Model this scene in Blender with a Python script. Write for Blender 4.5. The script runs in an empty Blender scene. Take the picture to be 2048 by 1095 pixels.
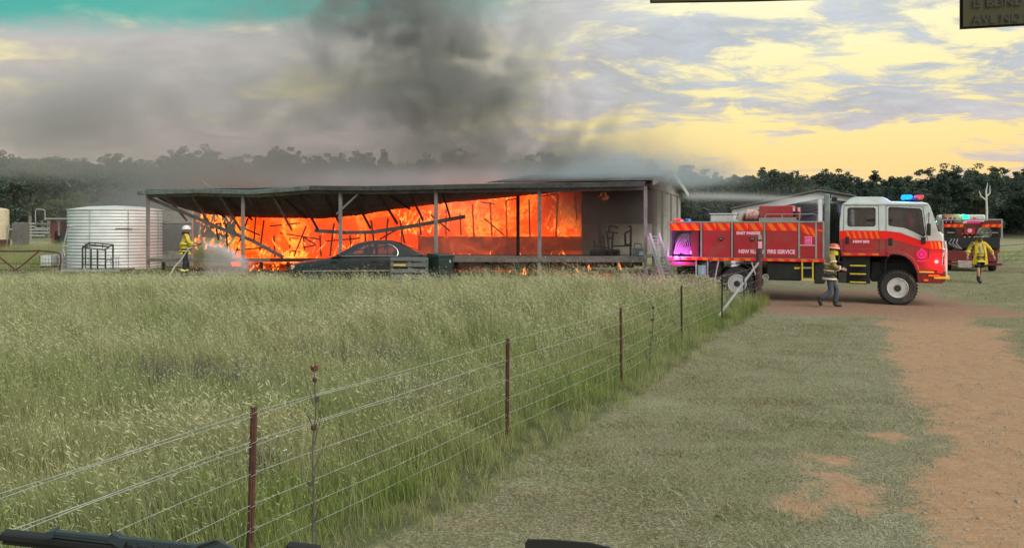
import bpy, bmesh, math, random
import numpy as np
from mathutils import Vector, Matrix, Euler
from mathutils.geometry import tessellate_polygon

R = math.radians
random.seed(7)
rng = np.random.default_rng(7)
scene = bpy.context.scene
col = scene.collection

# ------------------------------------------------------------------ camera
F, HZ, CAM_Z = 1650.0, 450.0, 2.4          # focal length and horizon of the 2048 px photograph, eye height
cam_data = bpy.data.cameras.new('camera')
cam = bpy.data.objects.new('camera', cam_data)
col.objects.link(cam)
cam.location = (0, 0, CAM_Z)
cam.rotation_euler = (R(90), 0, 0)
cam_data.sensor_width = 36
cam_data.lens = 36 * F / 2048
cam_data.shift_y = -(547.5 - HZ) / 2048
cam_data.clip_start = 0.05
cam_data.clip_end = 3000
scene.camera = cam

# ------------------------------------------------------------------ render look
scene.view_settings.view_transform = 'Standard'
scene.view_settings.look = 'None'
scene.view_settings.gamma = 1
scene.view_settings.use_curve_mapping = False
scene.view_settings.exposure = 0.32
scene.render.engine = 'CYCLES'
cy = scene.cycles
cy.max_bounces = 6
cy.diffuse_bounces = 3
cy.glossy_bounces = 3
cy.transmission_bounces = 4
cy.transparent_max_bounces = 10
cy.volume_bounces = 1
cy.volume_step_rate = 2.0
cy.volume_max_steps = 128
cy.caustics_reflective = False
cy.caustics_refractive = False
cy.sample_clamp_indirect = 4
cy.use_denoising = True
cy.use_adaptive_sampling = True
cy.adaptive_threshold = 0.012

SUN_AZ, SUN_EL = 140.0, 38.0     # degrees clockwise from the view direction, degrees up
SKY_GAIN = 0.88


# ------------------------------------------------------------------ node helpers
class NT:
    def __init__(self, tree):
        self.t = tree
        tree.nodes.clear()

    def n(self, kind, ins=None, **props):
        nd = self.t.nodes.new(kind)
        for k, v in props.items():
            setattr(nd, k, v)
        for k, v in (ins or {}).items():
            self.set(nd, k, v)
        return nd

    def set(self, nd, k, v):
        s = nd.inputs[k]
        if isinstance(v, bpy.types.NodeSocket):
            self.t.links.new(v, s)
        elif isinstance(v, bpy.types.Node):
            self.t.links.new(v.outputs[0], s)
        else:
            if s.type == 'RGBA' and len(v) == 3:
                v = (*v, 1)
            s.default_value = v

    def m(self, op, a, b=0.0, c=0.0, clamp=False):
        nd = self.t.nodes.new('ShaderNodeMath')
        nd.operation = op
        nd.use_clamp = clamp
        for i, v in enumerate((a, b, c)):
            self.set(nd, i, v)
        return nd.outputs[0]

    def step(self, x, lo, hi):           # smoothstep lo..hi
        nd = self.t.nodes.new('ShaderNodeMapRange')
        nd.interpolation_type = 'SMOOTHSTEP'
        for k, v in zip(('Value', 'From Min', 'From Max', 'To Min', 'To Max'), (x, lo, hi, 0.0, 1.0)):
            self.set(nd, k, v)
        return nd.outputs[0]

    def mix(self, f, a, b, blend='MIX'):
        nd = self.t.nodes.new('ShaderNodeMix')
        nd.data_type = 'RGBA'
        nd.blend_type = blend
        self.set(nd, 0, f)
        self.set(nd, 6, a)
        self.set(nd, 7, b)
        return nd.outputs[2]

    def ramp(self, f, stops):
        nd = self.t.nodes.new('ShaderNodeValToRGB')
        e = nd.color_ramp.elements
        while len(e) < len(stops):
            e.new(0.5)
        for el, (p, c) in zip(e, stops):
            el.position = p
            el.color = (*c, 1) if len(c) == 3 else c
        self.set(nd, 0, f)
        return nd.outputs[0]

    def noise(self, vec, scale, detail=4, rough=0.55, dist=0.0):
        nd = self.t.nodes.new('ShaderNodeTexNoise')
        if vec is not None:
            self.set(nd, 'Vector', vec)
        for k, v in (('Scale', scale), ('Detail', detail), ('Roughness', rough), ('Distortion', dist)):
            self.set(nd, k, v)
        return nd.outputs[0]


# ------------------------------------------------------------------ sky and sun
world = bpy.data.worlds.new('World')
scene.world = world
world.use_nodes = True
w = NT(world.node_tree)
tc = w.n('ShaderNodeTexCoord')
sep = w.n('ShaderNodeSeparateXYZ', {0: tc.outputs['Generated']})
dx, dy, dz = sep.outputs
zc = w.m('MAXIMUM', dz, 0.0)
den = w.m('ADD', zc, 0.19)
flat = w.n('ShaderNodeCombineXYZ', {0: w.m('DIVIDE', dx, den), 1: w.m('DIVIDE', dy, den), 2: 0.3})
cl_map = w.n('ShaderNodeMapping', {0: flat, 1: (1.4, 2.35, 0.0), 3: (0.75, 1.05, 1.0)})
n_big = w.noise(cl_map, 1.45, 10, 0.60, 0.45)
cl_map2 = w.n('ShaderNodeMapping', {0: flat, 1: (7.3, 1.1, 2.0), 3: (1.0, 1.5, 1.0)})
n_fine = w.noise(cl_map2, 3.4, 10, 0.66, 0.9)
right = w.step(dx, -0.02, 0.22)                    # 0 in the smoky west part, 1 towards the open sunset part
cover = w.m('ADD', n_big, w.m('MULTIPLY', w.m('SUBTRACT', n_fine, 0.5), 0.50))
cover = w.m('ADD', cover, w.m('MULTIPLY_ADD', w.m('SUBTRACT', 1.0, right), 0.175, -0.055))
cover = w.m('ADD', cover, w.m('MULTIPLY', w.step(zc, 0.15, 0.06), 0.07))
far_r = w.step(dx, 0.40, 0.60)
cover = w.m('ADD', cover, w.m('MULTIPLY', far_r, 0.05))
cloud = w.step(cover, w.m('MULTIPLY_ADD', right, 0.055, 0.41), w.m('MULTIPLY_ADD', right, -0.055, 0.63))
sky_t = w.n('ShaderNodeTexSky', sky_type='NISHITA', sun_disc=False, sun_elevation=R(SUN_EL), sun_rotation=R(SUN_AZ), dust_density=4.0)
gap = w.ramp(zc, [(0.0, (0.98, 0.62, 0.30)), (0.07, (1.0, 0.72, 0.30)), (0.12, (1.0, 0.82, 0.36)), (0.20, (1.02, 0.92, 0.52)),
                  (0.30, (0.98, 0.96, 0.72)), (0.6, (0.62, 0.74, 0.80)), (1.0, (0.5, 0.62, 0.74))])
gap = w.mix(0.06, gap, w.mix(1.0, sky_t.outputs[0], (0.07, 0.07, 0.07), 'MULTIPLY'))
shade = w.m('MULTIPLY_ADD', n_fine, 1.0, 0.52)
c_right = w.ramp(zc, [(0.0, (0.62, 0.50, 0.44)), (0.09, (0.56, 0.50, 0.50)), (0.16, (0.47, 0.50, 0.53)), (0.3, (0.50, 0.55, 0.58)), (1.0, (0.5, 0.54, 0.56))])
c_left = w.ramp(zc, [(0.0, (0.62, 0.46, 0.37)), (0.08, (0.56, 0.45, 0.41)), (0.15, (0.48, 0.43, 0.43)), (0.25, (0.52, 0.50, 0.48)), (0.5, (0.5, 0.54, 0.55)), (1.0, (0.5, 0.54, 0.56))])
c_col = w.mix(right, c_left, c_right)
c_col = w.mix(1.0, c_col, w.n('ShaderNodeCombineColor', {0: shade, 1: shade, 2: shade}), 'MULTIPLY')
sky_c = w.mix(cloud, gap, c_col)
# teal windscreen tint at upper left, painted into the sky colour
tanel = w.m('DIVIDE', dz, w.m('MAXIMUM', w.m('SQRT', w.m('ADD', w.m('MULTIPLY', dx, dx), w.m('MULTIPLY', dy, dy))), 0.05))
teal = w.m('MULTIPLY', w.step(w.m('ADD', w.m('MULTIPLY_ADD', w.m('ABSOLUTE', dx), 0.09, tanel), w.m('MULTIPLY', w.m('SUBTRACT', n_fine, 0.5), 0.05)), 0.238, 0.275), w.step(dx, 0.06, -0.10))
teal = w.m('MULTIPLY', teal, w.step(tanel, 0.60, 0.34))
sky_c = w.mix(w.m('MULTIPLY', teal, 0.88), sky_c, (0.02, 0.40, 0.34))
# below the horizon: dull earth
sky_c = w.mix(w.step(dz, 0.0, -0.03), sky_c, (0.10, 0.10, 0.08))
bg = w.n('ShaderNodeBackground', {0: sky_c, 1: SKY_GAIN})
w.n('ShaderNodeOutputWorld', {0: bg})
world.cycles.sampling_method = 'MANUAL'
world.cycles.sample_map_resolution = 512

sun_d = bpy.data.lights.new('sun', 'SUN')
sun_d.energy = 2.4
sun_d.angle = R(50)
sun_d.color = (1.0, 0.95, 0.86)
sun = bpy.data.objects.new('sun', sun_d)
col.objects.link(sun)
sdir = Vector((math.sin(R(SUN_AZ)) * math.cos(R(SUN_EL)), math.cos(R(SUN_AZ)) * math.cos(R(SUN_EL)), math.sin(R(SUN_EL))))
sun.rotation_euler = sdir.to_track_quat('Z', 'Y').to_euler()
sun.location = sdir * 50


# ------------------------------------------------------------------ materials
def mat(name, c, rough=0.7, metal=0.0, var=0.18, scale=6.0, bump=0.0, bscale=40.0, dirt=None, dirt_amt=0.0, emit=None, estr=0.0, coat=0.0):
    m = bpy.data.materials.new(name)
    m.use_nodes = True
    t = NT(m.node_tree)
    tc = t.n('ShaderNodeTexCoord')
    nz = t.noise(tc.outputs['Object'], scale, 5, 0.6)
    lo = tuple(max(0, v * (1 - var)) for v in c)
    hi = tuple(min(1, v * (1 + var)) for v in c)
    base = t.ramp(nz, [(0.3, lo), (0.7, hi)])
    if dirt:
        d = t.step(t.noise(tc.outputs['Object'], scale * 0.37, 7, 0.68), 0.47, 0.68)
        base = t.mix(t.m('MULTIPLY', d, dirt_amt), base, dirt)
    p = t.n('ShaderNodeBsdfPrincipled', {'Base Color': base, 'Roughness': t.m('MULTIPLY_ADD', nz, 0.2, max(0.0, rough - 0.1), clamp=True), 'Metallic': metal, 'Coat Weight': coat})
    if bump:
        b = t.n('ShaderNodeBump', {'Strength': bump, 'Distance': 0.02, 'Height': t.noise(tc.outputs['Object'], bscale, 4, 0.6)})
        t.set(p, 'Normal', b.outputs[0])
    if emit:
        t.set(p, 'Emission Color', emit)
        t.set(p, 'Emission Strength', estr)
    t.n('ShaderNodeOutputMaterial', {0: p})
    return m


def glass_mat(name, tint=(0.5, 0.55, 0.55), see=0.6):
    m = bpy.data.materials.new(name)
    m.use_nodes = True
    t = NT(m.node_tree)
    fr = t.n('ShaderNodeFresnel', {0: 1.5})
    tr = t.n('ShaderNodeBsdfTransparent', {0: tint})
    gl = t.n('ShaderNodeBsdfGlossy', {0: (0.9, 0.9, 0.9), 'Roughness': 0.03})
    dk = t.n('ShaderNodeBsdfDiffuse', {0: (0.03, 0.035, 0.035)})
    a = t.n('ShaderNodeMixShader', {0: see, 1: dk, 2: tr})
    nz = t.noise(t.n('ShaderNodeTexCoord').outputs['Object'], 3.0, 3)
    b = t.n('ShaderNodeMixShader', {0: t.m('MULTIPLY_ADD', nz, 0.06, t.m('MULTIPLY', fr, 0.9), clamp=True), 1: a, 2: gl})
    t.n('ShaderNodeOutputMaterial', {0: b})
    return m


def emis_mat(name, c, s):
    m = bpy.data.materials.new(name)
    m.use_nodes = True
    t = NT(m.node_tree)
    t.n('ShaderNodeOutputMaterial', {0: t.n('ShaderNodeEmission', {0: c, 1: s})})
    return m


# ------------------------------------------------------------------ mesh builder
class MB:
    def __init__(self):
        self.v, self.f, self.mi = [], [], []
        self.cur = 0

    def add(self, vs, fs):
        o = len(self.v)
        self.v.extend(tuple(p) for p in vs)
        for f in fs:
            self.f.append(tuple(i + o for i in f))
            self.mi.append(self.cur)
        return self

    def box(self, c, s, rot=None):
        hx, hy, hz = s[0] / 2, s[1] / 2, s[2] / 2
        vs = [Vector((x * hx, y * hy, z * hz)) for x in (-1, 1) for y in (-1, 1) for z in (-1, 1)]
        if rot:
            e = Euler(rot)
            for p in vs:
                p.rotate(e)
        c = Vector(c)
        return self.add([p + c for p in vs], [(0, 1, 3, 2), (4, 6, 7, 5), (0, 4, 5, 1), (2, 3, 7, 6), (0, 2, 6, 4), (1, 5, 7, 3)])

    def bar(self, a, b, w, h=None, up=(0, 0, 1)):
        a, b = Vector(a), Vector(b)
        h = w if h is None else h
        d = (b - a).normalized()
        s = d.cross(Vector(up))
        if s.length < 1e-3:
            s = d.cross(Vector((0, 1, 0)))
        s.normalize()
        u = s.cross(d)
        q = [s * x * w / 2 + u * y * h / 2 for x, y in ((-1, -1), (1, -1), (1, 1), (-1, 1))]
        vs = [a + k for k in q] + [b + k for k in q]
        return self.add(vs, [(3, 2, 1, 0), (4, 5, 6, 7), (0, 1, 5, 4), (1, 2, 6, 5), (2, 3, 7, 6), (3, 0, 4, 7)])

    def tube(self, pts, r, n=6, caps=True):
        pts = [Vector(p) for p in pts]
        rs = r if isinstance(r, (list, tuple)) else [r] * len(pts)
        vs, fs = [], []
        prev = None
        for i, p in enumerate(pts):
            d = (pts[min(i + 1, len(pts) - 1)] - pts[max(i - 1, 0)]).normalized()
            if prev is None:
                s = d.cross(Vector((0, 0, 1)))
                if s.length < 1e-3:
                    s = d.cross(Vector((0, 1, 0)))
            else:
                s = prev - d * prev.dot(d)
            s.normalize()
            prev = s
            u = s.cross(d)
            for k in range(n):
                a = 2 * math.pi * k / n
                vs.append(p + (s * math.cos(a) + u * math.sin(a)) * rs[i])
        for i in range(len(pts) - 1):
            for k in range(n):
                k2 = (k + 1) % n
                fs.append((i * n + k, i * n + k2, (i + 1) * n + k2, (i + 1) * n + k))
        if caps:
            fs.append(tuple(range(n))[::-1])
            fs.append(tuple((len(pts) - 1) * n + k for k in range(n)))
        return self.add(vs, fs)

    def lathe(self, prof, n=24, o=(0, 0, 0), axis='Z', rot=None, sx=1.0, sy=1.0, ring=False):
        vs, fs = [], []
        if ring:
            prof = list(prof) + [prof[0]]
        for r, z in prof:
            for k in range(n):
                a = 2 * math.pi * k / n
                p = Vector((r * math.cos(a) * sx, r * math.sin(a) * sy, z))
                if axis == 'Y':
                    p = Vector((p.x, p.z, -p.y))
                elif axis == 'X':
                    p = Vector((p.z, p.x, p.y))
                if rot:
                    p.rotate(Euler(rot))
                vs.append(p + Vector(o))
        for i in range(len(prof) - 1):
            for k in range(n):
                k2 = (k + 1) % n
                fs.append((i * n + k, i * n + k2, (i + 1) * n + k2, (i + 1) * n + k))
        if prof[0][0] > 1e-6 and not ring:
            fs.append(tuple(range(n))[::-1])
        if prof[-1][0] > 1e-6 and not ring:
            fs.append(tuple((len(prof) - 1) * n + k for k in range(n)))
        return self.add(vs, fs)

    def prism(self, poly, fn, d0, d1, holes=()):
        """polygon (with holes) in two coordinates swept from d0 to d1; fn(a, b, d) gives the point"""
        loops = [list(poly)] + [list(h) for h in holes]
        flatp = [p for l in loops for p in l]
        n = len(flatp)
        tris = tessellate_polygon([[Vector((p[0], p[1], 0)) for p in l] for l in loops])
        vs = [fn(p[0], p[1], d0) for p in flatp] + [fn(p[0], p[1], d1) for p in flatp]
        fs = [tuple(t) for t in tris] + [tuple(i + n for i in reversed(t)) for t in tris]
        o = 0
        for l in loops:
            k = len(l)
            for i in range(k):
                j = (i + 1) % k
                fs.append((o + i, o + j, n + o + j, n + o + i))
            o += k
        return self.add(vs, fs)

    def build(self, name, mats, parent=None, smooth=False, bevel=0.0, seg=2, angle=35, loc=None, rot=None, fixn=True):
        me = bpy.data.meshes.new(name)
        me.from_pydata(self.v, [], self.f)
        ms = mats if isinstance(mats, (list, tuple)) else [mats]
        for m in ms:
            me.materials.append(m)
        if len(ms) > 1:
            me.polygons.foreach_set('material_index', self.mi)
        if fixn:
            bm = bmesh.new()
            bm.from_mesh(me)
            bmesh.ops.recalc_face_normals(bm, faces=bm.faces)
            bm.to_mesh(me)
            bm.free()
        if smooth:
            me.shade_smooth()
            me.set_sharp_from_angle(angle=R(angle))
        me.update()
        return link(name, me, parent, bevel, seg, loc, rot)


def link(name, me, parent=None, bevel=0.0, seg=2, loc=None, rot=None):
    o = bpy.data.objects.new(name, me)
    col.objects.link(o)
    if parent is not None:
        o.parent = parent
    if loc is not None:
        o.location = loc
    if rot is not None:
        o.rotation_euler = rot
    if bevel:
        b = o.modifiers.new('bevel', 'BEVEL')
        b.width = bevel
        b.segments = seg
        b.limit_method = 'ANGLE'
        b.angle_limit = R(40)
    return o


def tag(o, label=None, cat=None, group=None, kind=None):
    for k, v in (('label', label), ('category', cat), ('group', group), ('kind', kind)):
        if v:
            o[k] = v
    return o


def thing(name, label, cat, loc=(0, 0, 0), rz=0.0, group=None):
    o = bpy.data.objects.new(name, None)
    col.objects.link(o)
    o.empty_display_size = 0.2
    o.location = loc
    o.rotation_euler = (0, 0, rz)
    return tag(o, label, cat, group)


def dup(root, loc, rz, label=None, group=None, scale=None):
    def cp(o, parent):
        c = o.copy()
        col.objects.link(c)
        if parent is not None:
            c.parent = parent
        for ch in kids.get(o.name, ()):
            cp(ch, c)
        return c
    kids = {}
    stack = [root]
    while stack:
        o = stack.pop()
        ch = list(o.children)
        kids[o.name] = ch
        stack.extend(ch)
    r = cp(root, None)
    r.location = loc
    r.rotation_euler = (0, 0, rz)
    if scale:
        r.scale = scale
    return tag(r, label, None, group)


def text(body, size, m, parent, loc, rot=(R(90), 0, 0), name='lettering', extrude=0.002, bold=0.0, sx=1.0, align='LEFT'):
    cu = bpy.data.curves.new(name, 'FONT')
    cu.body = body
    cu.size = size
    cu.extrude = extrude
    cu.offset = bold
    cu.align_x = align
    cu.resolution_u = 3
    cu.materials.append(m)
    o = bpy.data.objects.new(name, cu)
    col.objects.link(o)
    o.parent = parent
    o.location = loc
    o.rotation_euler = rot
    o.scale = (sx, 1, 1)
    return o


def S(t):
    t = np.clip(t, 0, 1)
    return t * t * (3 - 2 * t)


def ground(x, y):
    """height of the ground"""
    x = np.asarray(x, float)
    y = np.asarray(y, float)
    left = 0.42 * S((y - 14) / 13) * S((6.2 - x) / 5.5)
    rightside = 0.2 * S((y - 26) / 6) * S((x - 4) / 5)
    hill = S((y - 122) / 130) * (11.0 - 5.0 * S((x + 30) / 120))
    return left + rightside + hill + 0.02 * np.sin(x * 0.9 + 1.3) * np.sin(y * 0.7)


def gz(x, y):
    return float(ground(x, y))


def at(px, py, Y):
    """point of the place seen at photo pixel (px, py) at depth Y"""
    return Vector(((px - 1024) / F * Y, Y, CAM_Z - (py - HZ) * Y / F))

# ------------------------------------------------------------------ ground
FENCE = [(-3.25, 2.1), (-1.757, 5.62), (-0.045, 9.05), (1.63, 12.35), (3.39, 16.5), (5.2, 20.4), (6.55, 23.3), (7.66, 25.6)]
FX, FY = np.array([p[0] for p in FENCE]), np.array([p[1] for p in FENCE])


def fence_x(y):
    return np.where(np.asarray(y) < FY[0], FX[0] + (np.asarray(y) - FY[0]) * 0.45, np.interp(y, FY, FX))


HL, HR = Vector((-15.9, 36.0)), Vector((4.77, 29.5))          # front corners of the house
HTH = math.atan2(HL.y - HR.y, HR.x - HL.x)
HW = (HR - HL).length
HDIR, HNRM = Vector((math.cos(HTH), -math.sin(HTH))), Vector((math.sin(HTH), math.cos(HTH)))


def house_front_y(x):
    return HL.y + (np.asarray(x) - HL.x) * (HR.y - HL.y) / (HR.x - HL.x)


def pnoise(x, y, s, seed=0):
    """cheap smooth pseudo noise, about -1..1"""
    r = np.random.default_rng(seed)
    out = 0
    for k in range(5):
        a = r.uniform(0, 6.28)
        f = s * (1.0 + 0.7 * k)
        out = out + np.sin((x * math.cos(a) + y * math.sin(a)) * f + r.uniform(0, 6.28) + 1.7 * np.sin((x * math.sin(a) - y * math.cos(a)) * f * 0.6 + r.uniform(0, 6.28))) / (1 + 0.45 * k)
    return out / 2.2


def track_left(y):
    return 3.25 + (y - 6.14) * 0.425 + 0.35 * pnoise(y * 0.9, y * 0.0, 1.1, 5)


def zone_dirt(x, y):
    l = track_left(y)
    wdt = 2.5 + 0.3 * pnoise(y, 0 * y, 0.8, 6)
    d = S((x - l) / 1.1 + 0.5) * S((l + wdt - x) / 1.3 + 0.5) * S((25.5 - y) / 3)
    # worn yard where the truck stands
    d = np.maximum(d, 0.92 * S((y - 21.0 - 0.08 * (12 - x)) / 1.2) * S((31 - y) / 3) * S((x - 6.6) / 1.0) * S((15.5 - x) / 2.5))
    # worn spots beside the track
    for cx, cyy, rx, ry in ((3.0, 7.5, 0.34, 0.75), (2.45, 7.0, 0.30, 0.35), (3.25, 8.4, 0.35, 0.3), (4.3, 9.4, 0.3, 0.25)):
        d = np.maximum(d, 0.95 * np.exp(-(((x - cx) / rx) ** 2 + ((y - cyy) / ry) ** 2)))
    return d * np.clip(1.0 + 0.25 * pnoise(x, y, 2.1, 8), 0, 1.2)


def zone_mown(x, y):
    return S((x - fence_x(y) - 0.25 - 0.12 * pnoise(x, y, 2.0, 3)) / 0.5) * S((60 - y) / 20)


def zone_burnt(x, y):
    d = y - house_front_y(x)
    return S((d + 0.4) / 0.8) * S((14 - d) / 2) * S((x + 15.5 - (y - 36) * .3) / 1) * S((5.5 + (y - 29.5) * .3 - x) / 1)


def grid_lines(lo, hi, step, end_lo, end_hi):
    a = list(np.arange(lo, hi + 1e-6, step))
    s, x = step, hi
    while x < end_hi:
        s *= 1.18
        x += s
        a.append(x)
    s, x = step, lo
    while x > end_lo:
        s *= 1.18
        x -= s
        a.insert(0, x)
    return np.array(a)


gx = grid_lines(-26, 26, 0.25, -900, 900)
gy = grid_lines(1, 46, 0.25, -60, 1500)
GX, GY = np.meshgrid(gx, gy)
GZ = ground(GX, GY)
nxx, nyy = len(gx), len(gy)
gverts = np.stack([GX, GY, GZ], -1).reshape(-1, 3)
ii = np.arange(nxx * nyy).reshape(nyy, nxx)
gf = np.stack([ii[:-1, :-1], ii[:-1, 1:], ii[1:, 1:], ii[1:, :-1]], -1).reshape(-1, 4)
gme = bpy.data.meshes.new('ground')
gme.from_pydata(gverts.tolist(), [], gf.tolist())
for nm, fn in (('dirt', zone_dirt), ('mown', zone_mown), ('burnt', zone_burnt)):
    at_ = gme.attributes.new(nm, 'FLOAT', 'POINT')
    at_.data.foreach_set('value', np.clip(fn(GX, GY), 0, 1).reshape(-1).astype(np.float32))
gme.shade_smooth()
gm = bpy.data.materials.new('paddock earth and grass')
gm.use_nodes = True
t = NT(gm.node_tree)
pos = t.n('ShaderNodeNewGeometry').outputs['Position']
a_d = t.n('ShaderNodeAttribute', attribute_name='dirt').outputs['Fac']
a_m = t.n('ShaderNodeAttribute', attribute_name='mown').outputs['Fac']
a_b = t.n('ShaderNodeAttribute', attribute_name='burnt').outputs['Fac']
n1 = t.noise(pos, 0.5, 6, 0.6)
n2 = t.noise(pos, 4.0, 6, 0.65)
n3 = t.noise(pos, 32.0, 4, 0.7)
strk = t.noise(t.n('ShaderNodeMapping', {0: pos, 3: (2.2, 9.0, 1.0)}), 2.2, 6, 0.65)
soil = t.mix(n2, (0.07, 0.085, 0.035), (0.14, 0.15, 0.07))
far = t.mix(t.noise(t.n('ShaderNodeMapping', {0: pos, 3: (0.06, 0.35, 1.0)}), 1.0, 5), (0.17, 0.18, 0.09), (0.34, 0.31, 0.19))
sepg = t.n('ShaderNodeSeparateXYZ', {0: pos})
soil = t.mix(t.step(sepg.outputs[1], 36.0, 44.0), soil, far)
soil = t.mix(t.step(sepg.outputs[1], 120.0, 150.0), soil, (0.05, 0.055, 0.03))
mown = t.mix(strk, (0.065, 0.065, 0.03), (0.26, 0.25, 0.15))
mown = t.mix(t.m('MULTIPLY', t.step(t.noise(t.n('ShaderNodeMapping', {0: pos, 3: (0.7, 2.6, 1.0)}), 0.9, 6, 0.65), 0.5, 0.66), 0.6), mown, (0.17, 0.125, 0.075))
mown = t.mix(t.m('MULTIPLY', t.step(n1, 0.45, 0.7), 0.25), mown, (0.36, 0.35, 0.25))
lit = t.noise(t.n('ShaderNodeMapping', {0: pos, 3: (1.0, 2.2, 1.0)}), 38.0, 3, 0.7)
mown = t.mix(t.m('MULTIPLY', t.step(lit, 0.50, 0.62), 0.75), mown, (0.42, 0.39, 0.25))
mown = t.mix(t.m('MULTIPLY', t.step(lit, 0.46, 0.36), 0.75), mown, (0.045, 0.05, 0.022))
dirt_c = t.mix(n2, (0.26, 0.15, 0.082), (0.46, 0.285, 0.165))
dirt_c = t.mix(t.m('MULTIPLY', t.step(n3, 0.55, 0.75), 0.5), dirt_c, (0.22, 0.15, 0.10))
dirt_c = t.mix(t.m('MULTIPLY', t.step(strk, 0.48, 0.72), 0.6), dirt_c, (0.40, 0.35, 0.25))
st2_ = t.noise(t.n('ShaderNodeMapping', {0: pos, 2: (0, 0, R(22)), 3: (9.0, 0.8, 1.0)}), 1.2, 5, 0.6)
dirt_c = t.mix(t.m('MULTIPLY', t.step(st2_, 0.52, 0.75), 0.45), dirt_c, (0.20, 0.12, 0.075))
peb = t.n('ShaderNodeTexVoronoi', {0: pos, 'Scale': 26.0})
dirt_c = t.mix(t.m('MULTIPLY', t.step(peb.outputs['Distance'], 0.22, 0.12), 0.5), dirt_c, t.mix(n2, (0.16, 0.11, 0.08), (0.50, 0.40, 0.30)))
red = t.step(sepg.outputs[1], 19.0, 23.0)
dirt_c = t.mix(t.m('MULTIPLY', red, 0.75), dirt_c, t.mix(n2, (0.15, 0.10, 0.075), (0.28, 0.185, 0.135)))
g = t.mix(t.step(t.m('ADD', a_m, t.m('MULTIPLY', t.m('SUBTRACT', n2, 0.5), 0.6)), 0.3, 0.7), soil, mown)
g = t.mix(t.step(t.m('ADD', a_d, t.m('MULTIPLY', t.m('SUBTRACT', t.m('ADD', n2, t.m('MULTIPLY', n3, .5)), 0.75), 1.5)), 0.30, 0.70), g, dirt_c)
g = t.mix(t.step(t.m('ADD', a_b, t.m('MULTIPLY', t.m('SUBTRACT', n2, 0.5), 0.5)), 0.3, 0.7), g, t.mix(n3, (0.03, 0.025, 0.02), (0.09, 0.07, 0.06)))
bmp = t.n('ShaderNodeBump', {'Strength': 0.7, 'Distance': 0.04, 'Height': t.m('ADD', n2, t.m('MULTIPLY', n3, 0.4))})
t.n('ShaderNodeOutputMaterial', {0: t.n('ShaderNodeBsdfPrincipled', {'Base Color': g, 'Roughness': 0.95, 'Normal': bmp, 'Specular IOR Level': 0.1})})
gme.materials.append(gm)
tag(link('ground', gme), kind='structure')

# ------------------------------------------------------------------ shared materials
M = {}
M['white'] = mat('white paint', (0.62, 0.66, 0.66), 0.35, var=0.06, dirt=(0.35, 0.33, 0.29), dirt_amt=0.35, coat=0.3)
M['red'] = mat('fire engine red paint', (0.40, 0.020, 0.030), 0.32, var=0.10, scale=3, dirt=(0.24, 0.10, 0.075), dirt_amt=0.6, coat=0.4)
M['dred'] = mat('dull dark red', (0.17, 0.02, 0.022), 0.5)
M['redrefl'] = mat('fluorescent red film', (0.95, 0.012, 0.008), 0.4, var=0.06)
M['orgrefl'] = mat('fluorescent orange film', (1.0, 0.17, 0.01), 0.4, var=0.06)
M['yelrefl'] = mat('yellow edging', (0.75, 0.55, 0.06), 0.5, var=0.1)
M['pink'] = mat('pinkish white lettering film', (0.95, 0.46, 0.58), 0.5, var=0.05)
M['hotpink'] = mat('magenta film', (0.95, 0.03, 0.30), 0.5, var=0.05)
M['alu'] = mat('dull aluminium', (0.42, 0.42, 0.41), 0.42, 0.6, var=0.12)
M['black'] = mat('black plastic', (0.018, 0.019, 0.02), 0.5, var=0.3)
M['chassis'] = mat('dusty chassis black', (0.03, 0.03, 0.03), 0.7, var=0.35, dirt=(0.11, 0.09, 0.07), dirt_amt=0.5)
M['tyre'] = mat('dusty tyre rubber', (0.028, 0.028, 0.028), 0.85, var=0.3, dirt=(0.12, 0.10, 0.08), dirt_amt=0.5, bump=0.3)
M['rim'] = mat('white steel wheel', (0.55, 0.55, 0.54), 0.5, var=0.1, dirt=(0.22, 0.19, 0.16), dirt_amt=0.6)
M['hose'] = mat('canvas hose', (0.42, 0.38, 0.33), 0.8)
M['glass'] = glass_mat('vehicle glass', (0.72, 0.76, 0.76), 0.9)
M['dglass'] = glass_mat('dark car glass', (0.72, 0.72, 0.72), 0.88)
M['timber'] = mat('weathered grey timber', (0.17, 0.155, 0.14), 0.85, var=0.3, scale=5, bump=0.3, dirt=(0.05, 0.04, 0.035), dirt_amt=0.5)
M['paintpost'] = mat('grey painted post', (0.22, 0.21, 0.20), 0.7, var=0.2, dirt=(0.06, 0.05, 0.045), dirt_amt=0.6)
M['char'] = mat('charred timber', (0.035, 0.024, 0.02), 0.95, var=0.5, scale=9, bump=0.5)
M['iron'] = mat('sooty roof iron', (0.10, 0.095, 0.09), 0.65, 0.2, var=0.3, dirt=(0.03, 0.026, 0.024), dirt_amt=0.7)
M['fascia'] = mat('green grey fascia steel', (0.13, 0.17, 0.16), 0.55, 0.1, var=0.25, dirt=(0.05, 0.045, 0.04), dirt_amt=0.6)
M['burntiron'] = mat('burnt roof iron', (0.045, 0.042, 0.04), 0.95, var=0.4, dirt=(0.10, 0.09, 0.085), dirt_amt=0.6)
M['sootfascia'] = mat('sooted fascia steel', (0.06, 0.065, 0.062), 0.8, var=0.3, dirt=(0.02, 0.018, 0.017), dirt_amt=0.7)
M['galv'] = mat('galvanised steel', (0.44, 0.46, 0.46), 0.42, 0.55, var=0.15)
M['tank'] = mat('zincalume tank steel', (0.61, 0.64, 0.64), 0.45, 0.1, var=0.10, scale=2)
M['rust'] = mat('rusty brown steel', (0.085, 0.032, 0.022), 0.85, var=0.4, scale=14, bump=0.3)
M['pipe'] = mat('grey pipe steel', (0.16, 0.15, 0.14), 0.6, 0.3, var=0.25)
M['ibc'] = mat('milky plastic', (0.66, 0.70, 0.70), 0.4, var=0.08)
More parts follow.
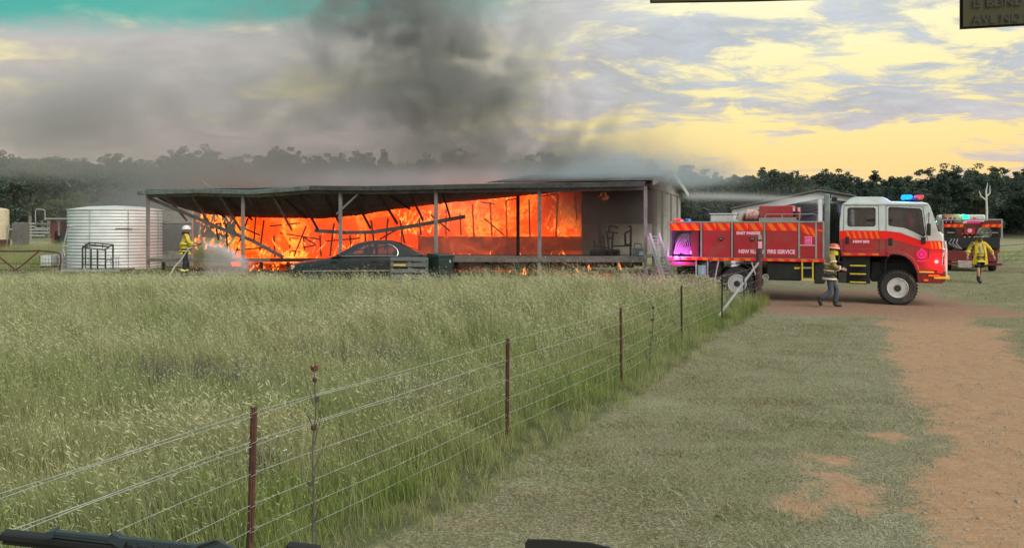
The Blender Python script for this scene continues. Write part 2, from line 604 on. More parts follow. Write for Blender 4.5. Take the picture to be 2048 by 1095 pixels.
M['plaster'] = mat('smoke stained pale cladding', (0.36, 0.345, 0.32), 0.8, var=0.12, dirt=(0.13, 0.12, 0.11), dirt_amt=0.7)
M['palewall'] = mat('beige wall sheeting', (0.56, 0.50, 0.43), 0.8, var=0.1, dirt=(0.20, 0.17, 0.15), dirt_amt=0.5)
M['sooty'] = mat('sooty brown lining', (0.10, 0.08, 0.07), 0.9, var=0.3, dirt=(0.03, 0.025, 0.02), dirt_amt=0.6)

# ------------------------------------------------------------------ fire materials
def fire_mat(name, strength=1.0, kind='wall'):
    m = bpy.data.materials.new(name)
    m.use_nodes = True
    t = NT(m.node_tree)
    tc = t.n('ShaderNodeTexCoord')
    p = tc.outputs['Object']
    if kind == 'wall':
        st = p
        n1 = t.noise(st, 0.42, 5, 0.6, 0.8)
        n2 = t.noise(st, 2.6, 6, 0.62, 1.4)
        vein = t.m('SUBTRACT', 1.0, t.m('MULTIPLY', t.m('ABSOLUTE', t.m('SUBTRACT', n2, 0.5)), 9.0), clamp=True)
        vein = t.m('MULTIPLY', vein, t.step(n1, 0.42, 0.62))
        c = t.ramp(n1, [(0.25, (0.42, 0.022, 0.002)), (0.42, (0.75, 0.045, 0.002)), (0.58, (1.0, 0.056, 0.003)), (0.75, (1.0, 0.085, 0.004))])
        c = t.mix(t.m('MULTIPLY', vein, 0.65), c, (1.0, 0.33, 0.04))
        dark = t.step(t.noise(st, 0.9, 7, 0.68, 1.5), 0.53, 0.70)
        c = t.mix(t.m('MULTIPLY', dark, 0.75), c, (0.26, 0.014, 0.002))
    elif kind == 'tongue':
        n1 = t.noise(p, 3.2, 5, 0.6, 1.0)
        lw = t.n('ShaderNodeLayerWeight', {0: 0.45})
        c = t.ramp(t.m('ADD', n1, t.m('MULTIPLY', t.m('SUBTRACT', 0.5, lw.outputs[1]), 0.5)),
                   [(0.3, (0.7, 0.03, 0.002)), (0.48, (1.0, 0.075, 0.004)), (0.64, (1.0, 0.17, 0.012)), (0.85, (1.0, 0.42, 0.09))])
    else:                                # embers glowing through charred stuff
        n1 = t.noise(p, 5.0, 6, 0.65, 0.5)
        c = t.ramp(n1, [(0.35, (0.03, 0.006, 0.003)), (0.5, (0.30, 0.022, 0.003)), (0.62, (0.85, 0.09, 0.006)), (0.75, (1.0, 0.40, 0.04))])
    e = t.n('ShaderNodeEmission', {0: c, 1: strength})
    t.n('ShaderNodeOutputMaterial', {0: e})
    return m


M['fire'] = fire_mat('sheet of fire', 2.0, 'wall')
M['flame'] = fire_mat('flame tongue', 2.0, 'tongue')
M['ember'] = fire_mat('glowing embers', 0.8, 'ember')
M['dimember'] = fire_mat('dying embers', 0.35, 'ember')

# ------------------------------------------------------------------ burning house
HROT = -HTH
house = thing('burning_house', 'long low burning farmhouse with collapsed verandah roof and flames filling its rooms', 'house', (HL.x, HL.y, 0), HROT)


def HP(px, py, d):
    """house coordinates (along the front, depth, height) of photo pixel px, py in the plane at depth d behind the front"""
    r = Vector(((px - 1024) / F, 1.0, -(py - HZ) / F))
    n = Vector((HNRM.x, HNRM.y, 0))
    tt = (d - (Vector((0, 0, CAM_Z)) - Vector((HL.x, HL.y, 0))).dot(n)) / r.dot(n)
    p = Vector((0, 0, CAM_Z)) + r * tt - Vector((HL.x, HL.y, 0))
    return Vector((p.x * HDIR.x + p.y * HDIR.y, p.dot(n), p.z))


EAVE = 3.84
def deck_z(u):
    return 0.93 + 0.27 * u / HW


# front posts
for px, top, bot in ((296, 392, 575), (486, 388, 560), (681, 384, 566), (872, 380, 570), (1079, 375, 572), (1291, 372, 580)):
    a = HP(px, 450, 0.06)
    MB().box((a.x, 0.06, (EAVE - 0.06 + 0.1) / 2), (0.115, 0.115, EAVE - 0.16)).build('verandah_post', M['paintpost'], house, bevel=0.006)
# inner post / stud and side posts of the open right end
a = HP(1036, 450, 1.7)
MB().box((a.x, 1.7, 2.45), (0.11, 0.11, 2.6)).build('verandah_post', M['char'], house)
for d in (2.6, 5.2, 8.4, 11.0):
    MB().box((HW - 0.06, d, 2.0), (0.11, 0.11, 3.6)).build('verandah_post', M['paintpost'], house, bevel=0.006)
# diagonal brace on the third post
MB().bar(HP(673, 428, 0.06), HP(716, 388, 0.06), 0.05, 0.07).build('brace', M['paintpost'], house)
# eaves beam and fascia, slightly wavy at the burnt left
for i in range(8):
    u0, u1 = HW * i / 8 + 0.01, HW * (i + 1) / 8 - 0.01
    wob = lambda u: 0.05 * math.sin(u * 0.9) * (1 if u < 13 else 0.2) - (0.05 if u < 8 else 0)
    MB().bar((u0, 0.06, EAVE - 0.12 + wob(u0)), (u1, 0.06, EAVE - 0.12 + wob(u1)), 0.07, 0.14).build('eaves_beam', M['timber'], house)
    MB().bar((u0 - 0.01, -0.16, EAVE + 0.02 + wob(u0)), (u1 + 0.01, -0.16, EAVE + 0.02 + wob(u1)), 0.12, 0.19).build('fascia_gutter', M['fascia'] if i < 3 else M['sootfascia'], house, bevel=0.02)
MB().bar((-0.35, -0.16, EAVE - 0.04), (0.0, -0.16, EAVE - 0.01), 0.14, 0.2).build('fascia_gutter', M['fascia'], house, bevel=0.03)

# sagging verandah roof: inner edge of the sheets as seen under the eave
inner = [(270, 396), (330, 405), (400, 426), (480, 434), (640, 437), (720, 430), (800, 417), (900, 405), (1000, 396), (1080, 388), (1160, 380), (1300, 377)]
ipx = [p[0] for p in inner]
ipy = [p[1] for p in inner]
SD = 1.55
NS = 28
for k in range(NS):
    u0, u1 = HW * k / NS - 0.03, HW * (k + 1) / NS + 0.02
    mb = MB()
    vs, fs = [], []
    ribs = 12
    for j in range(ribs + 1):
        u = u0 + (u1 - u0) * j / ribs
        o = 0.012 * math.cos(j * math.pi) + 0.004 * (k % 2)
        # pixel of this u at depth SD
        px = 1024 + F * (HL.x + u * HDIR.x + SD * HNRM.x) / (HL.y + u * HDIR.y + SD * HNRM.y)
        zi = HP(px, float(np.interp(px, ipx, ipy)), SD).z + random.uniform(-0.012, 0.012)
        for s in range(5):
            f = s / 4
            z = (EAVE + 0.10) * (1 - f) + zi * f - 0.08 * math.sin(f * math.pi) * (1 if u < 15 else 0.1)
            vs.append((u, -0.10 + f * (SD + 0.10), z + o))
    for j in range(ribs):
        for s in range(4):
            a = j * 5 + s
            fs.append((a, a + 5, a + 6, a + 1))
    mb.add(vs, fs)
    o = mb.build('roof_sheet', M['iron'], house, smooth=True)
    sol = o.modifiers.new('thickness', 'SOLIDIFY')
    sol.thickness = 0.004
# rafters hanging below the sagging sheets
for (x0, y0, x1, y1) in ((334, 394, 374, 441), (385, 393, 424, 456), (440, 392, 482, 460), (495, 394, 520, 432), (545, 391, 584, 460), (598, 391, 636, 459),
                         (650, 391, 681, 450), (706, 392, 741, 456), (758, 388, 795, 447), (820, 387, 846, 440), (885, 384, 900, 434)):
    MB().bar(HP(x0, y0, 0.12), HP(x1, y1, 1.75), 0.05, 0.10).build('rafter', M['char'] if x0 > 560 else M['timber'], house)
for (x0, y0, x1, y1) in ((455, 398, 505, 440), (395, 402, 450, 434), (570, 398, 612, 436), (780, 392, 820, 418)):
    MB().bar(HP(x0, y0, 0.3), HP(x1, y1, 1.5), 0.04, 0.08).build('rafter', M['char'], house)
# beams that came down
pts = [HP(300, 397, 0.2), HP(365, 424, 0.7), HP(440, 456, 1.1), HP(505, 481, 1.3), HP(566, 514, 1.5)]
for a, b in zip(pts, pts[1:]):
    MB().bar(a, b, 0.12, 0.14).build('fallen_beam', M['timber'], house)
pts = [HP(630, 461, 1.78), HP(690, 465, 1.80), HP(745, 464, 1.80), HP(830, 451, 1.80), HP(930, 433, 1.78)]
for a, b in zip(pts, pts[1:]):
    MB().bar(a, b, 0.10, 0.15).build('fallen_beam', M['timber'], house)
MB().bar(HP(514, 398, 0.5), HP(508, 480, 1.0), 0.05, 0.08).build('hanging_batten', M['char'], house)

# floor edge and stumps
for i in range(7):
    u0, u1 = HW * i / 7 + 0.005, HW * (i + 1) / 7 - 0.005
    MB().bar((u0, 0.0, deck_z(u0) - 0.05), (u1, 0.0, deck_z(u1) - 0.05), 0.06, 0.15).build('floor_bearer', M['timber'] if i != 2 else M['char'], house, bevel=0.006)
i = 0
mb = MB()
u = 9.0
while u < HW:
    mb.box((u + 0.068, 1.55, deck_z(u) + 0.045), (0.134, 3.05, 0.026))
    u += 0.14
tag(mb.build('decking', M['timber'], house), kind='stuff')
for u in np.arange(0.5, HW, 1.25):
    if not 2.2 < u < 5.0:
        MB().box((u, 0.35 + 0.4 * random.random(), deck_z(u) / 2 - 0.08), (0.11, 0.11, deck_z(u) - 0.14)).build('floor_stump', M['char'], house)
for u in np.arange(9.5, HW, 1.8):
    MB().box((u, 2.4, deck_z(u) / 2 - 0.08), (0.13, 0.13, deck_z(u) - 0.14)).build('floor_stump', M['char'], house)

# walls: scorched end wall left, low wall under the sills, pale wall at the right
a0, a1 = HP(322, 450, 3.0), HP(384, 450, 3.0)
MB().box(((a0.x + a1.x) / 2, 3.05, 1.75), (a1.x - a0.x, 0.08, 2.6)).build('wall', M['plaster'], house)
MB().box(((a0.x + a1.x) / 2, 2.985, 2.52), (a1.x - a0.x, 0.05, 0.06)).build('wall_batten', M['galv'], house)
MB().box(((a0.x + a1.x) / 2 - 0.1, 2.99, 1.85), ((a1.x - a0.x) * 0.7, 0.04, 1.2)).build('door', mat('sooty grey door', (0.2, 0.2, 0.2), 0.7), house)
b0, b1 = HP(838, 450, 3.2), HP(1163, 450, 3.2)
zs = HP(1000, 473, 3.2).z


def wall_mat():
    m = bpy.data.materials.new('weatherboards with firelight glow')
    m.use_nodes = True
    t = NT(m.node_tree)
    tc = t.n('ShaderNodeTexCoord').outputs['Object']
    n1 = t.noise(tc, 0.6, 6, 0.65, 0.8)
    n2 = t.noise(tc, 5.0, 5, 0.65)
    base = t.mix(n2, (0.06, 0.04, 0.035), (0.20, 0.11, 0.08))
    e = t.ramp(t.m('ADD', n1, t.m('MULTIPLY', t.m('SUBTRACT', n2, .5), .12)), [(0.32, (0.05, 0.010, 0.004)), (0.48, (0.30, 0.032, 0.006)), (0.60, (0.85, 0.075, 0.006)), (0.72, (1.6, 0.20, 0.012))])
    t.n('ShaderNodeOutputMaterial', {0: t.n('ShaderNodeBsdfPrincipled', {'Base Color': base, 'Roughness': 0.9, 'Emission Color': e, 'Emission Strength': 0.5})})  # firelight falling on the low wall is put in as emission
    return m


M['firelitboard'] = wall_mat()
nb = 8
for k in range(nb):
    z0 = 1.12 + (zs - 1.12) * k / nb
    z1 = 1.12 + (zs - 1.12) * (k + 1) / nb
    MB().box(((b0.x + b1.x) / 2, 3.2 + 0.004 * (k % 2), (z0 + z1) / 2), (b1.x - b0.x, 0.03, z1 - z0 - 0.003), (R(-1.2), 0, 0)).build('weatherboard', M['firelitboard'], house)
# sill and burning window frames
MB().bar(HP(836, 474, 3.14), HP(1165, 474, 3.14), 0.06, 0.05).build('window_sill', M['ember'], house)
for (x0, y0, x1, y1) in ((892, 418, 892, 472), (945, 408, 948, 474), (962, 404, 990, 408), (980, 404, 984, 472), (1012, 400, 1014, 474), (1116, 388, 1112, 474),
                         (1014, 400, 1034, 397), (1084, 392, 1116, 387), (1122, 384, 1158, 381), (1150, 384, 1154, 440), (803, 462, 803, 508), (838, 468, 838, 500)):
    MB().bar(HP(x0, y0, 3.12), HP(x1, y1, 3.12), 0.05, 0.06).build('window_frame', M['ember'], house)
for (x0, y0, x1, y1) in ((968, 436, 1008, 470), (1058, 398, 1060, 474), (920, 425, 922, 470)):
    MB().bar(HP(x0, y0, 3.16), HP(x1, y1, 3.16), 0.04, 0.05).build('charred_stud', M['char'], house)
# charred studs and braces standing in the open fire at the left
for (x0, y0, x1, y1) in ((548, 470, 550, 514), (580, 474, 580, 506), (577, 500, 600, 503), (583, 476, 598, 477), (607, 474, 609, 500), (607, 474, 630, 488), (608, 494, 632, 490),
                         (430, 440, 437, 480), (452, 446, 455, 505), (430, 448, 455, 446), (528, 440, 520, 500), (640, 470, 642, 512), (730, 462, 733, 515), (760, 478, 800, 455),
                         (700, 470, 704, 515), (560, 466, 640, 478), (478, 452, 520, 470), (496, 436, 470, 510), (540, 452, 600, 446), (612, 452, 588, 512), (652, 482, 720, 476), (668, 446, 660, 512),
                         (742, 440, 752, 512), (776, 436, 770, 500), (800, 440, 812, 500), (716, 500, 790, 490), (472, 500, 540, 494), (838, 436, 842, 470), (862, 430, 900, 462)):
    MB().bar(HP(x0, y0, 2.7), HP(x1, y1, 2.7), 0.05, 0.06).build('charred_stud', M['char'], house)
c0, c1 = HP(1163, 450, 3.2), Vector((HW - 2.2, 3.2, 0))
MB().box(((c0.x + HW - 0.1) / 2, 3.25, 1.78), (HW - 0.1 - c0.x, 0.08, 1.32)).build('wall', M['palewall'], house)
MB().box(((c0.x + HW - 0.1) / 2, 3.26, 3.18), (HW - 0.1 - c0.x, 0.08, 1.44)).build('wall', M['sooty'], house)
MB().box((HW - 0.13, 8.4, 2.45), (0.06, 9.0, 2.75)).build('end_wall', M['plaster'], house)
MB().bar(HP(1193, 400, 3.05), HP(1203, 512, 2.6), 0.11, 0.13).build('charred_stud', M['char'], house)
# roof iron that has dropped onto the burning rooms
for k in range(12):
    u0 = 2.6 + k * 0.80
    for (d0, d1) in ((1.7, 6.6), (6.6, 12.6)):
        vs, fs = [], []
        za, zb_ = 3.25 + random.uniform(-.12, .12), 3.45 + random.uniform(-.15, .15)
        for j in range(9):
            u = u0 + 0.82 * j / 8
            o_ = 0.012 * math.cos(j * math.pi)
            vs += [(u, d0, (za if d0 < 2 else zb_) + o_), (u, d1, (zb_ if d0 < 2 else za - 0.6) + o_)]
        o = MB().add(vs, [(2 * j, 2 * j + 2, 2 * j + 3, 2 * j + 1) for j in range(8)]).build('collapsed_roof_sheet', M['iron'], house, smooth=True)
        o.modifiers.new('thickness', 'SOLIDIFY').thickness = 0.004
MB().box((HW / 2, 12.7, 1.9), (HW - 4, 0.1, 3.2)).build('back_wall', M['sooty'], house)
# gable roof over the standing right part
RDG = 4.62


def roofz(d):
    return EAVE + 0.12 + (RDG - EAVE - 0.12) * (1 - abs(d - 6.5) / 6.5)


for k in range(8):
    u0, u1 = HW + 0.25 - (k + 1) * 0.78, HW + 0.25 - k * 0.78
    for (d0, d1) in ((-0.1, 6.5), (6.5, 13.1)):
        vs, fs = [], []
        for j in range(13):
            u = u0 + (u1 - u0) * j / 12
            o = 0.012 * math.cos(j * math.pi) + 0.003 * (k % 2)
            vs += [(u, d0, roofz(d0) + 0.05 + o), (u, d1, roofz(d1) + 0.05 + o)]
        fs = [(2 * j, 2 * j + 2, 2 * j + 3, 2 * j + 1) for j in range(12)]
        o = MB().add(vs, fs).build('gable_roof_sheet', M['iron'] if k < 2 else M['burntiron'], house, smooth=True)
        sol = o.modifiers.new('thickness', 'SOLIDIFY')
        sol.thickness = 0.004
MB().bar((HW + 0.28, -0.12, EAVE + 0.08), (HW + 0.28, 6.5, RDG), 0.04, 0.2).build('barge_board', M['timber'], house)
MB().bar((HW + 0.28, 6.5, RDG), (HW + 0.28, 13.1, EAVE + 0.08), 0.04, 0.2).build('barge_board', M['white'], house)
MB().prism([(0.1, EAVE - 0.02), (6.5, RDG - 0.1), (12.9, EAVE - 0.02)], lambda a, b, d: (HW - 0.09 + d, a, b), 0, 0.05).build('gable_wall', M['plaster'], house)
# antenna left on the roof
mb = MB()
mb.bar(HP(404, 362, 0.6), HP(428, 378, 0.6), 0.02)
mb.bar(HP(402, 366, 0.6), HP(409, 360, 0.6), 0.02)
mb.build('roof_antenna', M['galv'], house)

# the sheet of fire that fills the rooms
def sheet(name, x0, x1, y_top, y_bot, d, m, amp=0.35, nx=90, nz=26, parent=house, rag=0.0):
    a, b = HP(x0, 450, d).x, HP(x1, 450, d).x
    zt, zb = HP((x0 + x1) / 2, y_top, d).z, HP((x0 + x1) / 2, y_bot, d).z
    us = np.linspace(a, b, nx)
    zz = np.linspace(zb, zt, nz)
    U, Z = np.meshgrid(us, zz)
    D = d + amp * pnoise(U, Z, 1.6, 11) + 0.4 * amp * pnoise(U, Z, 5.0, 12)
    v = np.stack([U, D, Z], -1).reshape(-1, 3)
    i = np.arange(nx * nz).reshape(nz, nx)
    f = np.stack([i[:-1, :-1], i[:-1, 1:], i[1:, 1:], i[1:, :-1]], -1).reshape(-1, 4)
    if rag:                               # ragged right edge
        cu = v[f].mean(1)
        keep = cu[:, 0] < b - rag * (0.5 + 0.5 * pnoise(cu[:, 2], cu[:, 2] * 0, 3.0, 17)) - 0.25 * rag * pnoise(cu[:, 0], cu[:, 2], 9.0, 18)
        f = f[keep]
    me = bpy.data.meshes.new(name)
    me.from_pydata(v.tolist(), [], f.tolist())
    me.materials.append(m)
    me.shade_smooth()
    o = link(name, me, parent)
    sol = o.modifiers.new('thickness', 'SOLIDIFY')
    sol.thickness = 0.15
    return o


fires = thing('room_fire', 'orange fire filling the rooms behind the sagging verandah roof', 'fire', (HL.x, HL.y, 0), HROT)
sheet('fire_sheet', 468, 850, 396, 540, 4.2, M['fire'], parent=fires)
sheet('fire_sheet', 838, 1178, 372, 476, 4.0, M['fire'], amp=0.2, nx=130, parent=fires, rag=0.55)
MB().box((HP(1120, 450, 5.2).x + 0.9, 5.2, 2.2), (4.6, 0.1, 3.2)).build('inner_wall', M['sooty'], house)


def tongue(mb, p, h, wd, lean=0.0, n=7):
    ph = random.uniform(0, 6.28)
    lean += random.choice([-1, 1, 1]) * random.uniform(0.0, 0.9)
    wd *= random.uniform(0.35, 1.0)
    k = 8
    pts, rs = [], []
    for i in range(k + 1):
        f = i / k
        pts.append((p[0] + lean * f * h + 0.16 * h * math.sin(ph + f * 5) * f, p[1] + 0.1 * h * math.cos(ph * 2 + f * 4) * f, p[2] + f * h))
        rs.append(max(0.003, wd * (math.sin(math.pi * (0.22 + 0.78 * f)) ** 1.2) * (1 - 0.55 * f) * random.uniform(0.75, 1.2)))
    mb.tube(pts, rs, n)


random.seed(21)
fl = MB()
for k in range(80):                         # low yellow flames along the floor, mostly at the left
    px = random.choice([random.uniform(500, 830), random.uniform(520, 800), random.uniform(440, 560), random.uniform(600, 760)])
    py = random.uniform(496, 520) if random.random() < 0.75 else random.uniform(465, 500)
    d = random.uniform(1.9, 3.8)
    tongue(fl, HP(px, py, d), random.uniform(0.12, 0.55), random.uniform(0.02, 0.07), random.uniform(-0.15, 0.2))
for k in range(95):                         # scattered burning scraps beside the nozzle stream
    px, py = random.uniform(388, 490), random.uniform(428, 500)
    if py < 430 + (px - 380) * 0.15:
        continue
    tongue(fl, HP(px, py, random.uniform(2.4, 3.4)), random.uniform(0.08, 0.4), random.uniform(0.03, 0.09))
for k in range(26):                          # top left knot of bright flame
    tongue(fl, HP(random.uniform(402, 448), random.uniform(430, 448), 2.8), random.uniform(0.1, 0.35), random.uniform(0.03, 0.08))
for k in range(70):                          # flames licking round the windows
    px = random.choice([892, 947, 984, 1013, 1116, 1116, 1150, 1130])
    tongue(fl, HP(px + random.uniform(-8, 8), random.uniform(400, 470), 3.3), random.uniform(0.12, 0.5), random.uniform(0.015, 0.05))
for k in range(30):
    tongue(fl, HP(random.uniform(1090, 1160), random.uniform(440, 470), 3.5), random.uniform(0.15, 0.5), random.uniform(0.02, 0.06))
for k in range(16):                          # along the foot of the low wall
    tongue(fl, HP(random.uniform(845, 1150), random.uniform(511, 515), 3.0), random.uniform(0.08, 0.28), random.uniform(0.02, 0.05))
for k in range(60):
    tongue(fl, HP(random.uniform(800, 880), random.uniform(440, 470), 3.4), random.uniform(0.15, 0.5), random.uniform(0.03, 0.08))
for k in range(50):                          # under the collapsed eave
    tongue(fl, HP(random.uniform(780, 950), random.uniform(422, 432), 3.0), random.uniform(0.06, 0.22), random.uniform(0.02, 0.05))
for k in range(14):                          # the window further right
    tongue(fl, HP(random.uniform(1194, 1214), random.uniform(388, 402), 3.15), random.uniform(0.08, 0.25), random.uniform(0.02, 0.05))
tag(fl.build('flames', M['flame'], fires, smooth=True, fixn=False), kind='stuff')
uf = MB()
for (xa, xb, y0, n) in ((470, 520, 545, 14), (500, 600, 535, 24), (600, 640, 532, 6), (1016, 1052, 546, 9), (1152, 1164, 546, 5), (1174, 1182, 542, 4), (1230, 1242, 536, 4)):
    for k in range(n):
        tongue(uf, HP(random.uniform(xa, xb), y0 + random.uniform(-6, 8), random.uniform(0.7, 1.6)), random.uniform(0.05, 0.20), random.uniform(0.02, 0.05))
tag(uf.build('underfloor_flames', M['flame'], fires, smooth=True, fixn=False), kind='stuff')
sheet('ember_bed', 480, 640, 527, 562, 2.2, M['ember'], 0.15, 50, 10, parent=fires)
sheet('ember_bed', 905, 1245, 542, 566, 3.4, M['dimember'], 0.15, 90, 8, parent=fires)
# glowing sheet added edge-on to throw orange light on the tank
mb = MB()
usd = np.linspace(2.6, 9.0, 30)
for a, b in zip(usd, usd[1:]):
    for z0 in np.arange(0.7, 3.1, 0.3):
        ja = lambda d, z: (5.3 + 0.25 * math.sin(d * 3 + z * 4) + 0.12 * math.sin(d * 9 - z * 7), d, z)
        mb.add([ja(a, z0), ja(b, z0), ja(b, z0 + 0.3), ja(a, z0 + 0.3)], [(0, 1, 2, 3)])
o = mb.build('fire_sheet', fire_mat('tank lighting fire', 4.5, 'wall'), fires, smooth=True)
o.modifiers.new('thickness', 'SOLIDIFY').thickness = 0.1

# burnt furniture and clutter on the right of the verandah
DZ = deck_z(HW - 1.5) + 0.06
bench = thing('charred_bench', 'charred open timber bench frame with two tall ends on the verandah floor', 'bench', (HL.x, HL.y, 0), HROT)
def fr(name, segs, wd, d, par, m=None):
    for (x0, y0, x1, y1) in segs:
        MB().bar(HP(x0, y0, d), HP(x1, y1, d), wd).build(name, m or M['char'], par)
fr('post', ((1214, 462, 1219, 510), (1226, 466, 1223, 512), (1250, 466, 1251, 490), (1262, 452, 1261, 512), (1219, 450, 1218, 464)), 0.07, 1.2, bench)
fr('rail', ((1219, 451, 1236, 455), (1211, 463, 1236, 466), (1250, 466, 1262, 460), (1256, 452, 1263, 453), (1217, 476, 1226, 477), (1223, 492, 1264, 491), (1222, 502, 1238, 502), (1250, 489, 1262, 489)), 0.06, 1.2, bench)
jn = thing('burnt_furniture', 'heap of burnt furniture sticks against the wall beside the fire', 'furniture', (HL.x, HL.y, 0), HROT)
fr('stick', ((1206, 470, 1210, 505), (1200, 478, 1206, 500), (1188, 480, 1192, 508), (1182, 500, 1236, 500), (1186, 508, 1232, 509), (1190, 492, 1218, 496), (1236, 498, 1236, 512)), 0.06, 1.6, jn)
mb = MB()
mb.box(HP(1210, 506, 1.5), (1.1, 0.5, 0.22))
mb.build('box', M['char'], jn)
tb = thing('portable_generator', 'small grey portable generator with carrying handle beside the corner post', 'generator', (HL.x, HL.y, 0), HROT)
p = HP(1277, 504, 0.7)
MB().box((p.x, p.y, DZ + 0.17), (0.40, 0.32, 0.34)).build('body', mat('grey green plastic', (0.12, 0.13, 0.125), 0.6), tb, bevel=0.03)
MB().box((p.x + 0.12, p.y - 0.165, DZ + 0.13), (0.16, 0.02, 0.14)).build('panel', M['galv'], tb)
MB().tube([(p.x - 0.15, p.y, DZ + 0.33), (p.x - 0.14, p.y, DZ + 0.48), (p.x + 0.1, p.y, DZ + 0.48), (p.x + 0.12, p.y, DZ + 0.33)], 0.02).build('handle', M['chassis'], tb)
# extension ladder leaning on the floor edge
M['ladder'] = mat('bright ladder aluminium', (0.66, 0.65, 0.66), 0.5, 0.15, var=0.08)
lad = thing('aluminium_ladder', 'aluminium extension ladder leaning on the verandah corner by the truck', 'ladder', (0, 0, 0), 0)
la0, la1 = at(1334, 572, 29.2), at(1300, 466, 29.35)
lb0, lb1 = at(1324, 574, 29.3), at(1291.5 + 5, 468, 29.5)
sv = (la1 - la0).normalized().cross(Vector((0, 1, 0))).normalized()
wv = Vector((0.30, -0.16, 0))
for k, (o2, s0) in enumerate(((Vector((0, 0, 0)), 0.0), (Vector((-0.05, 0.07, -0.12)), 0.0))):
    for s in (0, 1):
        MB().bar(la0 + o2 + wv * s, la1 + o2 + wv * s, 0.03, 0.07).build('stile', M['ladder'], lad)
    for q in range(8):
        f = (q + 0.5) / 8
        c = la0.lerp(la1, f) + o2
        MB().bar(c, c + wv, 0.03).build('rung', M['ladder'], lad)

# ------------------------------------------------------------------ fire truck
TRZ = R(-24)
TO = Vector((11.99, 25.70, 0.0))
TX, TY = Vector((math.cos(TRZ), math.sin(TRZ), 0)), Vector((-math.sin(TRZ), math.cos(TRZ), 0))


def TP(px, py, y=-1.2):
    """truck coordinates (x forward of the front axle, z up) of photo pixel px, py on the plane at lateral position y"""
    r = Vector(((px - 1024) / F, 1.0, -(py - HZ) / F))
    c = Vector((0, 0, CAM_Z)) - TO
    tt = (y - c.dot(TY)) / r.dot(TY)
    p = c + r * tt
    return p.dot(TX), p.z


truck = thing('fire_truck', 'big red and white fire truck with blue roof beacon beside the burning house', 'fire truck', TO, TRZ)
NEAR = lambda a, b, d: (a, d, b)
X_TAIL = TP(1335, 480)[0]
X_BODY = TP(1648, 480)[0]
Z_TOP = TP(1500, 444)[1]
Z_FLOOR = TP(1500, 516)[1]

# chassis
mb = MB()
for y in (-0.4, 0.4):
    mb.box(((X_TAIL + 1.0) / 2, y, 0.86), (1.0 - X_TAIL - 0.3, 0.09, 0.24))
for x in (-6.2, -5.2, -3.2, -2.4, -0.8, 0.4):
    mb.box((x, 0, 0.86), (0.12, 0.8, 0.18))
mb.build('chassis', M['chassis'], truck)
MB().tube([(0, -1.0, 0.52), (0, -0.2, 0.52), (0, 0.2, 0.52), (0, 1.0, 0.52)], [0.07, 0.10, 0.16, 0.07], 10).build('front_axle', M['chassis'], truck, smooth=True)
RAX = TP(1474, 567)[0]
MB().tube([(RAX, -0.9, 0.52), (RAX, -0.25, 0.52), (RAX, 0.0, 0.54), (RAX, 0.25, 0.52), (RAX, 0.9, 0.52)], [0.09, 0.10, 0.22, 0.10, 0.09], 10).build('rear_axle', M['chassis'], truck, smooth=True)


def wheel(x, y, side, r=0.525, wdt=0.30):
    """side -1 faces the camera side"""
    tyre_p = [(0.29, -wdt / 2 + 0.02), (0.36, -wdt / 2), (0.46, -wdt / 2 - 0.005), (r - 0.02, -wdt / 2 + 0.03), (r, -wdt / 2 + 0.07), (r, wdt / 2 - 0.07), (r - 0.02, wdt / 2 - 0.03), (0.46, wdt / 2 + 0.005), (0.36, wdt / 2), (0.29, wdt / 2 - 0.02)]
    o = (x, y, r)
    ty = MB().lathe(tyre_p, 40, o, 'Y', ring=True).build('tyre', M['tyre'], truck, smooth=True)
    lug = MB()
    for k in range(36):
        a = 2 * math.pi * k / 36
        for s in (-1, 1):
            lug.box((x + math.cos(a) * (r + 0.004), y + s * 0.08, r + math.sin(a) * (r + 0.004)), (0.03, 0.12, 0.045), (0, -a, s * 0.25))
    tag(lug.build('tread_lug', M['tyre'], ty), kind='stuff')
    f = side * wdt / 2
    rim_p = [(0.30, f * 0.9), (0.285, f * 1.02), (0.265, f * 0.95), (0.25, f * 0.62), (0.19, f * 0.50), (0.15, f * 0.62), (0.13, f * 0.66), (0.02, f * 0.66), (0.0, f * 0.66)]
    rm = MB().lathe(rim_p, 32, o, 'Y').build('rim', M['rim'], truck, smooth=True)
    MB().lathe([(0.10, f * 0.6), (0.10, f * 0.98), (0.085, f * 1.05), (0, f * 1.05)], 20, o, 'Y').build('hub', M['chassis'], rm, smooth=True)
    for k in range(8):
        a = 2 * math.pi * (k + 0.5) / 8
        MB().lathe([(0.022, f * 0.6), (0.022, f * 0.76), (0, f * 0.76)], 6, (x + 0.155 * math.cos(a), y, r + 0.155 * math.sin(a)), 'Y').build('wheel_nut', M['galv'], rm)
        if k % 2 == 0:
            a += 0.2
            MB().lathe([(0.034, f * 0.5), (0.034, f * 0.60), (0, f * 0.60)], 10, (x + 0.215 * math.cos(a), y, r + 0.215 * math.sin(a)), 'Y').build('vent_hole', M['black'], rm)


wheel(0.0, -1.05, -1)
wheel(0.0, 1.05, 1)
wheel(RAX, -1.05, -1)
wheel(RAX, 1.05, 1)

